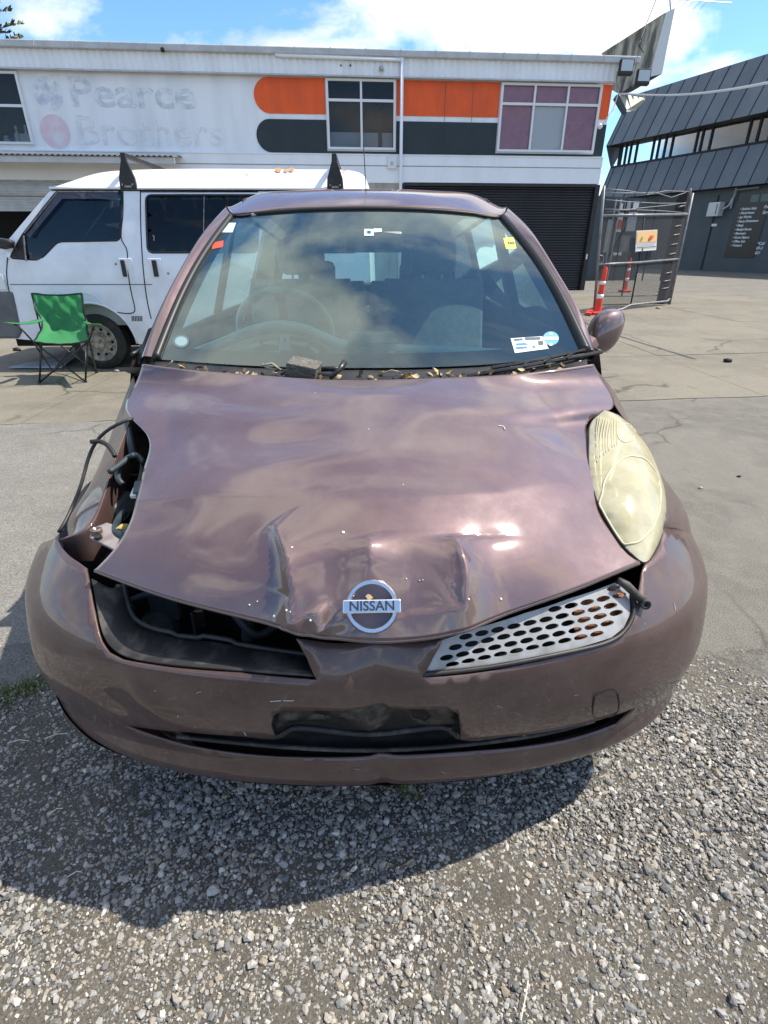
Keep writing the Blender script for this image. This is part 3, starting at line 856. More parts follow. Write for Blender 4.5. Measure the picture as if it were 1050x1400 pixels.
ind = mesh_obj('indicator', bumper_lift(am_p, -0.020), am_t, M_amber, car, True)
# torn bracket poking out at the outer end of the grille
mb = MB(); a0 = bumper_lift(np.array(tob([(838, 795), (850, 802), (866, 818), (874, 826)])), 0.012)
mb.tube(a0, [0.007, 0.009, 0.008, 0.006], 7); mb.lathe(a0[-1], (0, -1, 0.2), [(-0.006, 0.010), (0.008, 0.010), (0.008, 0.005), (0.0, 0.005)], 12)
mb.build('torn_bracket', M_dusty, car, True)

# ------------------------------------------------------------------ empty opening on the left: ledge, lip and engine-bay parts behind
lo_px = curve([(122, 790), (131, 838), (140, 872), (152, 888), (170, 898), (230, 909), (330, 917), (432, 925)], 44)
hi_px = curve([(150, 800), (158, 835), (166, 852), (185, 864), (215, 872), (265, 878), (330, 889), (428, 903)], 44)
A_ = bumper_lift(np.array(tob([tuple(p) for p in lo_px])), -0.006)
B_ = bumper_lift(np.array(tob([tuple(p) for p in hi_px])), -0.004)
B_[:, 1] += 0.045; B_[:, 2] -= 0.035
mid = (A_ + B_) / 2; mid[:, 2] -= 0.012
mb = MB(); mb.grid(np.stack([A_, mid, B_])); mb.build('opening_ledge', M_dusty, car, True, solid=0.004)
zig = [p for p in B_]
for k in range(len(zig)):
    s = k / (len(zig) - 1)
    zig[k] = Vector(zig[k]) + Vector((0, 0, 0.006 + 0.006 * (1 if (0.55 < s < 0.68 or s < 0.42) else 0)))
mb = MB(); mb.tube(zig, 0.005, 6); mb.build('ledge_rib', M_black, car, True)
mb = MB(); mb.grid(np.stack([B_ + [0, 0.0, 0], B_ + [0, 0.02, -0.12]])); mb.build('ledge_back', M_black, car, True)

bay = MB()
bay.grid([[(-0.72, 1.02, 0.30), (0.72, 1.02, 0.30)], [(-0.72, 1.02, 0.63), (0.72, 1.02, 0.63)]])
bay.build('radiator', M_void, car)
bay = MB()
bay.grid([[(-0.66, 1.75, 0.28), (0.66, 1.75, 0.28)], [(-0.60, 1.60, 0.88), (0.60, 1.60, 0.88)]])
bay.build('bulkhead', M_void, car)
bay = MB(); bay.add([(-0.60, 1.05, 0.24), (0.60, 1.05, 0.24), (0.66, 1.75, 0.22), (-0.66, 1.75, 0.22)], [(0, 1, 2, 3)]); bay.build('under_tray', M_void, car)
def ctube(name, pts, r, m, n=24, k=8):
    mb = MB(); mb.tube([tuple(p) for p in curve(pts, n)], r, k); return mb.build(name, m, car, True)
# hoses and fittings glimpsed through the grille opening
for pts, r in (([py(165, 800, 0.98), py(160, 830, 0.95), py(175, 858, 0.95), py(200, 868, 0.97)], 0.010),
               ([py(300, 815, 0.96), py(325, 845, 0.93), py(352, 868, 0.92), py(385, 850, 0.95), py(410, 835, 0.98)], 0.009),
               ([py(340, 840, 0.99), py(338, 875, 0.97)], 0.014),
               ([py(180, 820, 1.0), py(215, 812, 0.98), py(236, 818, 0.98)], 0.007),
               ([py(262, 838, 0.98), py(266, 862, 0.97), py(268, 884, 0.96)], 0.004)):
    ctube('hose', pts, r, M_hose)
mb = MB(); c0 = py(215, 862, 0.985)
mb.lathe(c0, (0.2, -1, 0.4), [(-0.05, 0.045), (0.0, 0.045), (0.012, 0.038), (0.012, 0.02), (0.03, 0.018)], 20); mb.build('horn', M_hose, car, 40)
mb = MB(); mb.box(py(218, 840, 1.0) - Vector((0.02, 0, 0.02)), py(232, 812, 1.02) + Vector((0.02, 0.03, 0.01))); mb.build('fuse_box', M_intd, car, bevel=0.004)
mb = MB(); mb.box(py(268, 858, 0.975), py(280, 830, 0.99)); mb.build('connector', M_steel, car, bevel=0.003)
for (u, v, y, w, h) in ((330, 812, 0.99, 0.03, 0.02), (320, 826, 1.0, 0.012, 0.012), (176, 836, 0.995, 0.02, 0.03)):
    c = py(u, v, y); mb = MB(); mb.box(c - Vector((w/2, 0.01, h/2)), c + Vector((w/2, 0.01, h/2))); mb.build('connector', M_intd, car, bevel=0.003)

# ------------------------------------------------------------------ bonnet
def row(pts): return [pz(u, v, z) for u, v, z in pts]
HN = [
 row([(128,779,.690),(215,811,.685),(305,836,.677),(405,859,.666),(500,874,.655),(600,867,.662),(690,838,.677),(780,807,.688),(874,769,.70)]),
 row([(158,747,.728),(240,766,.735),(325,781,.737),(412,793,.737),(500,800,.735),(595,795,.737),(680,779,.738),(760,753,.738),(838,718,.738)]),
 row([(185,692,.772),(265,701,.79),(345,708,.798),(425,713,.802),(502,715,.803),(585,712,.802),(665,703,.798),(742,688,.792),(815,666,.785)]),
 row([(198,636,.812),(272,638,.834),(350,639,.847),(425,640,.853),(502,640,.856),(580,638,.853),(655,631,.849),(730,620,.84),(806,604,.826)]),
 row([(199,592,.842),(275,590,.862),(350,590,.876),(425,590,.884),(501,590,.888),(578,589,.884),(655,585,.877),(732,581,.865),(809,573,.850)]),
 row([(172,558,.862),(255,558,.885),(335,559,.898),(418,560,.905),(501,560,.907),(585,560,.905),(670,558,.899),(755,556,.888),(840,553,.868)]),
 row([(183,528,.893),(262,532,.908),(340,535,.917),(420,537,.922),(501,538,.924),(583,537,.922),(665,535,.918),(747,531,.91),(829,526,.898)]),
 row([(194,498,.948),(268,507,.944),(345,513,.938),(422,518,.934),(500,521,.932),(578,519,.934),(657,515,.938),(735,509,.944),(812,498,.950)]),
]
HR = [0, 0.12, 0.30, 0.50, 0.66, 0.79, 0.89, 1.0]
NR, NC = 150, 170
HG = tensor(HN, NR, NC, HR, None)
def grid_normals(G):
    du = np.gradient(G, axis=1); dv = np.gradient(G, axis=0)
    n = np.cross(du, dv); n /= np.linalg.norm(n, axis=2)[..., None] + 1e-12
    if n[..., 2].mean() < 0: n = -n
    return n
hpx = proj(HG); U_, V_ = hpx[..., 0], hpx[..., 1]
# plan coordinates of the crash marks
def pl(u, v, z): p = pz(u, v, z); return p.x, p.y
D = np.zeros((NR, NC)); X_, Y_ = HG[..., 0], HG[..., 1]
def gauss(cx, cy, sx, sy, ang=0):
    dx, dy = X_ - cx, Y_ - cy
    a, b = dx * math.cos(ang) + dy * math.sin(ang), -dx * math.sin(ang) + dy * math.cos(ang)
    return np.exp(-(a / sx) ** 2 - (b / sy) ** 2)
def ridge(pts, w, amp, sharp=1.0, skew=0.0):
    """a fold along a polyline; skew makes one flank steeper"""
    global D
    pts = [pl(*p) for p in pts]
    best = np.full(X_.shape, 1e9); side = np.zeros(X_.shape); al = np.zeros(X_.shape)
    tot = 0
    segs = []
    for a, b in zip(pts[:-1], pts[1:]):
        l = math.hypot(b[0] - a[0], b[1] - a[1]); segs.append((a, b, l, tot)); tot += l
    for a, b, l, t0 in segs:
        ex, ey = (b[0] - a[0]) / l, (b[1] - a[1]) / l
        s = np.clip((X_ - a[0]) * ex + (Y_ - a[1]) * ey, 0, l)
        dx, dy = X_ - a[0] - s * ex, Y_ - a[1] - s * ey
        d = np.hypot(dx, dy); m = d < best
        best = np.where(m, d, best); side = np.where(m, np.sign(ex * dy - ey * dx), side); al = np.where(m, (t0 + s) / tot, al)
    ww = w * (1 + skew * side)
    D += amp * np.exp(-(best / ww) ** sharp) * np.sin(np.pi * np.clip(0.12 + 0.88 * al, 0, 1)) ** 0.6
# two upright buckles either side of the badge, the buckle above it, a soft hollow across, rippled rear corners
ridge([(392, 850, .67), (402, 800, .735), (392, 755, .77), (372, 712, .80)], 0.034, 0.027, 0.9, -0.55)
ridge([(610, 850, .67), (630, 806, .735), (632, 765, .77), (618, 722, .80)], 0.038, 0.031, 0.9, -0.5)
ridge([(506, 800, .72), (506, 772, .745), (503, 750, .765)], 0.036, 0.015, 0.95, 0.2)
D -= 0.010 * gauss(*pl(460, 800, .73), 0.050, 0.045)
D -= 0.009 * gauss(*pl(560, 800, .73), 0.045, 0.05)
D -= 0.009 * gauss(*pl(670, 770, .75), 0.055, 0.06)
D -= 0.008 * gauss(*pl(330, 760, .75), 0.075, 0.06)
D += 0.003 * gauss(*pl(500, 690, .81), 0.30, 0.05)
D -= 0.003 * gauss(*pl(520, 655, .84), 0.26, 0.04)
ridge([(180, 690, .77), (260, 682, .80), (360, 688, .81), (430, 690, .81)], 0.030, 0.0045, 1.4, 0.2)
ridge([(575, 690, .81), (680, 684, .80), (780, 665, .79)], 0.030, 0.004, 1.4, 0.2)
ridge([(262, 520, .93), (300, 548, .90), (380, 556, .905), (470, 552, .91)], 0.045, -0.005, 1.5)
ridge([(735, 520, .93), (745, 545, .90), (770, 575, .87), (780, 610, .845)], 0.05, -0.006, 1.5)
ridge([(232, 520, .92), (226, 570, .87), (232, 640, .83)], 0.05, -0.004, 1.5)
D += 0.0022 * np.sin(X_ * 8.0 + 1.0 + 2 * Y_) * np.sin(Y_ * 8.0 + 0.6) + 0.0006 * np.sin(X_ * 15 + Y_ * 9)
D += 0.006 * gauss(*pl(700, 600, .85), 0.12, 0.07) - 0.007 * gauss(*pl(400, 610, .86), 0.14, 0.06)
edge = np.minimum(np.linspace(0, 1, NR)[:, None] * 6, 1)
HG2 = HG + grid_normals(HG) * D[..., None]
# the lip peeled back and crumpled left of the badge
cr = np.exp(-((U_ - 432) / 34) ** 2 - ((V_ - 846) / 22) ** 2)
HG2[..., 1] -= 0.012 * cr * (1 + 0.6 * np.sin(U_ / 6.2))
HG2[..., 2] += 0.007 * cr * np.sin(V_ / 5.0 + U_ / 9.0)
hood = MB(); hood.grid(HG2)
bonnet = hood.build('bonnet', M_paint, car, True, solid=0.003, offset=-1)
# rolled front edge and rear edge of the bonnet
mb = MB(); mb.tube(HG2[0] + [0, 0.004, -0.004], 0.005, 6); mb.build('bonnet_lip', M_paint, car, True)
mb = MB(); mb.tube(HG2[-1] + [0, 0.003, -0.005], 0.006, 6); mb.build('bonnet_rear_edge', M_paint, car, True)
def on_hood(u, v, off=0.0):
    k = np.argmin(((hpx - (u, v)) ** 2).sum(2)); i, j = divmod(int(k), NC)
    n = grid_normals(HG2)[i, j]
    return Vector(HG2[i, j]) + Vector(n) * off, Vector(n)
for (u, v, r) in ((468, 730, .0045), (379, 841, .004), (397, 832, .003), (632, 817, .003), (684, 819, .0035), (556, 790, .002), (572, 792, .0016), (580, 793, .0016), (425, 845, .003), (342, 826, .002), (350, 822, .0015), (400, 832, .0016)):
    p, n = on_hood(u, v, 0.0015)
    mb = MB(); mb.lathe(p, n, [(-0.001, r * .7), (0.0008, r * 0.45)], 7); mb.build('paint_chip', M_white, car)
p0 = [on_hood(u, v, 0.002)[0] for u, v in ((680, 586), (685, 587), (688, 592))]
mb = MB(); mb.tube(p0, 0.0012, 5); mb.build('scratch', M_white, car)

# badge: chrome ring with name bar
bc, bn = on_hood(508, 829, 0.0)
bn = Vector((0.0, -0.80, 0.60)).normalized(); bc = py(508.5, 829, bc.y - 0.024)
bx_ = Vector((1, 0, 0)); by_ = bn.cross(bx_).normalized()
badge_ring = MB()
ringp = [bc + bx_ * (0.0445 * math.cos(t)) + by_ * (0.0445 * math.sin(t)) for t in np.linspace(0, 2 * math.pi, 48, endpoint=False)]
vs, fs = [], []
for k in range(48):
    t = 2 * math.pi * k / 48; d = bx_ * math.cos(t) + by_ * math.sin(t)
    for r, h in ((0.0385*BS, -0.010), (0.0385*BS, 0.002), (0.041*BS, 0.006), (0.047*BS, 0.006), (0.0500*BS, 0.002), (0.0500*BS, -0.010)):
        vs.append(bc + d * r + bn * h)
    for q in range(5):
        a = k * 6 + q; b = ((k + 1) % 48) * 6 + q
        fs.append((a, b, b + 1, a + 1))
badge_ring.add(vs, fs)
ring = badge_ring.build('badge', M_chrome, car, 35)
mb = MB(); mb.obox(bc + bn * 0.006, bx_ * 0.0535*BS, by_ * 0.0125*BS, bn * 0.0065); mb.build('badge_bar', M_chrome, ring, bevel=0.002)
for s in (-1, 1):
    p, n = bc + by_ * 0.012, bn
mb = MB(); mb.lathe(bc - bn * 0.012, bn, [(-0.004, 0.039*BS), (0.004, 0.039*BS)], 32); mb.build('badge_backing', M_paint, ring)
def text_obj(name, body, size, origin, right, up, m, parent=None, depth=0.001, align='CENTER', sx=1.0, shear=0.0, bold=0.0, spacing=1.0):
    cu = bpy.data.curves.new(name, 'FONT'); cu.body = body; cu.size = size; cu.align_x = align; cu.align_y = 'CENTER'
    cu.extrude = depth; cu.offset = bold; cu.shear = shear; cu.resolution_u = 3; cu.space_character = spacing
    tmp = bpy.data.objects.new(name, cu); COL.objects.link(tmp)
    dg = bpy.context.evaluated_depsgraph_get()
    me = bpy.data.meshes.new_from_object(tmp.evaluated_get(dg))
    bpy.data.objects.remove(tmp); bpy.data.curves.remove(cu)
    right, up = Vector(right).normalized(), Vector(up).normalized(); n = right.cross(up)
    M = Matrix((( right.x * sx, up.x, n.x, origin[0]), (right.y * sx, up.y, n.y, origin[1]), (right.z * sx, up.z, n.z, origin[2]), (0, 0, 0, 1)))
    me.transform(M); me.name = name
    me.materials.clear(); me.materials.append(m)
    o = bpy.data.objects.new(name, me)
    return link(o, parent)
text_obj('badge_lettering', 'NISSAN', 0.0245*BS, bc + bn * 0.0128, bx_, by_, M_ink, ring, 0.0008, sx=1.02, bold=0.0004)
# ------------------------------------------------------------------ fenders
def B3(u, v): 
    q = to_b(u, v); return Vector(bump_s(q[0], q[1]))
FR = [
 [B3(905, 722), B3(928, 726), B3(950, 730), Vector(bump_s(1.5, 0.63))],
 [pz(909, 703, .712), Vector((.758, 1.15, .683)), Vector((.800, 1.20, .650)), Vector((.826, 1.25, .622))],
 [pz(899, 645, .772), Vector((.752, 1.28, .728)), Vector((.798, 1.35, .685)), Vector((.832, 1.40, .622))],
 [pz(868, 592, .822), Vector((.738, 1.42, .792)), Vector((.790, 1.50, .725)), Vector((.832, 1.57, .600))],
 [pz(844, 560, .858), Vector((.735, 1.54, .846)), Vector((.786, 1.62, .770)), Vector((.828, 1.71, .480))],
 [pz(829, 528, .892), Vector((.735, 1.70, .885)), Vector((.785, 1.80, .790)), Vector((.822, 1.80, .300))],
]
def mx(p): return Vector((-p[0], p[1], p[2]))
FL = [
 [B3(82, 738), mx((.690, 1.09, .652)), mx((.712, 1.12, .630)), mx((.735, 1.16, .590))],
 [pz(119, 724, .688), mx((.706, 1.16, .672)), mx((.748, 1.20, .645)), mx((.782, 1.25, .600))],
 [pz(139, 690, .714), mx((.712, 1.27, .702)), mx((.765, 1.34, .660)), mx((.808, 1.40, .615))],
 [pz(154, 640, .764), mx((.714, 1.40, .758)), mx((.775, 1.49, .700)), mx((.815, 1.57, .600))],
 [pz(169, 598, .812), mx((.718, 1.53, .815)), mx((.780, 1.62, .745)), mx((.828, 1.71, .480))],
 [pz(183, 560, .862), mx((.735, 1.70, .880)), mx((.785, 1.80, .790)), mx((.822, 1.80, .300))],
]
for net, nm in ((FR, 'r'), (FL, 'l')):
    G = tensor(net, 50, 26); mb = MB(); mb.grid(G)
    f = mb.build('front_wing', M_paint2, car, True, solid=0.003, offset=0)
# inner edge of the bare left wing folds down into the bay
Gl = tensor(FL, 50, 26)[:, 0]
mb = MB(); mb.grid(np.stack([Gl, Gl + [0.003, 0.0, -0.006], Gl + [-0.004, 0.0, -0.10]])); mb.build('wing_flange', M_paint2, car, True)
mb = MB(); Gr = tensor(FR, 50, 26)[:, 0]
mb.grid(np.stack([Gr + [-0.01, 0, -.004], Gr + [-0.022, 0.0, -0.10]])); mb.build('wing_flange', M_black, car, True)
for s in (-1, 1):      # inner wheel housings close the bay off from outside
    mb = MB(); an = np.linspace(0.05, math.pi - 0.05, 20)
    a = np.array([(s * 0.50, 1.42 + 0.36 * math.cos(t), 0.29 + 0.36 * math.sin(t)) for t in an]); b_ = a.copy(); b_[:, 0] = s * 0.80
    mb.grid(np.stack([a, b_])); mb.build('wheel_housing', M_void, car, True)

# ------------------------------------------------------------------ right headlight
inn = [(826,561,.872),(811,575,.852),(806,600,.832),(806,635,.808),(812,668,.785),(822,695,.765),(836,720,.742),(853,745,.722),(869,761,.709),(879,768,.700)]
outr = [(893,757,.695),(903,737,.697),(908.5,712,.705),(909,686,.722),(903,656,.752),(891,628,.785),(874,600,.814),(856,577,.842),(842,566,.860)]
loopc = curve([pz(*p) for p in inn + outr], 72, True)
cen = np.array(pz(858, 672, .770))
def fan(loop, c, rings, bulge, nvec, powr=2.2):
    P = [loop]
    for k in range(1, rings):
        s = k / rings
        P.append(loop * (1 - s) + c * s + nvec * bulge * (1 - (1 - s) ** powr))
    vs = np.vstack(P + [(c + nvec * bulge)[None]]); n = len(loop); fs = []
    for k in range(rings - 1):
        for j in range(n): fs.append((k*n + j, k*n + (j+1) % n, (k+1)*n + (j+1) % n, (k+1)*n + j))
    fs += [((rings-1)*n + j, (rings-1)*n + (j+1) % n, rings*n) for j in range(n)]
    return vs, fs
hl_n = np.array((0.34, -0.52, 0.78)); hl_n /= np.linalg.norm(hl_n)
def membrane(loop, nvec, bulge, s, it=600):
    """smooth dome over a 3-D loop: triangulated in the plane, heights from a relaxed membrane"""
    L3 = np.asarray(loop, float); c = L3.mean(0); n = np.asarray(nvec, float)
    e1 = np.cross(n, (0, 0, 1.0)); e1 /= np.linalg.norm(e1); e2 = np.cross(n, e1)
    L2 = np.stack([(L3 - c) @ e1, (L3 - c) @ e2], 1); h0 = (L3 - c) @ n
    pts, tri = polymesh([L2], s, s)
    N_ = len(pts); W_ = np.zeros((N_, N_))
    for t in tri:
        for a, b_ in ((0, 1), (1, 2), (2, 0)): W_[t[a], t[b_]] = W_[t[b_], t[a]] = 1
    cnt = {}
    for t in tri:
        for a, b_ in ((0, 1), (1, 2), (2, 0)):
            k = tuple(sorted((t[a], t[b_]))); cnt[k] = cnt.get(k, 0) + 1
    bd = sorted({i for k, v in cnt.items() if v == 1 for i in k})
    isb = np.zeros(N_, bool); isb[bd] = True
    bh = np.zeros(N_)
    for i in bd: bh[i] = h0[np.argmin(((L2 - pts[i]) ** 2).sum(1))]
    Lp = np.diag(W_.sum(1)) - W_; I = ~isb
    A = Lp[np.ix_(I, I)]
    hh = np.zeros(N_); hh[isb] = bh[isb]
    hh[I] = np.linalg.solve(A, -Lp[np.ix_(I, isb)] @ bh[isb])
    dm = np.zeros(N_); dm[I] = np.linalg.solve(A, np.ones(I.sum())); dm = (dm / dm.max()) ** 0.72
    P_ = c + pts[:, :1] * e1 + pts[:, 1:] * e2 + (hh + bulge * dm)[:, None] * n
    tri = np.array(tri)
    f0 = np.cross(P_[tri[:, 1]] - P_[tri[:, 0]], P_[tri[:, 2]] - P_[tri[:, 0]]).sum(0)
    if f0 @ n < 0: tri = tri[:, ::-1]
    return P_, tri
loop_hi = curve([pz(*p) for p in inn + outr], 150, True)
vs, fs = membrane(loop_hi, hl_n, 0.050, 0.011)
head = mesh_obj('headlight', vs, fs, M_lens, car, True)
hpts = proj(vs)
def on_lens(u, v, off=0.0): return Vector(vs[np.argmin(((hpts - (u, v)) ** 2).sum(1))]) + Vector(hl_n) * off
vsr, fsr = fan(loopc - hl_n * 0.01, cen - hl_n * 0.05, 8, -0.03, hl_n, 1.6)
mesh_obj('reflector', vsr, fsr, mat('headlight_reflector', (0.80, 0.78, 0.66), 0.22, 0.7), head, True)
lc = np.array(pz(861, 690, .742)); bw = MB(); bw.lathe(lc - hl_n * 0.055, hl_n, [(0.0, .012), (0.004, .03), (0.016, .052), (0.034, .064), (0.050, .069)], 28); bw.build('lamp_bowl', mat('lamp_chrome', (0.85, 0.84, 0.76), 0.12, 1.0), head, True)
bw = MB(); bw.lathe(lc - hl_n * 0.05, hl_n, [(0.0, .010), (0.026, .010), (0.034, .006), (0.036, 0.001)], 12); bw.build('bulb', mat('bulb_glass', (0.7, 0.7, 0.65), 0.1), head, True)
bw = MB(); bw.lathe(np.array(pz(856, 592, .818)) - hl_n * 0.02, hl_n, [(0.0, .004), (0.004, .014), (0.014, .019)], 16); bw.build('sidelight_bowl', MATS['lamp_chrome'], head, True)
def lens_interp(pxs):
    out = []
    for u, v in pxs:
        d = ((hpts - (u, v)) ** 2).sum(1); k = np.argsort(d)[:4]; w = 1 / (d[k] + 1e-3)
        out.append((vs[k] * w[:, None]).sum(0) / w.sum())
    return np.array(out)
M_lrim = mat('lens_rim', (0.50, 0.46, 0.30), 0.5)
ell = [(862 + 40 * math.cos(t) - 8 * math.sin(t), 684 + 60 * math.sin(t) + 6 * math.cos(t)) for t in np.linspace(0, 2 * math.pi, 40, endpoint=False)]
mb = MB(); mb.tube(curve(lens_interp(ell), 80, True) + hl_n * 0.0005, 0.0022, 6, True); mb.build('lamp_ring', M_lrim, head, True)
ell = [(856 + 12 * math.cos(t), 592 + 13 * math.sin(t)) for t in np.linspace(0, 2 * math.pi, 20, endpoint=False)]
mb = MB(); mb.tube(curve(lens_interp(ell), 40, True) + hl_n * 0.0005, 0.0016, 5, True); mb.build('sidelight_ring', M_lrim, head, True)
for k in range(9):
    u0 = 813 + k * 3.6
    pts = [(u0 + 5, 570 + 1.0 * k), (u0, 600), (u0 + 1, 632 - 3.2 * k)]
    if k > 5: pts = [(u0 + 2, 572), (u0 + 1, 600 - (k - 5) * 3), (u0 + 2, 614 - 2 * (k - 5))]
    mb = MB(); mb.tube(curve(lens_interp(pts), 14) + hl_n * 0.0004, 0.0011, 4); mb.build('lens_flute', M_lrim, head, True)
mb = MB(); mb.tube(loopc - hl_n * 0.003, 0.003, 5, True); mb.build('headlight_seal', M_seal, head, True)
# dark gap under the lamp
mb = MB(); g_ = bumper_lift(np.array(tob([(878, 774), (893, 762), (905, 745), (908, 728)])), -0.012)
mb.grid(np.stack([g_, g_ + np.array([-0.02, 0.03, 0.03])])); mb.build('headlight_gap', M_void, car)

# ------------------------------------------------------------------ empty left headlight bay
mb = MB(); q = [pz(82, 744, .60), pz(98, 764, .60), pz(128, 780, .60), pz(170, 760, .60), pz(190, 745, .60), pz(150, 735, .60), pz(112, 728, .60)]
mb.prism(q, (0, 0, -0.012)); mb.build('lamp_carrier', M_void, car, bevel=0.003)
mb = MB(); q = [pz(125, 722, .712), pz(146, 714, .712), pz(180, 724, .714), pz(178, 742, .704), pz(160, 753, .702), pz(122, 734, .707)]
mb.prism(q, (0, 0, -0.006)); brkt = mb.build('lamp_bracket', mat('dusty_mauve_metal', (0.20, 0.16, 0.155), 0.6, 0.2, col2=(0.30, 0.27, 0.25), nscale=25), car, bevel=0.002)
mb = MB(); c0 = pz(132, 726, .714); mb.lathe(c0, (0, 0, 1), [(-0.004, 0.012), (0.004, 0.012), (0.006, 0.008), (0.002, 0.004)], 14); mb.build('bolt', M_steel, brkt, 40)
mb = MB(); c0 = pz(134, 734, .711); mb.lathe(c0, (0, 0, 1), [(-0.004, 0.008), (0.0018, 0.008)], 14); mb.build('bolt_hole', M_void, brkt)
inner = [pz(150, 690, .56), pz(196, 690, .56), pz(200, 590, .70), pz(176, 590, .70)]
mb = MB(); mb.add(inner, [(0, 1, 2, 3)]); mb.build('bay_wall', M_void, car)
for pts, r, m in (([pz(175, 578, .83), pz(179, 605, .80), pz(183, 625, .77)], 0.010, M_hose2),
               ([pz(183, 622, .80), pz(165, 635, .77), pz(162, 655, .75), pz(168, 662, .74)], 0.007, M_hose2),
               ([pz(150, 645, .78), pz(168, 632, .785), pz(185, 622, .79), pz(196, 632, .78)], 0.007, M_hose2),
               ([pz(182, 572, .872), pz(168, 577, .868), pz(140, 594, .84), pz(124, 618, .80), pz(117, 640, .765), pz(110, 665, .73), pz(100, 690, .69), pz(88, 715, .665), pz(80, 728, .65)], 0.0042, M_black),
               ([pz(124, 604, .825), pz(138, 604, .825), pz(150, 612, .815), pz(157, 624, .80)], 0.0055, M_black),
               ([pz(170, 700, .70), pz(160, 715, .71), pz(160, 728, .71), pz(175, 736, .71)], 0.008, M_hose2),
               ([pz(195, 635, .77), pz(192, 655, .755), pz(186, 672, .74)], 0.006, M_black)):
    ctube('wiring_loom', pts, r, m)
mb = MB(); a, b_ = pz(187, 668, .745), pz(182, 680, .735); mb.bar(a, b_, 0.014, 0.010); mb.build('white_plug', M_white, car, bevel=0.002)
mb = MB(); a, b_ = pz(191, 660, .75), pz(188, 676, .74); mb.bar(a, b_, 0.02, 0.014); mb.build('black_plug', M_intd, car, bevel=0.002)
mb = MB(); a, b_ = pz(150, 700, .64), pz(175, 690, .66); mb.bar(a, b_, 0.10, 0.05); mb.build('washer_bottle', M_intd, car, bevel=0.01)
def leaf_mesh(name, L_, W_, curl, seed):
    r = random.Random(seed); vs, fs = [], []
    n = 7
    for i in range(n):
        t = i / (n - 1); w = W_ * math.sin(math.pi * min(0.98, max(0.02, t ** 0.85))) * r.uniform(0.8, 1.1)
        z = curl * (t - 0.5) ** 2 * 4 * L_ * 0.3 + r.uniform(-1, 1) * 0.02 * L_
        for s in (-1, 0, 1):
            vs.append(((t - 0.5) * L_, s * w, z + abs(s) * w * curl * 0.8))
    for i in range(n - 1):
        for j in range(2):
            a = i * 3 + j; fs.append((a, a + 1, a + 4, a + 3))
    me = bpy.data.meshes.new(name); me.from_pydata(vs, [], fs); me.update(); me.materials.append(M_leaf); smooth_mesh(me)
    return me
LEAVES = [leaf_mesh('dry_leaf', 1.0, random.uniform(0.18, 0.34), random.uniform(-1.2, 1.6), 50 + i) for i in range(9)]
def put_leaf(p, size, label, group, tilt=0.6, name='dry_leaf'):
    o = bpy.data.objects.new(name, random.choice(LEAVES)); COL.objects.link(o)
    o.location = p; o.scale = (size,) * 3
    o.rotation_euler = (random.gauss(0, tilt), random.gauss(0, tilt), random.uniform(0, 6.28))
    tag(o, label, 'leaf', group)
    return o
put_leaf(pz(171, 718, .722), 0.035, 'brown curled leaf lying in the empty headlight opening', None)
lf, ln = on_hood(520, 850, 0.012)
o = put_leaf(py(519, 850, bc.y - 0.002), 0.026, 'tan dry leaf caught in the lower half of the chrome badge', None, 0.1)
o.rotation_euler = (0.9, 0.1, 0.1)
o = put_leaf(py(505, 816, bc.y + 0.004), 0.016, 'tiny pale seed husk caught in the upper half of the chrome badge', None, 0.1, 'seed_husk')
o.rotation_euler = (0.9, 0.5, 0.5)

# ------------------------------------------------------------------ windscreen
WB = [px(213, 491, -.668), py(345, 500, 1.635), py(500, 503, 1.60), py(668, 498, 1.63), px(801, 481, .668)]
WT = [px(317, 296, -.548), py(400, 289, 2.385), py(500, 286, 2.36), py(600, 289, 2.385), px(687, 298, .548)]
WN = np.array((0, -0.50, 0.87))
Wnet = []
for s, bu in ((0, 0), (0.33, 0.024), (0.67, 0.024), (1, 0)):
    r_ = []
    for j in range(5):
        p = np.array(WB[j]) * (1 - s) + np.array(WT[j]) * s
        p = p + WN * bu * (1 if 0 < j < 4 else 0.75) + np.array([(-.012 if j == 0 else .012 if j == 4 else 0) * (1 if bu else 0), 0, 0])
        r_.append(p)
    Wnet.append(r_)
WG = tensor(Wnet, 60, 80, [0, .33, .67, 1], None)
wnorm = grid_normals(WG); wpx = proj(WG)
mb = MB(); mb.grid(WG); screen = mb.build('windscreen', M_wscreen, car, True)
def on_glass(u, v, off=0.0):
    d = ((wpx - (u, v)) ** 2).sum(2); i, j = divmod(int(np.argmin(d)), 80)
    sl = (slice(max(0, i-1), i+2), slice(max(0, j-1), j+2))
    w = 1 / (d[sl] + 0.5); p = (WG[sl] * w[..., None]).sum((0, 1)) / w.sum()
    # correct to the exact pixel on the tangent plane
    n = wnorm[i, j]
    q = pplane(u, v, p, Vector(n))
    return q + Vector(n) * off, Vector(n)
# black ceramic band round the glass edge, inside
for sl0, sl1 in ((WG[:, 0], WG[:, 2]), (WG[:, -1], WG[:, -3]), (WG[-1], WG[-2])):
    mb = MB(); mb.grid(np.stack([sl0, sl1]) - WN * 0.003); mb.build('windscreen_band', M_seal, screen, True)
lo_b = WG[0] - WN * 0.003; hi_b = WG[4] - WN * 0.003
mb = MB(); mb.grid(np.stack([lo_b, hi_b])); mb.build('windscreen_band', M_seal, screen, True)
rim = np.vstack([WG[:, 0], WG[-1, 1:], WG[::-1, -1][1:]])
mb = MB(); mb.tube(rim + WN * 0.002, [0.014] * 60 + [0.008] * (len(rim) - 120) + [0.016] * 60, 6); mb.build('windscreen_seal', M_seal, screen, True)
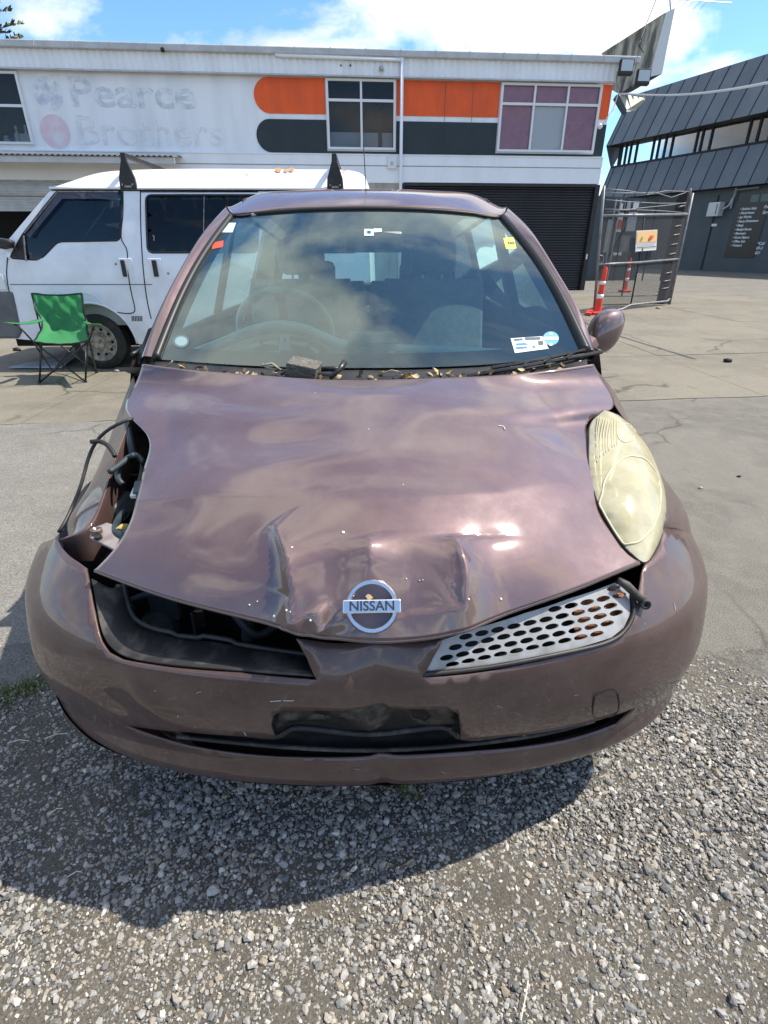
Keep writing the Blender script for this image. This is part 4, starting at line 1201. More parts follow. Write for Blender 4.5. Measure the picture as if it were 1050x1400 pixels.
# stickers inside the glass
def sticker(name, quad, m, off=0.0012, sub=None):
    P = [on_glass(u, v, off)[0] for u, v in quad]
    mb = MB(); mb.add(P, [tuple(range(len(P)))]); return mb.build(name, m, screen)
sticker('permit_sticker', [(302, 305), (323, 305), (318, 318), (299, 318)], M_lblue)
rd = sticker('warning_sticker', [(291, 332), (306, 329), (305, 338), (290, 341)], M_redst)
sticker('service_sticker', [(498, 313.5), (511, 313.5), (511, 322.5), (498, 322.5)], M_lblue)
sticker('service_mark', [(502, 316), (507, 316), (507, 320), (502, 320)], M_green, 0.0018)
sticker('sticker_tail', [(511, 313), (522, 313), (522, 317), (512, 318)], M_white)
sticker('fitness_label', [(688, 326), (702, 325), (706, 340), (692, 341)], M_yellst)
for k in range(3): sticker('label_mark', [(694 + 3 * k, 331.5), (696.2 + 3 * k, 331.2), (696.8 + 3 * k, 334.2), (694.6 + 3 * k, 334.5)], M_ink, 0.0018)
sticker('licence_label', [(698, 463), (741, 460), (750, 477), (704, 483)], mat('pale_paper', (0.66, 0.76, 0.74), 0.6))
for a, b_, c, d in ((702, 464, 714, 467), (717, 462, 738, 466), (705, 470, 722, 473), (705, 475, 720, 478), (735, 467, 742, 473), (727, 471, 731, 477)):
    sticker('label_print', [(a, b_), (c, b_ - 1), (c + 1, d - 1), (a + 1, d)], M_hose if b_ < 468 else M_bluest, 0.0018)
sticker('round_sticker', [(753 + 11 * math.cos(t), 463 + 9.5 * math.sin(t)) for t in np.linspace(0, 6.283, 20, endpoint=False)], mat('sky_blue_print', (0.09, 0.32, 0.50), 0.5))
sticker('round_sticker_band', [(743, 461), (763, 461), (763, 465), (743, 465)], M_lblue, 0.0018)
for t in (455.5, 470): sticker('round_sticker_mark', [(751, t), (755, t), (755, t + 3), (751, t + 3)], M_white, 0.0018)
ov = [(248 + 11 * math.cos(t), 467 + 9 * math.sin(t)) for t in np.linspace(0, 6.283, 24, endpoint=False)]
sticker('oval_sticker', ov, mat('faded_oval_print', (0.10, 0.16, 0.17), 0.5))
sticker('oval_sticker_face', [(248 + 8.5 * math.cos(t), 467 + 6.5 * math.sin(t)) for t in np.linspace(0, 6.283, 24, endpoint=False)], mat('faded_oval_face', (0.26, 0.36, 0.35), 0.5), 0.0018)

# ------------------------------------------------------------------ pillars, roof, sides
AL = [px(311, 284, -.60), px(280, 318, -.632), px(250, 366, -.662), px(213, 440, -.703), px(192, 495, -.735)]
AR = [px(692, 285, .60), px(727, 320, .632), px(760, 374, .662), px(798, 444, .703), px(811, 492, .735)]
for side, gl_, outp in ((-1, WG[::-1, 0], AL), (1, WG[::-1, -1], AR)):
    o_ = curve(outp, 60); i_ = gl_ + WN * 0.006
    m_ = (o_ * 0.45 + i_ * 0.55) + WN * 0.014 + [side * 0.010, -0.004, 0]
    bk_ = o_ + np.array([side * -0.002, 0.07, -0.015])
    bk2 = bk_ + np.array([side * -0.06, 0.03, 0])
    t5 = np.stack([i_, m_, o_, bk_, bk2]); G = spline(np.linspace(0, 1, 5), t5, np.linspace(0, 1, 15))
    mb = MB(); mb.grid(G); mb.build('windscreen_pillar', M_paint, car, True)
    mb = MB(); mb.tube(o_ + [side * 0.003, 0.012, 0.0], 0.006, 5); mb.build('door_seal', M_seal, car, True)
xs_ = np.array([-1, -.86, -.6, -.3, 0, .3, .6, .86, 1.0])
def roofrow(Y, zc, hw, drop, yb=0.0, edge=None):
    return [Vector((hw * x, Y + yb * x * x, zc - drop * (0.10 * x * x + 0.25 * x ** 4 + 0.65 * x ** 10))) for x in xs_]
hd = curve(WT, 9)
hd = curve(WT, 87)
r0 = [Vector(hd[int(round((x / .86 + 1) / 2 * 86))]) + Vector((0, 0.010, 0.009)) for x in xs_[1:-1]]
r0 = [AL[0] + Vector((0.0, 0.004, 0.006))] + r0 + [AR[0] + Vector((0.0, 0.004, 0.006))]
Rn = [r0, roofrow(2.53, 1.443, .612, .036, 0.22), roofrow(2.80, 1.484, .625, .075, 0.12), roofrow(3.15, 1.502, .634, .115), roofrow(3.6, 1.485, .63, .14), roofrow(3.95, 1.435, .61, .135), roofrow(4.18, 1.372, .585, .115)]
RG = tensor(Rn, 60, 70, [0, .1, .24, .43, .68, .87, 1], (xs_ + 1) / 2)
mb = MB(); mb.grid(RG); roof = mb.build('roof', M_paint, car, True, solid=0.004)
for j in (4, -5):
    mb = MB(); mb.tube(RG[6:, j] + [0, 0, 0.001], 0.004, 5); mb.build('roof_channel', M_seal, roof, True)
mb = MB(); mb.grid(RG[6:, 4:-4] - [0, 0, 0.035]); mb.build('headlining', M_head, car, True)
# aerial
ab = py(501, 279, 2.62); mb = MB(); mb.lathe(ab - Vector((0, 0, 0.012)), (0, -0.15, 1), [(0, 0.016), (0.012, 0.013), (0.035, 0.008), (0.045, 0.005)], 12); aer = mb.build('aerial', M_black, car, 40)
mb = MB(); mb.tube([ab + Vector((0, 0, 0.03)), py(497, 196, 2.66)], 0.0022, 6); mb.build('aerial_rod', M_black, aer)

Ys = [1.79, 2.3, 2.9, 3.5, 3.95, 4.25]
for s in (-1, 1):
    net = []
    for Y, k in zip(Ys, (1, 1.012, 1.015, 1.0, .96, .86)):
        net.append([Vector((s * X * k, Y, z)) for X, z in ((.735, .19), (.80, .36), (.822, .60), (.806, .78), (.765, .935))])
    G = tensor(net, 50, 24); mb = MB(); mb.grid(G)
    body = mb.build('body_side', M_paint, car, True)
    # belt and window frames
    belt = G[:, -1]; rail = RG[3:, 0 if s < 0 else -1]
    mb = MB(); mb.tube(belt + [0, 0, 0.003], 0.008, 6); mb.build('belt_moulding', M_seal, car, True)
    def bt(Y): return Vector([np.interp(Y, belt[:, 1], belt[:, k]) for k in range(3)])
    def rl(Y): return Vector([np.interp(Y, rail[:, 1], rail[:, k]) for k in range(3)])
    for y0, y1, y2, y3, nm in ((2.93, 3.02, 2.93, 3.02, 'middle_pillar'), (3.70, 4.22, 3.72, 4.16, 'rear_pillar')):
        mb = MB(); q0 = [bt(y0), bt(y1)]; q1 = [rl(y2), rl(y3)]
        mb.add([q0[0], q0[1], q1[1], q1[0]], [(0, 1, 2, 3)]); mb.build(nm, M_paint if nm == 'rear_pillar' else M_seal, car, solid=0.02)
    for ya, yb, yc, yd in ((1.84, 2.93, 2.55, 2.93), (3.02, 3.70, 3.02, 3.72)):
        n = 8; lo_ = [bt(ya + (yb - ya) * k / n) for k in range(n + 1)]; hi_ = [rl(yc + (yd - yc) * k / n) for k in range(n + 1)]
        mb = MB(); mb.grid(np.stack([np.array([tuple(p) for p in lo_]), np.array([tuple(p) for p in hi_])])); mb.build('side_window', M_cglass, car, True)
    # wheels
    for wy in (1.42, 3.85):
        c = Vector((s * 0.735, wy, 0.285))
        mb = MB(); mb.lathe(c, (s, 0, 0), [(-.085, .20), (-.085, .255), (-.07, .282), (.07, .282), (.085, .262), (.085, .20)], 36, True); wh = mb.build('tyre', M_tyre, car, 40)
        mb = MB(); mb.lathe(c, (s, 0, 0), [(-.07, .205), (.075, .205), (.078, .185), (.055, .17), (.05, .06), (.07, .05), (.07, .0)], 30); mb.build('rim', M_alloy, wh, 40)
# tail: hatch below and rear glass
rear = []
for z, y, w in ((.22, 4.30, .66), (.45, 4.40, .72), (.70, 4.40, .73), (.93, 4.31, .70), (.99, 4.29, .68)):
    rear.append([Vector((w * x, y - 0.10 * abs(x) ** 3, z)) for x in np.linspace(-1, 1, 9)])
mb = MB(); mb.grid(tensor(rear, 20, 30)); mb.build('tailgate', M_paint, car, True)
rw = np.stack([np.array([tuple(p) for p in rear[-1]]), np.array([tuple(Vector((.56 * x, 4.19 - 0.03 * x * x, 1.375))) for x in np.linspace(-1, 1, 9)])])
mb = MB(); mb.grid(rw); rwn = mb.build('rear_window', M_cglass, car, True)
for s in (-1, 1):
    mb = MB(); mb.tube([rw[0][0 if s < 0 else -1], rw[1][0 if s < 0 else -1]], 0.05, 6); mb.build('rear_window_frame', M_intd, car, True)
mb = MB(); mb.tube(rw[0], 0.03, 6); mb.build('rear_window_sill', M_intd, car, True)
mb = MB(); mb.box((-.70, 1.75, .20), (.70, 4.3, .23)); mb.build('floor_pan', M_intd, car)
mb = MB(); mb.box((-.66, 3.75, .25), (.66, 4.2, .86)); mb.build('luggage_area', M_intd, car)

# door mirror on the right; the left one is torn off
mc = py(826, 453, 1.97)
nm_ = []
for i in range(15):
    t = i / 14; la = -math.pi / 2 + math.pi * t; r_ = []
    for j in range(28):
        lo = 2 * math.pi * j / 28
        ex = lambda v, e: math.copysign(abs(v) ** e, v)
        X = 0.064 * ex(math.cos(la), 0.8) * ex(math.cos(lo), 0.8); Y = 0.058 * ex(math.cos(la), .8) * ex(math.sin(lo), 0.8); Z = 0.076 * ex(math.sin(la), 0.85)
        X += 0.020 * (Z / 0.076) * 0.9
        r_.append(mc + Vector((X, Y + 0.25 * X, Z)))
    nm_.append(r_ + [r_[0]])
mb = MB(); mb.grid(np.array([[tuple(p) for p in r_] for r_ in nm_])); dm = mb.build('door_mirror', M_paint, car, True)
mb = MB(); mb.tube([py(806, 470, 1.93), py(797, 480, 1.90), py(790, 486, 1.95)], [0.035, 0.03, 0.03], 8); mb.build('mirror_foot', M_paint, dm, True)
mb = MB(); mb.add([px(797, 440, .70), px(808, 492, .742), px(800, 492, .70), px(785, 452, .675)], [(0, 1, 2, 3)]); mb.build('mirror_corner', M_black, dm, solid=0.006)
mb = MB(); mb.prism([px(190, 500, -.745), px(212, 452, -.712), px(203, 448, -.722), px(186, 492, -.765)], (0, 0.09, 0)); mb.build('mirror_stump', M_black, car, bevel=0.004)

# ------------------------------------------------------------------ cowl, wipers, block, leaves
ce = HG2[-1] + np.array([0, 0.006, -0.022]); cg = spline(np.linspace(0, 1, 80), WG[0], np.linspace(0, 1, NC)) + np.array([0, -0.002, -0.006])
cm = (ce + cg) / 2; cm[:, 2] -= 0.012
mb = MB(); mb.grid(np.stack([ce, cm, cg])); mb.build('scuttle_panel', M_black, car, True)
def cowl(s, t):
    j = int(np.clip(s, 0, 1) * (NC - 1)); return Vector(ce[j] * (1 - t) + cg[j] * t) + Vector((0, 0, -0.010 * math.sin(math.pi * t)))
def cowl_px(u, v):
    best = None
    for s in np.linspace(0.02, 0.98, 97):
        for t in (0.1, 0.3, 0.5, 0.7, 0.9):
            p = cowl(s, t); d = np.abs(proj(np.array(p)) - (u, v)).sum()
            if best is None or d < best[0]: best = (d, p)
    return best[1]
M_wip = mat('wiper_black', (0.010, 0.010, 0.010), 0.35, col2=(0.035, 0.033, 0.03), nscale=40)
def wiper(pxs, r, lift, name='wiper_arm', k=5):
    pts = []
    for u, v in pxs:
        try: p, n = on_glass(u, v, lift)
        except Exception: p = cowl_px(u, v)
        pts.append(p)
    mb = MB(); mb.tube(pts, r, k); return mb.build(name, M_wip, car)
def wpt(u, v, y): return py(u, v, y)
mb = MB(); mb.tube([wpt(640, 514, 1.56), wpt(700, 504, 1.575), wpt(770, 491, 1.61), wpt(823, 481, 1.66)], 0.006, 6); wa = mb.build('wiper_arm', M_wip, car)
mb = MB(); mb.tube([wpt(672, 503, 1.60), wpt(735, 493, 1.615), wpt(801, 478, 1.66)], 0.0055, 6); mb.build('wiper_blade', M_wip, wa)
mb = MB(); mb.tube([wpt(690, 509, 1.57), wpt(745, 499, 1.59), wpt(800, 486, 1.64)], 0.004, 5); mb.build('wiper_blade', M_wip, wa)
for u in (715, 745, 775): 
    mb = MB(); mb.bar(wpt(u, 502 - (u - 715) * .2, 1.59), wpt(u + 8, 494 - (u - 715) * .2, 1.61), 0.008, 0.006); mb.build('wiper_clip', M_wip, wa)
mb = MB(); mb.lathe(wpt(789, 493, 1.64), (0, -.3, 1), [(-0.02, .016), (.004, .016), (.008, .01)], 12); mb.build('wiper_pivot', M_wip, wa, 40)
mb = MB(); mb.tube([wpt(452, 516, 1.52), wpt(465, 504, 1.55), wpt(471, 495, 1.57)], [0.006, .008, .010], 7); wb = mb.build('wiper_stub', M_wip, car, True)
mb = MB(); mb.tube([wpt(432, 505, 1.58), wpt(450, 504, 1.57), wpt(466, 505, 1.56)], 0.008, 6); mb.build('wiper_link', M_wip, wb, True)
mb = MB(); mb.tube([wpt(384, 512, 1.55), wpt(392, 508, 1.56), wpt(384, 505, 1.57), wpt(376, 507, 1.57)], 0.004, 6); mb.build('washer_hose', M_wip, car, True)
blk = thing('wooden_block', 'weathered grey block lying on the scuttle below the windscreen', 'block', tuple(wpt(415, 514, 1.53)))
mb = MB(); c = wpt(415, 505, 1.545)
mb.obox(c, Vector((0.042, -0.006, -0.008)), Vector((0.008, 0.026, 0.006)), Vector((0.006, -0.008, 0.022))); mb.build('block', mat('weathered_block', (0.17, 0.155, 0.125), 0.9, col2=(0.10, 0.095, 0.085), nscale=60, bump=0.6, bscale=120), blk, bevel=0.003)
twigs = [((356, 500), (372, 497), (384, 506)), ((358, 498), (366, 503), (378, 505)), ((225, 503), (233, 497), (236, 493)), ((362, 506), (366, 516)), ((520, 512), (535, 506), (545, 508))]
for k, tw in enumerate(twigs):
    mb = MB(); mb.tube([wpt(u, v, 1.555 if u > 300 else 1.64) for u, v in tw], 0.0035 if k < 2 else 0.002, 5)
    o = mb.build('twig', mat('bleached_twig', (0.42, 0.36, 0.27), 0.9, col2=(0.28, 0.22, 0.15), nscale=80), None, True)
    tag(o, ['pale bleached twig beside the block on the scuttle', 'short pale twig end crossing another twig beside the block', 'thin twig sticking up at the left end of the bonnet', 'short upright twig stub left of the block', 'thin twig among leaves right of the wiper stub'][k], 'twig')
spots = []
rl_ = random.Random(3)
for k in range(95):
    u = rl_.choice([rl_.uniform(228, 400), rl_.uniform(440, 560), rl_.uniform(545, 690), rl_.uniform(545, 690), rl_.uniform(690, 790)])
    s = (u - 194) / (812 - 194)
    spots.append((u, s, rl_.betavariate(1.4, 1.6)))
for u, s, t in spots:
    lab, grp_ = (('small dry leaf in the litter left of the grey block', 'leaves left of the block') if u < 400 else
                 ('small dry leaf in the litter just right of the wiper stub', 'leaves right of the wiper stub') if u < 545 else
                 ('small dry leaf in the litter along the middle right of the scuttle', 'leaves at the middle right of the scuttle') if u < 690 else
                 ('small dry leaf lying under the parked wiper blades', 'leaves under the wiper blades'))
    p = cowl(s, 0.08 + 0.8 * t) + Vector((0, 0, 0.006 + rl_.uniform(0, 0.008)))
    put_leaf(p, rl_.uniform(0.014, 0.034), lab, grp_, 0.7)

# ------------------------------------------------------------------ cabin
dp = curve([py(205, 497, 1.98), py(245, 489, 1.98), py(300, 470, 1.98), py(345, 452, 1.97), py(385, 445, 1.96), py(425, 453, 1.97), py(465, 470, 1.98), py(520, 477, 1.98), py(600, 479, 1.98), py(690, 484, 1.98), py(770, 489, 1.98)], 90)
mb = MB(); mb.tube(dp, 0.017, 8); dash_edge = mb.build('dash_edge_trim', M_dashl, car, True)
mb = MB(); mb.tube(dp + [0, -0.02, -0.012], 0.006, 8); mb.build('dash_edge_trim', M_dash, car, True)
fr_ = dp.copy(); fr_[:, 1] = 1.70; fr_[:, 2] = 0.915
midd = (dp + fr_) / 2; midd[:, 2] -= 0.035
mb = MB(); mb.grid(np.stack([dp + [0, 0.0, -0.01], midd, fr_])); mb.build('dashboard', M_dash, car, True)
lw = dp.copy(); lw[:, 2] = 0.62; lw[:, 1] += 0.06
mb = MB(); mb.grid(np.stack([dp + [0, 0.004, -0.004], dp + [0, 0.05, -0.02], lw + [0, 0.03, 0]])); mb.build('dashboard_face', M_intd, car, True)
cl = thing_part = None
cc = py(392, 478, 1.84)
mb = MB(); poly = [py(u, v, 1.85) for u, v in ((330, 495), (333, 478), (345, 468), (365, 463), (392, 461), (420, 464), (440, 472), (448, 482), (448, 496))]
mb.prism(poly, (0, 0.02, 0)); clus = mb.build('instrument_cluster', M_green, car)
for quad in ([(334, 474), (354, 467), (357, 472), (337, 479)], [(359, 467), (379, 466), (379, 471), (359, 471)], [(398, 466), (420, 469), (419, 474), (399, 471)], [(422, 471), (436, 480), (435, 487), (424, 476)],
             [(384, 458), (395, 458), (398, 479), (380, 479)], [(364, 481), (384, 480), (384, 490), (363, 490)], [(369, 490), (380, 490), (376, 496), (372, 496)], [(334, 479), (337, 479), (335, 492), (331, 492)]):
    mb = MB(); mb.prism([py(u, v, 1.838) for u, v in quad], (0, 0.008, 0)); mb.build('cluster_clip', M_white, clus)
mb = MB(); mb.prism([py(u, v, 1.836) for u, v in ((387, 462), (391, 462), (391, 467), (387, 467))], (0, 0.008, 0)); mb.build('clip_slot', M_ink, clus)
mb = MB(); mb.prism([py(u, v, 1.84) for u, v in ((338, 480), (361, 481), (361, 488), (337, 488))], (0, 0.008, 0)); mb.build('cluster_chip', M_dash, clus)
mb = MB(); mb.prism([py(u, v, 1.93) for u, v in ((476, 456), (541, 456), (542, 469), (476, 469))], (0, 0.05, 0)); mb.build('dash_box', mat('pale_dash_box', (0.50, 0.56, 0.50), 0.6), car, bevel=0.002)
mb = MB(); mb.prism([py(u, v, 1.85) for u, v in ((430, 495), (436, 482), (446, 479), (452, 492), (453, 497))], (0, 0.06, 0)); mb.build('dash_duct', M_hose, car)
for (a, b_, c, d) in ((528, 481, 540, 487), (560, 479, 568, 483)):
    mb = MB(); mb.prism([py(u, v, 1.90) for u, v in ((a, b_), (c, b_), (c, d), (a, d))], (0, 0.01, 0)); mb.build('dash_connector', M_dashl, car)
# steering wheel
sc_ = py(391, 452, 2.22); nrm = Vector((0, 0.86, 0.5)).normalized(); a1 = Vector((1, 0, 0)); a2 = nrm.cross(a1)
swp = [sc_ + a1 * (0.178 * math.cos(t)) + a2 * (0.178 * math.sin(t)) for t in np.linspace(0, 2 * math.pi, 48, endpoint=False)]
mb = MB(); mb.tube(swp, 0.016, 8, True); sw = mb.build('steering_wheel', mat('sunlit_wheel_rim', (0.62, 0.64, 0.56), 0.5), car, True)  # pale rim colour carries the daylight falling on the wheel
mb = MB(); mb.lathe(sc_ - nrm * 0.03, nrm, [(-0.03, 0.05), (0.0, 0.07), (0.03, 0.06), (0.04, 0.03)], 20); mb.build('wheel_hub', M_intd, sw, 40)
for t in (-0.15, math.pi + 0.15, math.pi * 1.5):
    mb = MB(); mb.tube([sc_ - nrm * 0.01, sc_ + a1 * (0.17 * math.cos(t)) + a2 * (0.17 * math.sin(t))], 0.018, 6); mb.build('wheel_spoke', M_intd, sw, True)
# seats
def seat(x, y, w, parent=car, zt=1.08, hr=True):
    net = []
    for s, (yy, zz, th) in enumerate(((y - 0.02, .48, .10), (y + .04, .70, .09), (y + .11, .92, .075), (y + .16, zt, .05))):
        net.append([Vector((x + w * k, yy + 0.03 * (k * k) - (0.0), zz)) for k in (-1, -.8, -.4, 0, .4, .8, 1)])
    mb = MB(); G = tensor(net, 16, 20); mb.grid(G); st = mb.build('seat_back', M_fabric, parent, True, solid=0.09, offset=1)
    mb = MB(); mb.box((x - w, y - 0.50, .36), (x + w, y + 0.0, .50)); mb.build('seat_cushion', M_fabric, st, bevel=0.04)
    if hr:
        mb = MB(); mb.box((x - .12, y + .15, zt + .04), (x + .12, y + .24, zt + .21)); mb.build('headrest', M_fabric, st, bevel=0.04)
        for k in (-.05, .05):
            mb = MB(); mb.tube([(x + k, y + .19, zt - .02), (x + k, y + .195, zt + .06)], 0.006, 6); mb.build('headrest_post', M_steel, st)
    return st
seat(-.34, 2.85, .23); seat(.34, 2.85, .23)
seat(-.33, 3.62, .30, zt=.96); seat(.33, 3.62, .30, zt=.96)
# rear-view mirror, overhead console, sun visors, centre trim
mc2 = py(512, 331, 2.20)
mb = MB(); mb.obox(mc2, Vector((.108, 0.0, 0)), Vector((0, .016, .004)), Vector((0, -.006, .034))); rv = mb.build('rear_view_mirror', mat('mirror_back', (0.30, 0.32, 0.29), 0.5), car, bevel=0.014)
mb = MB(); mb.tube([mc2 + Vector((0, 0, .02)), py(508, 312, 2.27)], 0.012, 8); mb.build('mirror_stalk', M_intd, rv)
mb = MB(); mb.prism([py(u, v, 2.42) for u, v in ((447, 295), (560, 295), (545, 312), (465, 313))], (0, 0.10, 0.02)); mb.build('overhead_console', M_dash, car, bevel=0.008)
for s in (-1, 1):
    mb = MB(); mb.obox((s * .27, 2.50, 1.372), Vector((.19, 0, 0)), Vector((0, .07, .012)), Vector((0, -.002, .010))); mb.build('sun_visor', M_head, car, bevel=0.008)
# ------------------------------------------------------------------ white van
M_vw = mat('white_van_paint', (0.78, 0.80, 0.82), 0.35, coat=0.4, col2=(0.62, 0.63, 0.63), nscale=3.0, ndetail=9, lo=0.42, hi=0.8, spec=0.4)
M_vgrey = mat('grey_bumper_plastic', (0.10, 0.10, 0.105), 0.6, col2=(0.14, 0.14, 0.14), nscale=8)
M_rust = mat('rust', (0.35, 0.12, 0.04), 0.9, col2=(0.55, 0.33, 0.15), nscale=60)
M_steelw = mat('rusty_steel_wheel', (0.42, 0.40, 0.36), 0.6, 0.3, col2=(0.16, 0.10, 0.06), nscale=22, lo=0.42, hi=0.68)
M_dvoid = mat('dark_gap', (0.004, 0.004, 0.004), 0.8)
VY = 6.22
def vp(u, v, y=VY): return py(u, v, y)
van = thing('white_van', 'white high-roofed van with black roof rack feet parked behind the car', 'van', (vp(250, 470).x, 7.0, 0))
def v2(pts): return [(vp(u, v).x, vp(u, v).z) for u, v in pts]
def tumble(z): return VY + 0.16 * np.maximum(0, z - 0.95) ** 1.6 + 0.10 * np.maximum(0, 0.42 - z)
def rnd(pts, r=0.3, n=5):
    """rounded polygon corners"""
    out = []; m = len(pts)
    for i in range(m):
        p = np.array(pts[i]); a = np.array(pts[i - 1]); b_ = np.array(pts[(i + 1) % m])
        p0, p1 = p + (a - p) * min(0.45, r / max(1e-6, np.linalg.norm(a - p))), p + (b_ - p) * min(0.45, r / max(1e-6, np.linalg.norm(b_ - p)))
        for k in range(n):
            t = k / (n - 1); out.append(tuple(p0 * (1 - t) ** 2 + 2 * p * t * (1 - t) + p1 * t * t))
    return out
w_front = rnd(v2([(12, 354), (27, 322), (70, 259.5), (161, 259), (162.5, 329), (77, 330.5), (53, 357)]), 0.05)
w_slide = rnd(v2([(194, 265.5), (352, 265.5), (352, 345), (201, 345.5)]), 0.06)
w_rear = rnd(v2([(372, 265.5), (488, 265.5), (490, 345), (372, 345)]), 0.06)
wc = v2([(134, 470)])[0]; wcr = (wc[0] + 2.22, wc[1]); RA = 0.43
arch = [(wc[0] + RA * math.cos(t), wc[1] + RA * 0.99 * math.sin(t)) for t in np.linspace(math.pi * 1.0, 0.0, 22)]
archr = [(wcr[0] + RA * math.cos(t), wcr[1] + RA * 0.99 * math.sin(t)) for t in np.linspace(math.pi * 1.0, 0.0, 22)]
zb = vp(200, 471).z
sil = v2([(-12, 460), (-18, 425), (-16, 398), (-10, 362), (0, 336), (11, 325), (58, 262), (64, 257)]) + v2([(150, 256), (300, 256), (430, 256), (492, 257), (503, 300), (507, 390), (503, 466)])
low = [(wcr[0] + RA, zb)] + list(reversed(archr)) + [(wc[0] + RA + 0.02, zb)] + list(reversed(arch)) + [(wc[0] - RA, zb + 0.02)]
loop = sil + low
pp_, tt_ = polymesh([loop, w_front, w_slide, w_rear], 0.07, 0.035)
def crease(x, z):
    c = 0.010 * np.exp(-((z - v2([(100, 355)])[0][1]) / 0.02) ** 2)
    return c
Pn = np.stack([pp_[:, 0], tumble(pp_[:, 1]) - crease(pp_[:, 0], pp_[:, 1]), pp_[:, 1]], 1)
mesh_obj('body_side', Pn, tt_, M_vw, van, True)
VW = 1.62
Pf = Pn.copy(); Pf[:, 1] = 2 * VY + VW - Pf[:, 1]
pf2, tf2 = polymesh([loop], 0.12, 0.05)
mesh_obj('body_side', np.stack([pf2[:, 0], 2 * VY + VW - tumble(pf2[:, 1]), pf2[:, 1]], 1), tf2, M_vw, van, True)
# front, rear and belly closed across the width
fr_l = np.array(sil[:8]); 
def across(pr, name, m, n=10, bul=0.05, par=van):
    rows = []
    for k in range(n + 1):
        t = k / n
        r_ = []
        for x, z in pr:
            y0 = tumble(np.array(z)); y1 = 2 * VY + VW - y0
            r_.append((x - bul * math.sin(math.pi * t) ** 0.7 * (1 if x < 0 else -1), y0 + (y1 - y0) * t, z))
        rows.append(r_)
    mb = MB(); mb.grid(np.array(rows)); return mb.build(name, m, par, True)
cx_v = (sil[0][0] + sil[-1][0]) / 2
def across2(pr, name, m, sgn, bul=0.06):
    rows = []
    for k in range(11):
        t = k / 10; rows.append([(x + sgn * bul * math.sin(math.pi * t) ** 0.7, tumble(np.array(z)) + (2 * VY + VW - 2 * tumble(np.array(z))) * t, z) for x, z in pr])
    mb = MB(); mb.grid(np.array(rows)); return mb.build(name, m, van, True)
across2(sil[0:6], 'nose', M_vw, -1)
across2(sil[5:8], 'windscreen', M_vglass, -1)
across2(sil[-4:], 'tailgate', M_vw, 1)
mb = MB(); mb.box((sil[0][0] + .1, VY + .25, zb - 0.05), (sil[-1][0] - .05, VY + VW - .25, zb + 0.06)); mb.build('chassis', M_dvoid, van)
mb = MB(); mb.box((wc[0] - .45, VY + .20, zb), (wc[0] + .45, VY + VW - .2, zb + .46)); mb.build('wheel_housing', M_dvoid, van)
mb = MB(); mb.box((wc[0] + .9, VY + .30, zb + .1), (sil[-1][0] - .15, VY + VW - .3, 1.05)); mb.build('load_floor', M_dvoid, van)
mb = MB(); mb.box((vp(172, 300).x, VY + .3, zb + .1), (vp(182, 300).x, VY + VW - .3, 1.7)); mb.build('cab_partition', mat('van_interior', (0.03, 0.04, 0.045), 0.8), van)
# high roof
zt = [(58, 256.5), (66, 250), (80, 243), (105, 234), (140, 229.5), (200, 227.5), (300, 227), (430, 228), (485, 231), (498, 238), (505, 256.5)]
rx = curve([(vp(u, v).x, vp(u, v, VY + .35).z) for u, v in zt], 60)
drip = vp(200, 256).z; rows = []
for x, z in rx:
    h = max(0.004, z - drip); y0 = float(tumble(np.array(drip))) - 0.012; y1 = 2 * VY + VW - y0
    r_ = []
    for k in range(25):
        t = k / 24; s = 1 - abs(2 * t - 1) ** 4.2
        r_.append((x, y0 + (y1 - y0) * t, drip + h * (0.02 + 0.98 * s)))
    rows.append(r_)
mb = MB(); mb.grid(np.array(rows)); vroof = mb.build('roof', M_vw, van, True)
mb = MB(); mb.tube([(x, float(tumble(np.array(drip))) - 0.014, drip) for x in np.linspace(vp(60, 256).x, vp(500, 256).x, 12)], 0.012, 6); mb.build('drip_rail', M_vw, vroof, True)
mb = MB(); mb.tube([(x, float(tumble(np.array(drip))) - 0.010, drip - 0.018) for x in np.linspace(vp(62, 256).x, vp(498, 256).x, 12)], 0.006, 5); mb.build('rail_shadow_gap', M_dvoid, vroof, True)
for (a, b_) in (((376, 229), (386, 236)), ((387, 231), (394, 236)), ((394, 229), (403, 235)), ((336, 238), (340, 240)), ((466, 233), (475, 235)), ((250, 247), (252, 249))):
    u0, v0 = a; u1, v1 = b_
    P_ = []
    for k in range(9):
        t = 2 * math.pi * k / 9; u = (u0 + u1) / 2 + (u1 - u0) / 2 * math.cos(t) * random.uniform(.6, 1.1); v = (v0 + v1) / 2 + (v1 - v0) / 2 * math.sin(t) * random.uniform(.6, 1.1)
        z = vp(u, v, VY + .2).z; hh = max(.05, np.interp(vp(u, v).x, rx[:, 0], rx[:, 1]) - drip)
        s = np.clip((z - drip) / hh, 0.05, .97); tt = (1 - (1 - (s - 0.02) / .98) ** (1 / 4.2)) / 2
        y0 = float(tumble(np.array(drip))) - .012; P_.append(py(u, v, y0 + (2 * VY + VW - 2 * y0) * tt) + Vector((0, -0.003, 0.003)))
    mb = MB(); mb.add(P_, [tuple(range(9))]); mb.build('rust_patch', M_rust, vroof)
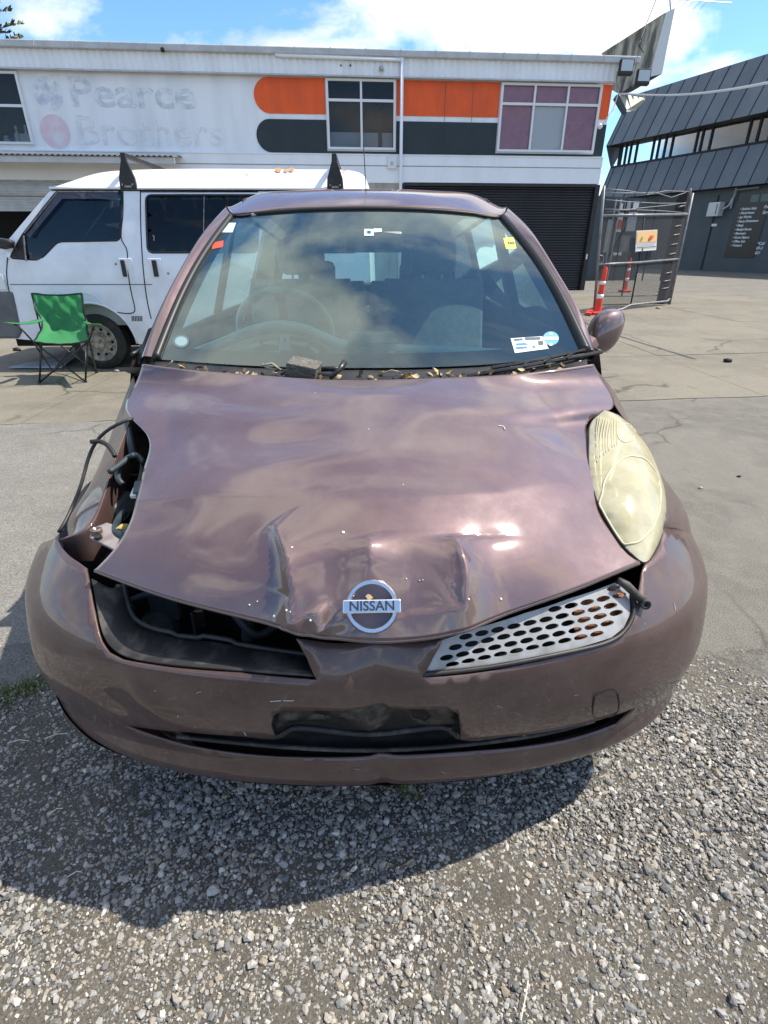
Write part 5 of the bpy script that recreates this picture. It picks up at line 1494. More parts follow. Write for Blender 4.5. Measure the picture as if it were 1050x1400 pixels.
# roof rack feet and bars
for u in (169.5, 457.5):
    x = vp(u, 250).x; y0 = float(tumble(np.array(drip))) - 0.03
    q = [(x - .085, y0, drip - 0.01), (x + .085, y0, drip - 0.01), (x + .078, y0, drip + .09), (x + .028, y0, drip + .235), (x + .024, y0, drip + .30), (x - .024, y0, drip + .30), (x - .028, y0, drip + .235), (x - .078, y0, drip + .09)]
    mb = MB(); mb.prism(q, (0, 0.035, 0)); ft = mb.build('rack_foot', M_black, van, bevel=0.006)
    mb = MB(); mb.box((x - .035, y0 - 0.006, drip + .005), (x + .035, y0 + .004, drip + .022)); mb.build('rack_clamp', M_steel, ft)
    for k in (-.05, .05):
        mb = MB(); mb.lathe((x + k, y0 - .004, drip + .03), (0, -1, 0), [(0, .010), (.008, .008)], 8); mb.build('rack_bolt', M_steel, ft)
    mb = MB(); mb.box((x - .022, y0 + .02, drip + .262), (x + .022, y0 + VW - .25, drip + .298)); mb.build('rack_bar', M_black, ft)
    q2 = [(a, 2 * VY + VW - y0 - 0.035, c) for a, _, c in q]
    mb = MB(); mb.prism(q2, (0, 0.035, 0)); mb.build('rack_foot', M_black, van)
# windows
def pane(name, lp, m, off, par=van, s=0.15):
    a, t = polymesh([lp], s, 0.03); return mesh_obj(name, np.stack([a[:, 0], tumble(a[:, 1]) + off, a[:, 1]], 1), t, m, par, True)
def trim(name, lp, r, m, off, par):
    mb = MB(); mb.tube([(x, float(tumble(np.array(z))) + off, z) for x, z in resample(lp, 0.04)], r, 5, True); return mb.build(name, m, par, True)
def line(name, pts, r, m, off=-0.001, par=van, n=None):
    P_ = [(vp(u, v).x, 0, vp(u, v).z) for u, v in pts]
    if n: P_ = [tuple(p) for p in curve(P_, n)]
    mb = MB(); mb.tube([(x, float(tumble(np.array(z))) + off - 0.010 * math.exp(-((z - v2([(100, 355)])[0][1]) / 0.02) ** 2), z) for x, _, z in P_], r, 5); return mb.build(name, m, par)
M_vg2 = glass_mat('van_front_glass', (0.10, 0.28, 0.40), 0.006, 1.5)  # blue of the tint stands for sky mirrored in the pane
g1 = pane('front_window', w_front, M_vg2, 0.012); trim('window_rubber', w_front, 0.011, M_seal, 0.004, g1)
g2 = pane('sliding_window', w_slide, M_vglass, 0.012); trim('window_rubber', w_slide, 0.012, M_seal, 0.002, g2)
g3 = pane('rear_side_window', w_rear, M_vglass, 0.012); trim('window_rubber', w_rear, 0.012, M_seal, 0.002, g3)
line('glass_divider', [(275, 267), (277, 344)], 0.004, M_steel, 0.006, g2)
line('window_catch', [(207, 322), (209, 323), (209, 329)], 0.005, M_steel, -0.002, g2)
qt = v2([(12, 355), (29, 322), (35, 357)]); mb = MB(); mb.prism([(x, float(tumble(np.array(z))) - 0.004, z) for x, z in qt], (0, 0.01, 0)); mb.build('mirror_corner', M_black, g1)
line('quarter_post', [(30, 322), (32.5, 340), (36, 357)], 0.010, M_steel, -0.004, g1)
wz = v2([(36, 321), (74, 262), (156, 262), (158, 271), (80, 271), (40, 325)])
a_, t_ = polymesh([wz], 0.1, 0.04); mesh_obj('wind_deflector', np.stack([a_[:, 0], tumble(a_[:, 1]) - 0.028, a_[:, 1]], 1), t_, glass_mat('smoked_deflector', (0.30, 0.28, 0.36), 0.10, 1.5, (0.45, 0.42, 0.5)), g1, True)
line('deflector_edge', [(32, 319), (73, 261), (157, 261)], 0.007, M_steel, -0.024, g1)
# cab interior seen through the front window
mb = MB(); mb.box((vp(120, 300).x, VY + .35, .75), (vp(140, 300).x, VY + .85, 1.45)); mb.build('cab_seat', MATS['van_interior'], van, bevel=0.05)
mb = MB(); mb.lathe(vp(122, 282, VY + .55), (1, 0, 0), [(-.05, .05), (-.03, .11), (.04, .11), (.06, .05)], 14); mb.build('cab_headrest', M_dash, van, True)
mb = MB(); mb.box((vp(64, 320).x, VY + .2, 1.0), (vp(100, 320).x, VY + 1.4, 1.12)); mb.build('cab_dash', M_dash, van, bevel=0.02)
mb = MB(); mb.box((vp(66, 330).x, VY + 0.06, zb + 0.2), (vp(165, 330).x, VY + .09, 0.98)); mb.build('door_lining', M_dash, van)
# panel gaps, creases, handles, louvres
line('door_gap', [(161.5, 258), (164, 300), (165.5, 330), (171, 338), (174, 355), (178, 392), (184, 419), (184, 426), (178, 428.5), (160, 427)], 0.0055, M_dvoid, n=30)
line('door_gap', [(160, 427), (150, 423), (138, 413), (128, 404), (116, 401), (100, 400)], 0.004, M_vw, -0.004, n=20)
line('door_gap', [(186, 257), (190, 310), (196, 370), (202, 415), (207, 436)], 0.0055, M_dvoid, n=20)
line('door_gap', [(10, 352), (9, 372), (13, 400), (22, 430), (30, 455)], 0.0055, M_dvoid, n=20)
line('door_gap', [(186, 261), (350, 261)], 0.005, M_dvoid)
line('crease_line', [(14, 389), (90, 389), (208, 389)], 0.0045, M_vgrey, 0.0)  # grey line painted in for shade along the lower body crease
for (u, par_w) in ((173, 0), (213, 1)):
    cxy = vp(u, 367); x, z = cxy.x, cxy.z; y = float(tumble(np.array(z)))
    mb = MB(); mb.box((x - .07, y - .006, z - .095), (x + .07, y + .004, z + .095)); hd_ = mb.build('handle_recess', M_vw, van, bevel=0.005)
    mb = MB(); mb.box((x - (.05 if u < 200 else .03), y - .02, z - .08), (x - (.005 if u < 200 else -.02), y - .003, z + .08)); mb.build('handle', M_black, hd_, bevel=0.012)
for u, v in ((158, 361), (230, 374)):
    c = vp(u, v); mb = MB(); mb.lathe((c.x, float(tumble(np.array(c.z))) - .001, c.z), (0, -1, 0), [(0, .013), (.006, .012)], 10); mb.build('lock', M_steel, van)
for k in range(7): line('louvre', [(180.5 + 2.2 * k, 432), (181 + 2.2 * k, 439)], 0.005, M_dvoid, -0.001)
# arch lip, wheels
mb = MB(); mb.tube([(x, float(tumble(np.array(z))) - .004, z) for x, z in arch], 0.012, 6); mb.build('arch_lip', M_vw, van, True)
mb = MB(); mb.tube([(x, float(tumble(np.array(z))) - .004, z) for x, z in archr], 0.012, 6); mb.build('arch_lip', M_vw, van, True)
for (x, z) in (wc, wcr):
    for y, s in ((VY + .10, -1), (VY + VW - .10, 1)):
        c = Vector((x, y, 0.297)); ax = (0, s, 0)
        mb = MB(); mb.lathe(c, ax, [(-.09, .20), (-.09, .26), (-.07, .295), (.07, .295), (.09, .27), (.09, .205)], 40, True); ty = mb.build('tyre', M_tyre, van, 40)
        mb = MB(); mb.lathe(c, ax, [(-.07, .205), (.085, .208), (.09, .195), (.06, .180), (.045, .165), (.052, .11), (.06, .075), (.09, .07), (.09, .045), (.085, .0)], 36); rm = mb.build('rim', M_steelw, ty, 35)
        if s < 0:
            for k in range(10):
                t = 2 * math.pi * k / 10; p = c + Vector((math.cos(t) * .14, -.0515, math.sin(t) * .14))
                mb = MB(); mb.lathe(p, ax, [(-.004, .017), (.001, .017)], 10); mb.build('rim_hole', M_dvoid, rm)
            for k in range(5):
                t = 2 * math.pi * (k + .5) / 5; p = c + Vector((math.cos(t) * .092, -.056, math.sin(t) * .092))
                mb = MB(); mb.lathe(p, ax, [(0, .012), (.018, .010)], 6); mb.build('wheel_nut', M_rust, rm)
# front bumper corner, door mirror
bpz = v2([(-22, 398), (18, 398), (23, 420), (30, 455), (26, 463), (-16, 463)])
mb = MB(); mb.prism([(x, VY - .02, z) for x, z in bpz], (0, .35, 0)); mb.build('front_bumper', M_vgrey, van, bevel=0.03)
mb = MB(); mb.box((bpz[0][0] - .06, VY + .05, bpz[-1][1]), (bpz[0][0] + .12, VY + VW - .05, bpz[0][1])); mb.build('front_bumper', M_vgrey, van, bevel=0.04)
mb = MB(); mb.prism([vp(u, v, VY - .02) for u, v in ((-6, 375), (3, 376), (9, 396), (-6, 396))], (0, .05, 0)); mb.build('indicator', M_white, van, bevel=0.004)
mb = MB(); mb.prism([vp(u, v, VY - .10) for u, v in ((-12, 324), (8, 327), (15, 330), (14, 338), (4, 341), (-10, 338))], (0, .09, 0)); vm = mb.build('door_mirror', M_black, van, bevel=0.02)
mb = MB(); mb.tube([vp(14, 333, VY - .06), vp(22, 342, VY + .01)], 0.012, 6); mb.build('mirror_arm', M_black, vm)

# ------------------------------------------------------------------ folding camp chair
M_cgreen = mat('green_canvas', (0.035, 0.30, 0.09), 0.75, col2=(0.05, 0.38, 0.13), nscale=9, sub=0.0)
def canvas_mat():
    m = bpy.data.materials.new('sunlit_green_canvas'); m.use_nodes = True
    t = m.node_tree; N = t.nodes; L = t.links.new; b = N['Principled BSDF']
    tr = N.new('ShaderNodeBsdfTranslucent'); tr.inputs[0].default_value = (0.08, 0.40, 0.15, 1)
    b.inputs['Base Color'].default_value = (0.05, 0.27, 0.105, 1); b.inputs['Roughness'].default_value = 0.7
    mx_ = N.new('ShaderNodeMixShader'); mx_.inputs[0].default_value = 0.4
    L(b.outputs[0], mx_.inputs[1]); L(tr.outputs[0], mx_.inputs[2]); L(mx_.outputs[0], N['Material Output'].inputs[0])
    return m
M_canvas = canvas_mat()
M_ctube = mat('black_chair_tube', (0.012, 0.012, 0.013), 0.4)
ch = thing('folding_chair', 'green canvas folding camp chair with black tube legs beside the van wheel', 'chair', tuple(pz(90, 516, 0)))
YF, YB = 5.50, 5.98
net = [[py(43, 401, YB), py(60, 402.5, YB + .01), py(78, 403.5, YB + .02), py(96, 402.5, YB + .01), py(112, 401, YB)],
       [py(49, 422, YB - .03), py(63, 422, YB + .03), py(80, 423, YB + .05), py(98, 422, YB + .03), py(114.5, 421, YB - .03)],
       [py(57, 441, YB - .08), py(68, 444, YB - .01), py(83, 446, YB + .0), py(101, 444, YB - .01), py(117, 440, YB - .08)],
       [py(54, 455, YB - .25), py(66, 459, YB - .18), py(84, 460, YB - .17), py(104, 459, YB - .18), py(120, 455, YB - .25)],
       [py(46, 467, YF), py(64, 469.5, YF + .01), py(84, 470.5, YF + .01), py(105, 469, YF + .01), py(122, 465, YF)]]
G = tensor(net, 44, 40); gp_ = proj(G)
G[..., 1] += 0.022 * np.sin((gp_[..., 0] - 40) / 5.0 + (gp_[..., 1] - 400) / 8.0) * np.exp(-((gp_[..., 1] - 425) / 30) ** 2) + 0.008 * np.sin(gp_[..., 0] / 2.7 - gp_[..., 1] / 3.4)
mb = MB(); mb.grid(G); sl_ = mb.build('canvas_sling', M_canvas, ch, True)
for e in (G[0], G[:, 0], G[:, -1], G[-1]):
    mb = MB(); mb.tube(e, 0.008, 6); mb.build('binding', M_ctube, sl_, True)
def ctb(name, pts, r=0.0085): 
    mb = MB(); mb.tube(pts, r, 8); return mb.build(name, M_ctube, ch, True)
fl, fr2, br, bl = pz(54, 523, 0.01), pz(117, 522, 0.01), pz(132, 509, 0.01), pz(72, 508, 0.01)
sfl, sfr, sbr, sbl = py(46, 468, YF), py(122, 466, YF), py(117, 452, YB), py(56, 452, YB)
for p0_, p1_ in ((sfl, fr2), (sfr, fl), (sbl, br), (sbr, bl), (sfl, bl), (sbl, fl), (sfr, br), (sbr, fr2)):
    ctb('leg', [p0_, p1_])
ctb('back_post', [sbl, py(43, 401, YB + .01)]); ctb('back_post', [sbr, py(112, 401, YB + .01)])
ctb('front_post', [fl, py(57, 470, YF + .02)]); ctb('front_post', [fr2, py(120, 470, YF + .02)])
for p_ in (fl, fr2, br, bl):
    mb = MB(); mb.lathe(p_ - Vector((0, 0, .008)), (0, 0, 1), [(0, .017), (.02, .015), (.03, .01)], 10); mb.build('foot', M_ctube, ch)
for q_, nm in (([py(7, 442, YF - .1), py(32, 443, YF + .1), py(56, 438, YB - .1)], 0), ([py(117, 440, YB - .1), py(124, 443, YF + .1), py(134, 443, YF - .1)], 1)):
    a = curve(q_, 10); mb = MB(); mb.grid(np.stack([a - [0.035, 0, -.004], a + [0.0, 0, .004], a + [0.035, 0, -.004]])); mb.build('arm_rest', M_canvas, ch, True, solid=0.008)
ctb('arm_support', [sfl, py(26, 446, YF - .02), py(20, 444, YF - .02)]); ctb('arm_support', [sfr, py(128, 446, YF - .02)])
# flattened cardboard under the van
mb = MB(); mb.prism([pz(12, 503, .02), pz(84, 503.5, .02), pz(104, 488, .02), pz(52, 494, .02)], (0, 0, .012))
tag(mb.build('cardboard_sheet', mat('grey_board', (0.30, 0.30, 0.31), 0.8, col2=(0.40, 0.40, 0.42), nscale=9)), 'flattened pale board lying in the shade behind the green chair', 'board')
# ------------------------------------------------------------------ white two-storey workshop behind
bA = pz(790, 397, 0.0)                                   # foot of the wall by the roller door
ztop = py(840, 78, bA.y).z
rA = ray(0, 55); tA = (ztop - EYE) / rA.z; bL = Vector((rA.x * tA, rA.y * tA, 0))
wdir = Vector((bA.x - bL.x, bA.y - bL.y, 0)).normalized(); wn = Vector((wdir.y, -wdir.x, 0))   # wn faces the camera
if wn.y > 0: wn = -wn
def wp(u, v, out=0.0): return pplane(u, v, bA + wn * out, wn)
def wl(u, v):                                            # (along, height) on the wall
    p = wp(u, v); return ((p - bA).dot(wdir), p.z)
def wpt3(s, z, out=0.0): return bA + wdir * s + wn * out + Vector((0, 0, z))
M_bwhite = mat('white_painted_boards', (0.82, 0.83, 0.84), 0.6, col2=(0.74, 0.75, 0.76), nscale=1.2, stretch=(1, 1, 0.25))
M_bpanel = mat('weathered_white_panel', (0.80, 0.81, 0.82), 0.7, col2=(0.66, 0.68, 0.69), nscale=1.6, stretch=(1.5, 1.5, 0.2), lo=0.4, hi=0.75)
M_corr = mat('white_corrugated_iron', (0.82, 0.835, 0.85), 0.5, col2=(0.72, 0.73, 0.73), nscale=1.0, stretch=(2, 2, .3))
M_gutter = mat('grey_gutter', (0.50, 0.51, 0.51), 0.5, col2=(0.40, 0.40, 0.39), nscale=3)
M_orange = mat('orange_panel', (0.84, 0.105, 0.008), 0.5, col2=(0.66, 0.085, 0.012), nscale=3.0, ndetail=8, stretch=(1, 1, .3))
M_bblack = mat('black_green_panel', (0.012, 0.022, 0.026), 0.5, col2=(0.018, 0.028, 0.032), nscale=2)
M_frame = mat('white_window_frame', (0.70, 0.70, 0.70), 0.5)
M_bglass = glass_mat('office_glass', (0.55, 0.56, 0.58), 0.02, 1.38)
M_rdoor = mat('black_roller_door', (0.012, 0.013, 0.015), 0.35, col2=(0.02, 0.02, 0.022), nscale=2)
M_cream = mat('stained_cream_wall', (0.42, 0.40, 0.33), 0.8, col2=(0.26, 0.24, 0.19), nscale=1.4, stretch=(2, 2, .5), lo=.42, hi=.7)
M_galv = mat('galvanised_steel', (0.42, 0.43, 0.44), 0.45, 0.5, col2=(0.32, 0.33, 0.34), nscale=14)
shop = thing('white_workshop', 'white two-storey workshop with orange and black stripes and faded lettering', 'building', tuple(bA))
sL, sR = wl(-60, 60)[0] - 4.0, wl(843, 100)[0]
z_g = ztop; z_f1 = wl(500, 104)[1]; z_p0 = wl(500, 211)[1]; z_b0 = wl(650, 251)[1]
def slab(s0, s1, z0, z1, out0, out1, m, name, par=shop, **kw):
    mb = MB(); a = [wpt3(s0, z0, out0), wpt3(s1, z0, out0), wpt3(s1, z0, out1), wpt3(s0, z0, out1)]
    mb.add(a + [p + Vector((0, 0, z1 - z0)) for p in a], [(0,1,2,3),(4,7,6,5),(0,4,5,1),(1,5,6,2),(2,6,7,3),(3,7,4,0)])
    return mb.build(name, m, par, **kw)
# openings
win1 = [wl(446, 106), wl(541, 107), wl(541, 205), wl(448, 203)]
win2 = [wl(686, 111), wl(824, 115), wl(814, 209), wl(682, 206)]
win0 = [wl(-160, 92), wl(20, 96), wl(44, 197), wl(-150, 194)]
def rect(q): 
    s = [p[0] for p in q]; z = [p[1] for p in q]
    return ((s[0] + s[3]) / 2, (s[1] + s[2]) / 2, (z[2] + z[3]) / 2, (z[0] + z[1]) / 2)
R0, R1, R2 = rect(win0), rect(win1), rect(win2)
# upper wall with real window openings
def wall_with_holes(s0, s1, z0, z1, holes, out, m, name, thick=0.12):
    pts, tri = polymesh([[(s0, z0), (s1, z0), (s1, z1), (s0, z1)]] + [[(a, c), (b_, c), (b_, d), (a, d)] for a, b_, c, d in holes], 1.2, 0.8)
    return mesh_obj(name, [wpt3(x, z, out) for x, z in pts], tri, m, shop, None, solid=thick, offset=-1 if False else 1)
sS = wl(346, 120)[0]
wall_with_holes(sL, sR, z_p0, z_f1, [R0, R1, R2], -0.14, M_bpanel, 'upper_wall', 0.0)
# corrugated fascia
n = int((sR - sL) / 0.0425); ss = np.linspace(sL, sR, n)
zig = 0.022 * np.sin(np.arange(n) * math.pi / 2)
lo_ = np.array([tuple(wpt3(s, z_f1, 0.02 + k)) for s, k in zip(ss, zig)]); hi_ = lo_.copy(); hi_[:, 2] = z_g - 0.10
mb = MB(); mb.grid(np.stack([lo_, hi_])); mb.build('corrugated_fascia', M_corr, shop, True)
slab(sL, sR, z_f1 - 0.03, z_f1 + 0.004, -0.02, 0.045, M_gutter, 'flashing')
gut = slab(sL, sR + 0.55, z_g - 0.15, z_g, -0.05, 0.15, M_gutter, 'gutter', bevel=0.02)
k = sL + 0.4
while k < sR + .5:
    mb = MB(); mb.bar(wpt3(k, z_g - .13, .155), wpt3(k + .01, z_g + .005, .155), .03, .012); mb.build('gutter_bracket', M_gutter, gut)
    mb = MB(); mb.tube([wpt3(k, z_g, 0.0), wpt3(k, z_g + .05, 0.0)], 0.006, 5); mb.build('gutter_strap', M_galv, gut)
    k += 0.92
slab(sL, sR, z_g - .02, z_g + .02, -6.0, -0.06, M_gutter, 'roof')
# panels: stripes with rounded ends
def stripe(name, pts_px, m, out):
    P_ = [wl(u, v) for u, v in pts_px]; mb = MB(); mb.prism([wpt3(s, z, out - .13) for s, z in P_], wn * (0.006)); return mb.build(name, m, shop)
zo1, zo0 = wl(500, 106)[1], wl(500, 156.0)[1]
zk1, zk0 = wl(500, 163.5)[1], wl(500, 209)[1]
sO, sK = wl(346, 127)[0], wl(350, 186)[0]
def pill(s_left, s_right, z0, z1, n=14):
    r = (z1 - z0) / 2; c = (z0 + z1) / 2
    return [(s_left + r + r * math.cos(t), c + r * math.sin(t)) for t in np.linspace(math.pi / 2, 1.5 * math.pi, n)] + [(s_right, z0), (s_right, z1)]
zo1 -= 0.01
stO = [[(x, z) for x, z in pill(sO, R1[0] - .03, zo0, zo1)], [(R1[1] + .03, zo0), (R2[0] - .03, zo0), (R2[0] - .03, zo1), (R1[1] + .03, zo1)], [(R2[1] + .03, zo0), (sR, zo0), (sR, zo1), (R2[1] + .03, zo1)]]
stK = [[(x, z) for x, z in pill(sK, R1[0] - .03, zk0, zk1)], [(R1[1] + .03, zk0), (R2[0] - .03, zk0), (R2[0] - .03, zk1), (R1[1] + .03, zk1)], [(R2[1] + .03, zk0), (sR, zk0), (sR, zk1), (R2[1] + .03, zk1)]]
for P_ in stO:
    mb = MB(); mb.prism([wpt3(s, z, -.136) for s, z in P_], wn * 0.012); mb.build('orange_stripe', M_orange, shop)
for P_ in stK:
    mb = MB(); mb.prism([wpt3(s, z, -.136) for s, z in P_], wn * 0.012); mb.build('black_stripe', M_bblack, shop)
for a, b_ in ((R1[0] - .03, R1[1] + .03), (R2[0] - .03, R2[1] + .03)):
    slab(a, b_, zk0, R1[2] - .035 if a < R2[0] - 1 else R2[2] - .035, -.136, -.124, M_bblack, 'black_stripe')
for u in (415, 610, 648): 
    s = wl(u, 130)[0]; slab(s - .004, s + .004, zk0 + .01, zo1 - .01, -.1235, -.1215, mat('panel_joint', (0.25, 0.06, 0.02), 0.7) if False else M_bblack, 'panel_joint') if u > 500 else None
# windows
def window(R, cols, top_h, glassm, kinds, name='window', sill=True):
    a, b_, c, d = R; f = 0.055
    mb = MB()
    def bar_(s0, s1, z0, z1, o0=-.15, o1=-.06):
        q = [wpt3(s0, z0, o0), wpt3(s1, z0, o0), wpt3(s1, z0, o1), wpt3(s0, z0, o1)]
        mb.add(q + [p + Vector((0, 0, z1 - z0)) for p in q], [(0,1,2,3),(4,7,6,5),(0,4,5,1),(1,5,6,2),(2,6,7,3),(3,7,4,0)])
    bar_(a - .01, a + f, c, d); bar_(b_ - f, b_ + .01, c, d); bar_(a + f, b_ - f, d - f, d); bar_(a + f, b_ - f, c, c + f)
    wnd = mb.build(name, M_frame, shop)
    zt_ = d - top_h
    mb = MB(); bar_ (a + f, b_ - f, zt_ - .03, zt_ + .03, -.145, -.065); mb2 = mb; wnd2 = mb.build('transom', M_frame, wnd)
    xs2 = np.linspace(a, b_, cols + 1)
    for x in xs2[1:-1]:
        mb = MB()
        q0 = [wpt3(x - .028, c + f, -.145), wpt3(x + .028, c + f, -.145), wpt3(x + .028, c + f, -.062), wpt3(x - .028, c + f, -.062)]
        mb.add(q0 + [p + Vector((0, 0, d - c - 2 * f)) for p in q0], [(0,1,2,3),(4,7,6,5),(0,4,5,1),(1,5,6,2),(2,6,7,3),(3,7,4,0)]); mb.build('mullion', M_frame, wnd)
    for i in range(cols):
        for z0, z1 in ((c + f, zt_ - .03), (zt_ + .03, d - f)):
            x0, x1 = xs2[i] + .03, xs2[i + 1] - .03
            if i == 0: x0 = a + f
            if i == cols - 1: x1 = b_ - f
            mb = MB(); mb.add([wpt3(x0, z0, -.11), wpt3(x1, z0, -.11), wpt3(x1, z1, -.11), wpt3(x0, z1, -.11)], [(0, 1, 2, 3)]); mb.build('pane', glassm, wnd)
    return wnd
w1 = window(R1, 2, 0.47, M_bglass, None); w2_ = window(R2, 3, 0.47, glass_mat('office_glass_clear', (0.88, 0.86, 0.88), 0.01, 1.40), None); w0 = window(R0, 3, 0.72, M_bglass, None)
# sloping side of the far-left window: splayed white cheek as seen in the photo is the end of the frame
M_pink = mat('mauve_vertical_blind', (0.52, 0.27, 0.34), 0.8, col2=(0.60, 0.34, 0.40), nscale=4)
M_pale = mat('pale_vertical_blind', (0.78, 0.83, 0.82), 0.8)
a, b_, c, d = R2; nb = 30
for k in range(nb):
    s = a + .07 + (b_ - a - .14) * (k + .5) / nb; w_ = (b_ - a - .14) / nb * .56
    lower_pale = nb / 3 <= k < 2 * nb / 3
    for z0, z1, m_ in ((c + .05, d - .5, M_pale if lower_pale else M_pink), (d - .44, d - .06, M_pink)):
        q = [wpt3(s - w_, z0, -.19), wpt3(s + w_, z0, -.155), wpt3(s + w_, z1, -.155), wpt3(s - w_, z1, -.19)]
        mb = MB(); mb.add(q, [(0, 1, 2, 3)]); mb.build('blind_slat', m_, w2_)
# dim rooms behind the glass
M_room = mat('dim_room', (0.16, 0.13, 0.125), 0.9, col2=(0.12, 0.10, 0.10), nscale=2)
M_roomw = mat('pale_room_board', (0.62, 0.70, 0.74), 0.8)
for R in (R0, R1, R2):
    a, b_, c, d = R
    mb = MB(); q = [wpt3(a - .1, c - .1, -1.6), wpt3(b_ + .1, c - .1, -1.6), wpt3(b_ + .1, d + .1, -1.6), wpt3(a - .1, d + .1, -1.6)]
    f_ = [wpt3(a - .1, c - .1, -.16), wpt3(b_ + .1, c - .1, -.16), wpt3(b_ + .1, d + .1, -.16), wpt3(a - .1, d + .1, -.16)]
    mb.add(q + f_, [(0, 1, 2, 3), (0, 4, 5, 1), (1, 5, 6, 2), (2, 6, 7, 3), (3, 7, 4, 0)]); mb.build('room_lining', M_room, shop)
a, b_, c, d = R1
for s0, s1 in ((a + .06, (a + b_) / 2 - .02), ((a + b_) / 2 + .02, b_ - .45), (b_ - .40, b_ - .06)):
    slab(s0, s1, c + .06, c + .43, -.30, -.28, M_roomw, 'window_board', w1)
slab(b_ - .46, b_ - .36, c + .05, c + .95, -.27, -.25, M_black, 'dark_post', w1)
for k in range(7):
    t = 0.6 + 0.28 * k; p0_ = wpt3(b_ - .41, c + .95, -.3); mb = MB(); mb.tube([p0_, p0_ + wdir * math.cos(t) * .25 + Vector((0, 0, .28 * math.sin(t))), p0_ + wdir * math.cos(t) * .42 + Vector((0, 0, .3 * math.sin(t) ))], [.03, .02, .004], 5); mb.build('palm_frond', M_ink, w1)
# things on the sill of the far-left window
slab(R0[0] + .1, R0[1] - .08, R0[2] + .02, R0[2] + .05, -.5, -.15, M_frame, 'window_sill', w0)
sill_z = R0[2] + .05
def sill_item(name, label, cat, u0, u1, v1, m, taper=None):
    s0, s1 = wl(u0, 190)[0], wl(u1, 190)[0]; z1 = wl(u0, v1)[1]
    if taper:
        mb = MB(); r = (s1 - s0) / 2; c_ = wpt3((s0 + s1) / 2, sill_z, -.3); h = z1 - sill_z
        mb.lathe(c_, (0, 0, 1), [(0, r), (h * .55, r), (h * .7, r * .5), (h * .8, r * .4), (h * .82, r * .62), (h, r * .62)], 14); o = mb.build(name, m, None, 40)
    else:
        q = [wpt3(s0, sill_z, -.38), wpt3(s1, sill_z, -.38), wpt3(s1, sill_z, -.24), wpt3(s0, sill_z, -.24)]
        mb = MB(); mb.add(q + [p + Vector((0, 0, z1 - sill_z)) for p in q], [(0,1,2,3),(4,7,6,5),(0,4,5,1),(1,5,6,2),(2,6,7,3),(3,7,4,0)]); o = mb.build(name, m, None, bevel=0.008)
    tag(o, label, cat)
sill_item('bottle', 'white bottle on the upper left window sill, nearer the box end', 'bottle', 28, 34, 168, M_white, True)
sill_item('bottle', 'white squat bottle left on the upper left window sill', 'bottle', 15, 21, 169, M_white, True)
sill_item('storage_box', 'pale flat box on the upper left window sill beside the frame', 'box', 22, 41, 180, M_roomw)
sill_item('storage_box', 'narrow white carton between the bottles on the upper left sill', 'box', 14.5, 20, 180, M_white)
sill_item('rag_bundle', 'dark blue bundle on the upper left window sill', 'bundle', 7, 14, 186, M_bluest)
sill_item('round_tub', 'white round tub at the left end of the upper sill', 'tub', -3, 6, 183, M_white, True)

# faded painted lettering and dots on the weathered panel
M_ghost = mat('faded_blue_lettering', (0.50, 0.535, 0.585), 0.8, col2=(0.74, 0.755, 0.77), nscale=6.0, lo=0.38, hi=0.62)
M_ghost2 = mat('fainter_lettering', (0.62, 0.635, 0.655), 0.8, col2=(0.775, 0.785, 0.795), nscale=5.0, lo=0.36, hi=0.58)
M_gpink = mat('faded_pink_dot', (0.70, 0.54, 0.58), 0.8, col2=(0.72, 0.69, 0.70), nscale=3.5, lo=0.45, hi=0.7)
M_gblue = mat('faded_blue_dot', (0.48, 0.53, 0.60), 0.8, col2=(0.76, 0.775, 0.79), nscale=5, lo=0.38, hi=0.60)
P1, P2 = wl(90, 127), wl(270, 127)
def wtext(name, body, sx0, zc, size, m, sx=1.0, bold=0.0, spacing=1.0):
    return text_obj(name, body, size, wpt3(sx0, zc, -.134), wdir, (0, 0, 1), m, shop, 0.003, 'LEFT', sx, 0, bold, spacing)
hP = wl(95, 107)[1] - wl(95, 148)[1]
wtext('faded_lettering', 'Pearce', P1[0], (wl(95, 107)[1] + wl(95, 148)[1]) / 2 + 0.03, hP * 1.42, M_ghost, 1.34, 0.014)
wtext('faded_lettering', 'Brothers', wl(100, 180)[0], (wl(110, 157)[1] + wl(110, 203)[1]) / 2 + 0.02, hP * 1.50, M_ghost2, 1.15, 0.004)
for (u, v, r, m_) in ((62, 126, .36, M_gblue), (72, 179, .38, M_gpink)):
    s, z = wl(u, v); mb = MB(); mb.prism([wpt3(s + r * math.cos(t), z + r * 1.02 * math.sin(t), -.138) for t in np.linspace(0, 6.283, 36, endpoint=False)], wn * .004); mb.build('faded_dot', m_, shop)
# lower white boards under the stripes
zbm = wl(650, 228)[1]
slab(sL, sR, zbm + .012, z_p0 - .02, -.14, -.02, M_bwhite, 'weatherboard')
slab(sL, sR, z_b0, zbm - .012, -.14, -.035, M_bwhite, 'weatherboard')
slab(sL, sR, zbm - .012, zbm + .012, -.14, -.06, M_gutter, 'board_joint')
slab(sL, sR, z_p0 - .02, z_p0 + .005, -.15, .0, M_bwhite, 'sill_flashing')
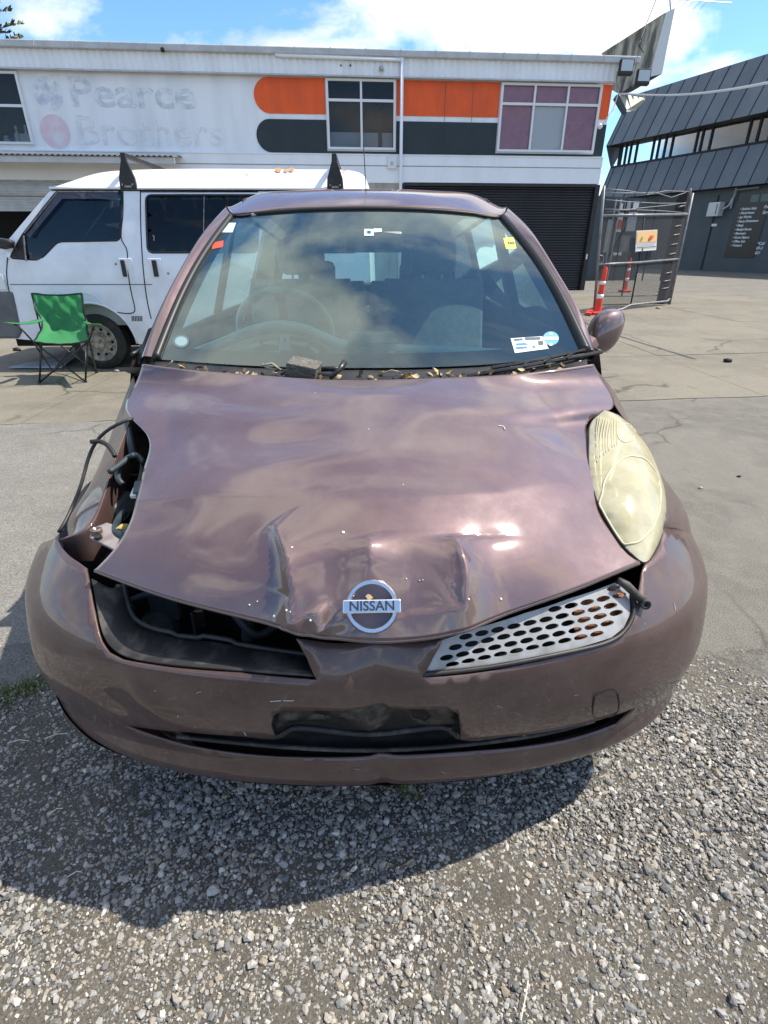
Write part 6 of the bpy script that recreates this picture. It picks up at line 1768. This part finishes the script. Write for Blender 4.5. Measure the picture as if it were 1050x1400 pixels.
# ground floor: dark roller doors, cream wall on the left under a tin awning
sD0, sD1 = wl(553, 256)[0], wl(815, 256)[0]
slats = 40; zh = z_b0 - .05
for k in range(slats):
    z0 = zh * k / slats; z1 = zh * (k + 1) / slats
    prof = [(0, .0), (.25, .022), (.6, .026), (.85, .004), (1, 0)]
    mb = MB(); rows = [[tuple(wpt3(sD0, z0 + (z1 - z0) * t, -.16 + o)), tuple(wpt3(sD1, z0 + (z1 - z0) * t, -.16 + o))] for t, o in prof]
    mb.grid(np.array(rows)); mb.build('roller_slat', M_rdoor, shop, True)
slab(sD0 - .02, sD1 + .02, z_b0 - .06, z_b0 + .02, -.12, -.03, M_black, 'door_head')
slab(sD1, sD1 + .14, 0, z_b0, -.17, -.04, M_black, 'door_guide'); slab(sD0 - .14, sD0, 0, z_b0, -.17, -.04, M_black, 'door_guide')
slab(sD1 + .14, sR, 0, z_b0, -.16, -.05, mat('dark_pier', (0.03, 0.033, 0.036), 0.7), 'wall_pier')
slab(sD1 + .03, sD1 + .07, 0.9, 1.05, -.04, -.02, M_white, 'door_handle')
sM = wl(250, 222)[0]
slab(sM, sD0 - .14, 0, z_b0, -.16, -.05, M_cream, 'lower_wall')
zA = wl(100, 219)[1]; zC0 = wl(60, 243)[1]
n = int((sM - sL) / .035); ss = np.linspace(sL, sM, n); zg = 0.02 * np.sin(np.arange(n) * math.pi / 2)
a0 = np.array([tuple(wpt3(s, zA + .12 + k, -.02)) for s, k in zip(ss, zg)]); a1_ = np.array([tuple(wpt3(s, zA + k, .95)) for s, k in zip(ss, zg)])
mb = MB(); mb.grid(np.stack([a0, a1_])); mb.build('tin_awning', mat('dark_corrugated_awning', (0.10, 0.105, 0.11), 0.6, .3), shop, True, solid=0.004)
slab(sL, sM, zA - .16, zA - .03, .86, .90, M_gutter, 'awning_beam')
slab(sL, sM, zC0 - .1, z_b0 + .02, -.16, -.05, M_cream, 'lower_wall')
for u in (32, 103): 
    s = wl(u, 232)[0]; slab(s - .03, s + .03, zC0 - .1, z_b0, -.048, -.02, M_cream, 'wall_batten')
zR = wl(40, 256)[1]
mb = MB(); rr = [[tuple(wpt3(s, zC0 - .1 - (zC0 - .1 - zR + .2) * t, -.05 + .10 * math.sin(t * math.pi) + .012 * math.sin(t * 40))) for s in (sL, sM)] for t in np.linspace(0, 1, 24)]
mb.grid(np.array(rr)); mb.build('shutter_housing', M_gutter, shop, True)
for k in range(5):
    z1 = zR - .2 - .075 * k; rows = [[tuple(wpt3(sL, z1 - .075 * t, -.12 + o)), tuple(wpt3(sM, z1 - .075 * t, -.12 + o))] for t, o in ((0, 0), (.3, .018), (.7, .018), (1, 0))]
    mb = MB(); mb.grid(np.array(rows)); mb.build('roller_slat', M_gutter, shop, True)
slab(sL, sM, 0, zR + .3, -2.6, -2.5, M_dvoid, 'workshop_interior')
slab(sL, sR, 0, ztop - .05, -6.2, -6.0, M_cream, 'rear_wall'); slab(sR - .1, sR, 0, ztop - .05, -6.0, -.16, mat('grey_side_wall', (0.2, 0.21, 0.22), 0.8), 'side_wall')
mb = MB(); c_ = wpt3(wl(8, 290)[0], 0.4, -1.3); mb.obox(c_ + Vector((0, 0, .3)), wdir * .5, wn * .3, Vector((.1, 0, .7)))
tag(mb.build('leaning_panel', mat('pale_stained_panel', (0.45, 0.42, 0.34), .8, col2=(.3, .22, .15), nscale=4)), 'pale stained panel leaning inside the open workshop behind the van', 'panel')
# downpipe, drain pipe, meter box, floodlights, camera
sp = wl(548, 200)[0]
mb = MB(); mb.tube([wpt3(sp, z_g - .16, .10), wpt3(sp, z_b0 + .3, .06), wpt3(sp, 0.1, .06)], 0.045, 10); dpn = mb.build('downpipe', M_bwhite, shop, True)
q0, q1 = wl(378, 72), wl(546, 84)
mb = MB(); mb.tube([wpt3(q0[0] - .05, q0[1] + .06, .08), wpt3(q0[0], q0[1] - .06, .09), wpt3(q0[0] + .12, wl(380, 77)[1], .09), wpt3(sp, wl(546, 83)[1], .10)], 0.045, 10); mb.build('overflow_pipe', M_bwhite, shop, True)
s, z = wl(536, 223); slab(s - .13, s + .12, z - .14, z + .16, -.03, .06, M_frame, 'meter_box', bevel=0.01); slab(s - .05, s + .03, z - .06, z + .03, .06, .07, M_gutter, 'meter_dial')
for (u, v) in ((224, 68), (521, 94)):
    s, z = wl(u, v); mb = MB(); mb.lathe(wpt3(s, z, .05), wn + Vector((0, 0, -.4)), [(-.03, .05), (.03, .06), (.10, .055), (.12, .03)], 12); mb.build('security_camera', M_black if u < 300 else M_galv, shop, 40)
for (u, v) in ((466, 90), (479, 90)):
    s, z = wl(u, v); mb = MB(); mb.lathe(wpt3(s, z, .035), wn, [(0, .025), (.02, .02)], 8); mb.build('fixing', M_black, shop)
for (u, v, dx) in ((856, 92, 0.0), (879, 106, .15)):
    p = wp(u, v, 0.35 - dx); mb = MB(); mb.obox(p, wdir * .19, (wn + Vector((0, 0, .25))).normalized() * .06, Vector((0, 0, .17))); fl_ = mb.build('floodlight', M_black, shop, bevel=0.015)
    mb = MB(); mb.obox(p + wn * .062 + Vector((0, 0, .03)), wdir * .16, (wn + Vector((0, 0, .25))).normalized() * .006, Vector((0, 0, .12))); mb.build('floodlight_glass', mat('pale_floodlight_glass', (0.45, 0.50, 0.52), 0.2), fl_)
    mb = MB(); mb.tube([p - wn * .05, p - wn * .3 + Vector((0, 0, -.1))], 0.03, 6); mb.build('floodlight_arm', M_black, fl_)
slab(sR, sR + .48, z_f1 + .25, z_g - .12, -.06, .0, M_corr, 'eave_end')
# cable from the corner up to the insulator
s, z = wl(822, 172); mb = MB(); mb.lathe(wpt3(s, z, -.12), wn, [(0, .07), (.05, .07), (.08, .04)], 12); mb.build('cable_bracket', M_frame, shop, 40)
mb = MB(); mb.tube([wp(822, 172, .02), wp(838, 150, .05), wp(846, 126, .1)], 0.012, 5); mb.build('cable', M_frame, shop)

# leaning concrete fin wall above the corner
fin = thing('concrete_fin', 'stained concrete fin rising behind the corner of the white workshop', 'fin wall', tuple(bA + wdir * (sR + .3)))
fo = -1.2
def fp(u, v, o): return wp(u, v, o)
M_fin = mat('lichen_stained_concrete', (0.40, 0.375, 0.30), 0.9, col2=(0.09, 0.085, 0.07), nscale=2.0, ndetail=10, lo=.40, hi=.60, stretch=(2.0, 2.0, .45))
q = [fp(826, 72, fo - 2.2), fp(912, 17, fo), fp(888, 104, fo), fp(850, 128, fo - 1.2), fp(835, 120, fo - 2.2)]
mb = MB(); mb.prism(q, -wdir * .0 + Vector((-.06, .05, 0))); mb.build('fin_face', M_fin, fin)
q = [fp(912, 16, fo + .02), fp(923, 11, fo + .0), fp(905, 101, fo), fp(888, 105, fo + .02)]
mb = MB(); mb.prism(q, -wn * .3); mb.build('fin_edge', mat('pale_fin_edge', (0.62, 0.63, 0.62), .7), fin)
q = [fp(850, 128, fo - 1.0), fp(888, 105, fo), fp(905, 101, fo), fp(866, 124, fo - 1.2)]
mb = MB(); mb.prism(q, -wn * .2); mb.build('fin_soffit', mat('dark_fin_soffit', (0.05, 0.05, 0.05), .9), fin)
# tv aerial on top of the fin
ta = thing('television_aerial', 'thin television aerial on top of the concrete fin', 'aerial', tuple(fp(917, 14, fo)))
p0_ = fp(917, 14, fo); p1_ = fp(913, -30, fo)
mb = MB(); mb.tube([p0_, p1_], 0.018, 6); mb.build('mast', M_galv, ta)
mb = MB(); mb.tube([fp(895, -3, fo), fp(1000, 4, fo)], 0.012, 5); mb.build('boom', M_galv, ta)
for k in range(8):
    u = 903 + 9 * k; c_ = fp(u, -2 + .07 * (u - 895), fo); mb = MB(); mb.tube([c_ - wn * .5 + wdir * .12, c_ + wn * .5 - wdir * .12], 0.007, 4); mb.build('element', M_galv, ta)
mb = MB(); mb.tube([fp(900, -8, fo), fp(884, 32, fo - .3), fp(873, 62, fo + .1), fp(880, 72, fo)], 0.012, 5)
tag(mb.build('aerial_cable', M_ink), 'dark cable sagging across the concrete fin', 'cable')
# ------------------------------------------------------------------ dark clad building on the right
g1 = pz(1050, 374, 0); dv_ = ray(190, 338); D_ = Vector((dv_.x, dv_.y, 0)).normalized()
rn = Vector((D_.y, -D_.x, 0))
if rn.dot(Vector((-1, -0.3, 0))) < 0: rn = -rn
def rp(u, v, out=0.0): return pplane(u, v, g1 + rn * out, rn)
def rl2(u, v, out=0.0): p = rp(u, v, out); return ((p - g1).dot(D_), p.z)
def rq(s, z, out=0.0): return g1 + D_ * s + rn * out + Vector((0, 0, z))
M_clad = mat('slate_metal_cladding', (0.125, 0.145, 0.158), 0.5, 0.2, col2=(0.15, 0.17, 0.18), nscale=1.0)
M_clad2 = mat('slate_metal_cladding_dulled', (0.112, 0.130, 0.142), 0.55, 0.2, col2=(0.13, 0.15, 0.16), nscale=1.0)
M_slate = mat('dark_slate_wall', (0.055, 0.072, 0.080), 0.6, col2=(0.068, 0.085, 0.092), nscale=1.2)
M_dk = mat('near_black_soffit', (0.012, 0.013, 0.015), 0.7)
M_rglass = glass_mat('office_strip_glass', (0.40, 0.42, 0.41), 0.03, 1.42)
rb = thing('dark_clad_building', 'dark slate metal-clad two-storey building with a strip of windows', 'building', tuple(g1))
s_near, s_far = -16.0, rl2(836, 215)[0]
zS = rl2(1050, 250, .55)[1]; zW0 = rl2(1050, 193, -.1)[1]; zW1 = rl2(1050, 152, .55)[1]; zT = rl2(1050, 74, -.75)[1]
# cladding panels, each a plate with a standing seam
pw = 0.95; s = s_near; k = 0
while s < s_far:
    e = min(s + pw, s_far)
    for z0, o0, z1, o1 in ((zS, .55, zW0, -.10), (zW1, .55, zT, -.75)):
        mb = MB(); dz = random.uniform(-.006, .006)
        a = [rq(s + .012, z0, o0 + dz), rq(e - .012, z0, o0 + dz), rq(e - .012, z1, o1 + dz), rq(s + .012, z1, o1 + dz)]
        mb.prism(a, -rn * .03); mb.build('cladding_panel', M_clad if k % 3 else M_clad2, rb)
        mb = MB(); mb.bar(rq(e, z0, o0 + .012), rq(e, z1, o1 + .012), .03, .03, rn); mb.build('standing_seam', M_dk, rb)
    s = e; k += 1
def rslab(s0, s1, z0, z1, o0, o1, m, name, par=rb, **kw):
    mb = MB(); a = [rq(s0, z0, o0), rq(s1, z0, o0), rq(s1, z0, o1), rq(s0, z0, o1)]
    mb.add(a + [p + Vector((0, 0, z1 - z0)) for p in a], [(0,1,2,3),(4,7,6,5),(0,4,5,1),(1,5,6,2),(2,6,7,3),(3,7,4,0)])
    return mb.build(name, m, par, **kw)
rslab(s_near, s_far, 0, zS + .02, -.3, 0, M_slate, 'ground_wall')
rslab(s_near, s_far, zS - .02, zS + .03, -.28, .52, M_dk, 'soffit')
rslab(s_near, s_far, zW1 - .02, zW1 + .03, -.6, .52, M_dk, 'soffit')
rslab(s_near, s_far, zS, zT - .02, -6.0, -.95, M_dk, 'building_core')
rslab(s_near, s_far, zT - .06, zT + .03, -6.0, -.78, M_clad2, 'roof_edge')
mbx = MB(); 
mb = MB(); mb.prism([rq(s_far, zS, .55), rq(s_far, zW0, -.1), rq(s_far, zW1, .55), rq(s_far, zT, -.75), rq(s_far, zT, -6), rq(s_far, 0, -6), rq(s_far, 0, 0), rq(s_far, zS, 0)], D_ * .05); mb.build('end_wall', M_clad2, rb)
# window strip
edges = [834, 847, 849, 855, 861, 869, 891, 898, 907, 916, 948, 955, 967, 1016, 1029, 1045, 1090, 1130, 1200, 1240, 1300]
edges = [rl2(u, 212, -.15)[0] for u in edges]
edges = sorted(edges)
rslab(s_near, s_far, zW0 - .05, zW0 + .06, -.22, -.06, M_dk, 'window_sill')
for a, b_ in zip(edges[:-1], edges[1:]):
    fr_w = rslab(a - .05, a + .05, zW0, zW1, -.24, -.10, M_dk, 'mullion')
    if b_ - a > .25:
        mb = MB(); mb.add([rq(a + .05, zW0 + .06, -.17), rq(b_ - .05, zW0 + .06, -.17), rq(b_ - .05, zW1, -.17), rq(a + .05, zW1, -.17)], [(0, 1, 2, 3)]); mb.build('pane', M_rglass, rb)
rslab(s_near, s_far, zW0, zW1, -1.0, -.9, mat('dim_office', (0.10, 0.10, 0.095), .9, col2=(.2, .2, .19), nscale=.8), 'office_wall')
# ground floor: joint, dark shop window with its list, air conditioner
s0 = rl2(968, 330)[0]; rslab(s0 - .06, s0 + .06, .05, zS - .3, .0, .012, M_dk, 'wall_joint')
sa, sb = rl2(1003, 300)[0], rl2(1046, 300)[0]; sc0, sc1 = min(sa, sb), max(sa, sb)
z0_, z1_ = rl2(1010, 352)[1], rl2(1040, 262)[1]
sign = rslab(sc0, sc1, z0_, z1_, .0, .03, mat('black_shop_window', (0.006, 0.006, 0.008), .25), 'shop_window')
rdir = -D_ if D_.dot(Vector((1, 0, 0))) < 0 else D_      # reading direction, left to right seen from the yard
M_stext = mat('white_vinyl_lettering', (0.75, 0.76, 0.76), .6)
rows_ = ['Fashion Suits', 'Floral Items', 'Jas Works', 'Fancy Dressware', 'Rings', 'Bangle Boxes', 'Sherwani', 'Kurta Pajama', 'Office Suit', "Turban's"]
hT = (rl2(1020, 286)[1] - rl2(1020, 336)[1]) / 9
left_s = sc1 - .25 if rdir.dot(D_) < 0 else sc0 + .25
ztop_t = rl2(1012, 286, .04)[1]
for i, t_ in enumerate(rows_):
    text_obj('window_lettering', '\u2022 ' + t_, hT * .82, rq(left_s, ztop_t - hT * i, .034), rdir, (0, 0, 1), M_stext, sign, 0.002, 'LEFT', 1.0, 0.2, 0.004)
sx_ = rl2(1034, 338, .04)[0]
for i, t_ in enumerate(['*Call', '09-2', '021']):
    text_obj('window_lettering', t_, hT * 1.0, rq(sx_, rl2(1030, 333, .04)[1] - hT * 1.15 * i, .034), rdir, (0, 0, 1), M_stext, sign, 0.002, 'LEFT', 1.0, 0.2, 0.004)
for i, t_ in enumerate(['Free', 'Eng']):
    text_obj('window_lettering', t_, hT * 1.0, rq(rl2(1044, 285, .04)[0], rl2(1044, 283, .04)[1] - hT * 1.3 * i, .034), rdir, (0, 0, 1), M_stext, sign, 0.002, 'LEFT', 1.0, 0.2, 0.004)
for u0, u1 in ((1028, 1039), (1042, 1056)):
    a, b_ = sorted((rl2(u0, 268)[0], rl2(u1, 268)[0])); rslab(a, b_, rl2(1035, 276)[1], rl2(1035, 266)[1], .031, .04, mat('teal_fanlight', (0.05, 0.10, 0.10), .2), 'fanlight', sign)
a, b_ = sorted((rl2(974, 290)[0], rl2(990, 288)[0])); za, zb_ = rl2(982, 296)[1], rl2(982, 277)[1]
ac = rslab(a, b_, za, zb_, .02, .45, mat('cream_casing', (0.55, 0.55, 0.52), .5), 'air_conditioner', bevel=0.03)
rslab(a + .12, b_ - .55, za + .1, zb_ - .1, .45, .465, M_slate, 'fan_grille', ac)
mb = MB(); mb.tube([rq(a - .1, za + .3, .3), rq(a - .35, za + .5, .15), rq(a - .5, zS - .4, .12), rq(a - .5, zS - .05, .12)], .06, 6); mb.build('refrigerant_pipe', M_galv, ac)
a, b_ = sorted((rl2(973, 308)[0], rl2(980, 308)[0])); rslab(a, b_, rl2(975, 309.5)[1], rl2(975, 306)[1], .0, .02, M_white, 'number_plaque')
mb = MB(); mb.tube([rq(rl2(1040, 262)[0], zS - .12, .2), rq(rl2(1008, 265)[0], zS - .15, .2), rq(rl2(1004, 272)[0], zS - 1.0, .1)], .05, 6); mb.build('drain_pipe', M_galv, rb)
# small ribbed roof between the two buildings
lean = thing('ribbed_lean_to', 'small cream ribbed roof between the white and dark buildings', 'roof', tuple(wp(870, 150, -4)))
q = [wp(848, 128, -2.2), wp(882, 134, -4.0), wp(870, 148, -4.0), wp(857, 150, -2.2)]
mb = MB(); mb.prism(q, Vector((0, 0, -.06))); mb.build('roof_sheet', mat('cream_roof_sheet', (0.55, 0.53, 0.44), .6), lean)
for t in (.2, .45, .7, .95):
    a = q[0].lerp(q[1], t); b_ = q[3].lerp(q[2], t); mb = MB(); mb.bar(a + Vector((0, 0, .03)), b_ + Vector((0, 0, .03)), .10, .06); mb.build('roof_rib', mat('tan_roof_rib', (0.36, 0.32, 0.22), .6), lean)
mb = MB(); mb.prism([wp(846, 128, -2.1), wp(857, 151, -2.1), wp(855, 156, -2.1), wp(842, 134, -2.1)], -wn * .2); mb.build('barge_board', M_slate, lean)

# ------------------------------------------------------------------ alley between the buildings
alley = thing('alley_wall', 'dark wall with posters closing the alley behind the chain-link gate', 'wall', tuple(pz(860, 380, 0)))
AY = 24.0
def ap(u, v, y=AY): return py(u, v, y)
mb = MB(); mb.prism([Vector((ap(800, 300).x, AY, 0)), Vector((ap(884, 300).x, AY, 0)), ap(884, 272), ap(800, 266)], (0, .2, 0)); mb.build('wall_face', M_slate, alley)
for (u0, v0, u1, v1, m_) in ((842, 291, 854, 317, M_white), (855, 290, 872, 316, mat('grey_poster', (.40, .42, .43), .7)), (846, 278, 852, 288, M_white), (853, 276, 863, 288, mat('grey_poster', (.4, .4, .4))), (865, 276, 874, 286, M_white), (824, 300, 838, 345, M_galv), (845, 322, 862, 345, mat('dim_poster', (.12, .13, .12), .7, col2=(.25, .25, .23), nscale=5)), (838, 345, 850, 349, M_white)):
    a, b_ = ap(u0, v1, AY - .06), ap(u1, v0, AY - .06); mb = MB(); mb.box((a.x, AY - .08, a.z), (b_.x, AY - .02, b_.z)); po = mb.build('poster', m_, alley)
    if (u0, v0) == (842, 291):
        c_ = ap(847, 307, AY - .09); mb = MB(); mb.lathe(c_, (0, -1, 0), [(0, .17), (.01, .17)], 16); mb.build('poster_disc', M_redst, po)
for u in (826, 832, 840, 880, 905):
    a, b_ = ap(u, 372, AY - .3), ap(u + 6, 272, AY - .3); mb = MB(); mb.tube([Vector((a.x, AY - .3, 0)), Vector((a.x, AY - .3, b_.z))], .03, 6); mb.build('pipe', M_galv if u < 833 else M_dk, alley)

# ------------------------------------------------------------------ chain-link gate
gL, gR = pz(813, 428, 0), pz(914, 417, 0)
gd = (gR - gL).normalized(); gn = Vector((gd.y, -gd.x, 0))
def gp3(u, v, o=0.0): return pplane(u, v, gL + gn * o, gn)
gate = thing('chain_link_gate', 'tall chain-link gate topped with barbed wire beside the roller door', 'gate', tuple(gL))
M_gpipe = mat('dull_gate_pipe', (0.24, 0.24, 0.24), .5, .4, col2=(.15, .145, .14), nscale=9)
def gtube(name, pts, r, m=M_gpipe, o=0.0, par=gate, k=7):
    mb = MB(); mb.tube([gp3(u, v, o) for u, v in pts], r, k); return mb.build(name, m, par, True)
gtube('frame_post', [(826, 254), (819, 340), (812, 427)], .025)
gtube('frame_post', [(947, 264), (931, 340), (915, 416)], .032)
gtube('frame_rail', [(824, 295), (941, 293)], .026); gtube('frame_rail', [(817, 362), (850, 360), (873, 359), (929, 354)], .024)
gtube('frame_rail', [(836, 425), (850, 423), (862, 417), (890, 414), (912, 412), (918, 406)], .024)
gtube('frame_rail', [(818, 405), (850, 405), (905, 404)], .010, o=-.3)
mb = MB(); a = gp3(905, 419, -.25); b_ = gp3(937, 263, -.25); mb.bar(Vector((a.x, a.y, 0)), Vector((a.x, a.y, b_.z)), .26, .2, gn); mb.build('gate_post', M_dk, gate)
gtube('stay', [(881, 295), (873, 360), (862, 418)], .016, M_dk); gtube('stay', [(862, 345), (857, 360), (850, 405)], .016, M_dk, -.3)
gtube('top_bracket', [(943, 275), (944, 258)], .022); gtube('gate_latch', [(819, 349), (824, 350), (825, 358), (820, 360)], .012)
for j, ln in enumerate(([(827, 258), (860, 261), (885, 266), (910, 261), (942, 262)], [(826, 264), (870, 264), (895, 263), (918, 270), (938, 263)], [(828, 273), (860, 276), (900, 278), (938, 278)], [(827, 286), (870, 287), (900, 288), (938, 291)], [(830, 290), (880, 284), (920, 280), (938, 277)])):
    gtube('barbed_wire', ln, .008, k=5)
for v in (281, 308, 320, 333, 346, 372, 383, 393):
    gtube('tie_wire', [(931 - (v - 293) * .20 - 6, v + 2), (931 - (v - 293) * .20 + 3, v)], .012, k=5)
# the mesh itself: interwoven wire, one part
Q00, Q10, Q01, Q11 = gp3(813, 421), gp3(913, 413), gp3(823, 296), gp3(941, 294)
wv, wf = MB(), None
def bil(a, b_): return (Q00 * (1 - a) + Q10 * a) * (1 - b_) + (Q01 * (1 - a) + Q11 * a) * b_
Wd, Hd = (Q10 - Q00).length, (Q01 - Q00).length; st = 0.06
for sgn in (1, -1):
    n_ = int((Wd + Hd) / st)
    for i in range(n_):
        x0 = i * st - (Hd if sgn > 0 else 0)
        pts = []
        for tt in np.linspace(0, 1, 3):
            x = x0 + sgn * tt * Hd
            pts.append((x, tt))
        lo_t, hi_t = 0.0, 1.0
        def clampt(xb): return (xb - x0) / (sgn * Hd)
        ta_, tb_ = sorted((clampt(0), clampt(Wd))); lo_t, hi_t = max(0, ta_), min(1, tb_)
        if hi_t - lo_t < .01: continue
        P_ = [bil((x0 + sgn * t * Hd) / Wd, t) for t in (lo_t, hi_t)]
        wv.tube(P_, .0045, 3)
o = wv.build('wire_mesh', mat('dull_mesh_wire', (0.055, 0.055, 0.057), .6, .3), gate); o['kind'] = 'stuff'
sg = [gp3(870.5, 315.5, .05), gp3(899, 314, .05), gp3(897, 343, .05), gp3(869, 345, .05)]
mb = MB(); mb.prism([sg[3], sg[2], sg[1], sg[0]], -gn * .012)
sgn_ = thing('hanging_sign', 'orange and white printed sign hung on the chain-link gate', 'sign', tuple(gp3(884, 345, .05)))
brd = mb.build('board', mat('white_sign_board', (.74, .72, .66), .5), sgn_)
def sgq(a, b_): return (sg[3] * (1 - a) + sg[2] * a) * (1 - b_) + (sg[0] * (1 - a) + sg[1] * a) * b_
def sgbox(a0, b0, a1, b1, m_, off=.004, name='print'):
    mb = MB(); mb.prism([sgq(a0, b0) + gn * off, sgq(a1, b0) + gn * off, sgq(a1, b1) + gn * off, sgq(a0, b1) + gn * off], gn * .002); return mb.build(name, m_, brd)
sgbox(0.02, .44, .98, .97, mat('pale_orange_print', (.80, .50, .24), .6)); sgbox(.05, .36, .95, .38, M_gutter); sgbox(.05, .31, .9, .33, M_gutter)
sgbox(.03, .20, .97, .23, M_dk, .006); sgbox(.3, .06, .34, .18, M_dk, .006); sgbox(.0, .0, 1, .04, M_dk, .006)
for (a, b_, r, m_) in ((.24, .62, .085, mat('green_produce', (.30, .38, .05), .6)), (.20, .58, .06, mat('yellow_produce', (.70, .45, .05), .6)), (.66, .63, .10, mat('red_produce', (.62, .10, .03), .6)), (.76, .68, .08, mat('orange_produce', (.72, .22, .03), .6)), (.60, .58, .07, mat('red_produce', (.62, .1, .03)))):
    c_ = sgq(a, b_) + gn * .008; mb = MB(); mb.lathe(c_, gn, [(0, r * .55), (.004, r * .5)], 12); mb.build('print', m_, brd)

# ------------------------------------------------------------------ road posts
M_cone = mat('orange_red_plastic', (0.72, 0.055, 0.025), .5, col2=(.60, .045, .02), nscale=6)
M_refl = mat('reflective_white', (0.75, 0.75, 0.75), .4)
def road_post(name, label, base, h, r, lean=(0, 0)):
    t = thing(name, label, 'traffic post', tuple(base))
    lx = Vector((lean[0], lean[1], 0))
    mb = MB(); mb.obox(base + Vector((0, 0, .035)), Vector((.15, 0, 0)), Vector((0, .15, 0)), Vector((0, 0, .03))); mb.build('base', M_cone, t, bevel=0.02)
    pr = [(.06, r * 1.25), (h * .45, r), (h * .9, r * .78), (h * .97, r * .7), (h, r * .35)]
    mb = MB(); mb.lathe(base, Vector((0, 0, 1)) + lx, pr, 16); mb.build('post', M_cone, t, 40)
    for z0, z1 in ((.34 * h, .43 * h), (.63 * h, .70 * h)):
        rr0, rr1 = np.interp(z0, [p[0] for p in pr], [p[1] for p in pr]) + .003, np.interp(z1, [p[0] for p in pr], [p[1] for p in pr]) + .003
        mb = MB(); mb.lathe(base, Vector((0, 0, 1)) + lx, [(z0, rr0), (z1, rr1)], 16); mb.build('reflective_band', M_refl, t, True)
    return t
b0 = pz(816, 430, 0); hpost = py(823, 364, b0.y).z
road_post('traffic_post', 'orange red plastic road post with white bands in front of the gate', b0, hpost, .058, (.02, 0))
mb = MB(); a = pz(802, 429, 0); mb.prism([pz(799, 430, .02), pz(808, 431, .02), pz(812, 422, .02), pz(806, 424, .02)], (0, 0, .04)); 
tag(mb.build('rubber_foot', M_cone), 'flat orange red foot lying left of the road post', 'post base')
b1 = Vector(py(860, 366, 17.5)); b1.z = 0
road_post('traffic_post', 'orange red road post standing behind the gate mesh', b1, .95, .05)
mb = MB(); mb.tube(curve([pz(836, 427, .03), pz(850, 424, .03), pz(862, 420, .03)], 12), .03, 6)
# loose stones and scraps in the yard
for (u, v, r, lab) in ((900, 421, .05, 'pale stone lying below the gate'), (23, 478, .05, 'dark stone in the shade left of the chair'), (181, 478, .035, 'small white stone behind the van wheel'), (160, 507, .03, 'small pale scrap at the foot of the van tyre'), (995, 493, .05, 'dark lump on the concrete at right'), (868, 607, .010, 'tiny pale chip on the asphalt right of the headlight'), (958, 667, .012, 'small white chip on the asphalt at right'), (1010, 651, .012, 'small dark stone on the asphalt at far right')):
    V0, F0 = ico(); c_ = pz(u, v, r * .4); P_ = V0 * np.array([1.2, .9, .6]) * r * (1 + RNG.uniform(-.25, .25, (12, 1))) + np.array(c_)
    tag(mesh_obj('loose_stone', P_, F0, M_pebble if 'dark' not in lab else M_dk, None, True), lab, 'stone')

# ------------------------------------------------------------------ overhead cable
mb = MB(); mb.tube(curve([wp(849, 128, .1), py(930, 129.5, 14.5), py(1000, 122, 12.0), py(1060, 111, 10.0), py(1300, 60, 7.0)], 40), .022, 6)
tag(mb.build('overhead_cable', M_white), 'white overhead cable sagging towards the dark building', 'cable')

# ------------------------------------------------------------------ Norfolk pine behind the workshop
M_bark = mat('pine_bark', (0.10, 0.08, 0.06), .9, col2=(.16, .13, .10), nscale=6)
M_needle = island_mat('pine_foliage', [(0.0, (0.035, 0.055, 0.012)), (1.0, (0.16, 0.15, 0.035)), (.5, (0.075, 0.095, 0.022))], .8, .1)
def pine(name, label, base, H, spread, seed, cone=True):
    r = random.Random(seed); t = thing(name, label, 'tree', tuple(base))
    mb = MB(); mb.tube([base, base + Vector((0, 0, H))], [H * .022, .02], 8); mb.build('trunk', M_bark, t, True)
    V_l, F_l = [], []; lb = MB()
    lev = int(H / .62)
    for i in range(3, lev):
        z = H * i / lev; L_ = spread * (1 - (i / lev) ** 1.4) * r.uniform(.85, 1.1) + .25
        nbr = 7
        for k in range(nbr):
            an = 6.283 * (k + r.uniform(-.25, .25)) / nbr + i * .5
            d = Vector((math.cos(an), math.sin(an), .16)); p0_ = base + Vector((0, 0, z))
            lb.tube([p0_, p0_ + d * L_ * .6, p0_ + d * L_ + Vector((0, 0, .05 * L_))], [.03, .02, .006], 4, cap=False)
            m = int(22 * L_) + 6
            for j in range(m):
                q = r.uniform(.18, 1.0); c_ = p0_ + d * (L_ * q) + Vector((r.gauss(0, .07), r.gauss(0, .07), .05 * L_ * q * q))
                sd = Vector((-d.y, d.x, 0)) * r.choice((-1, 1)); ax = (d * .5 + sd * .8 + Vector((0, 0, r.uniform(.1, .7)))).normalized() * r.uniform(.16, .34)
                w = ax.cross(Vector((r.gauss(0, 1), r.gauss(0, 1), r.gauss(0, 1)))).normalized() * r.uniform(.025, .05)
                k0 = len(V_l); V_l += [c_ - w, c_ + w, c_ + ax * .6 + w * 1.1, c_ + ax, c_ + ax * .6 - w * 1.1]; F_l.append((k0, k0+1, k0+2, k0+3, k0+4))
    lb.build('limbs', M_bark, t)
    mesh_obj('crown', V_l, F_l, M_needle, t)
tb = py(-22, 60, 30.0); tb.z = 0
pine('pine_tree', 'yellowish pine crown showing above the gutter at the left edge', tb, py(-20, -70, 30).z, 4.6, 4)
tb = py(23, 60, 34.0); tb.z = 0
pine('pine_tree', 'small pine tip just clearing the gutter near the left edge', tb, py(23, 43.5, 34).z, 1.2, 9)
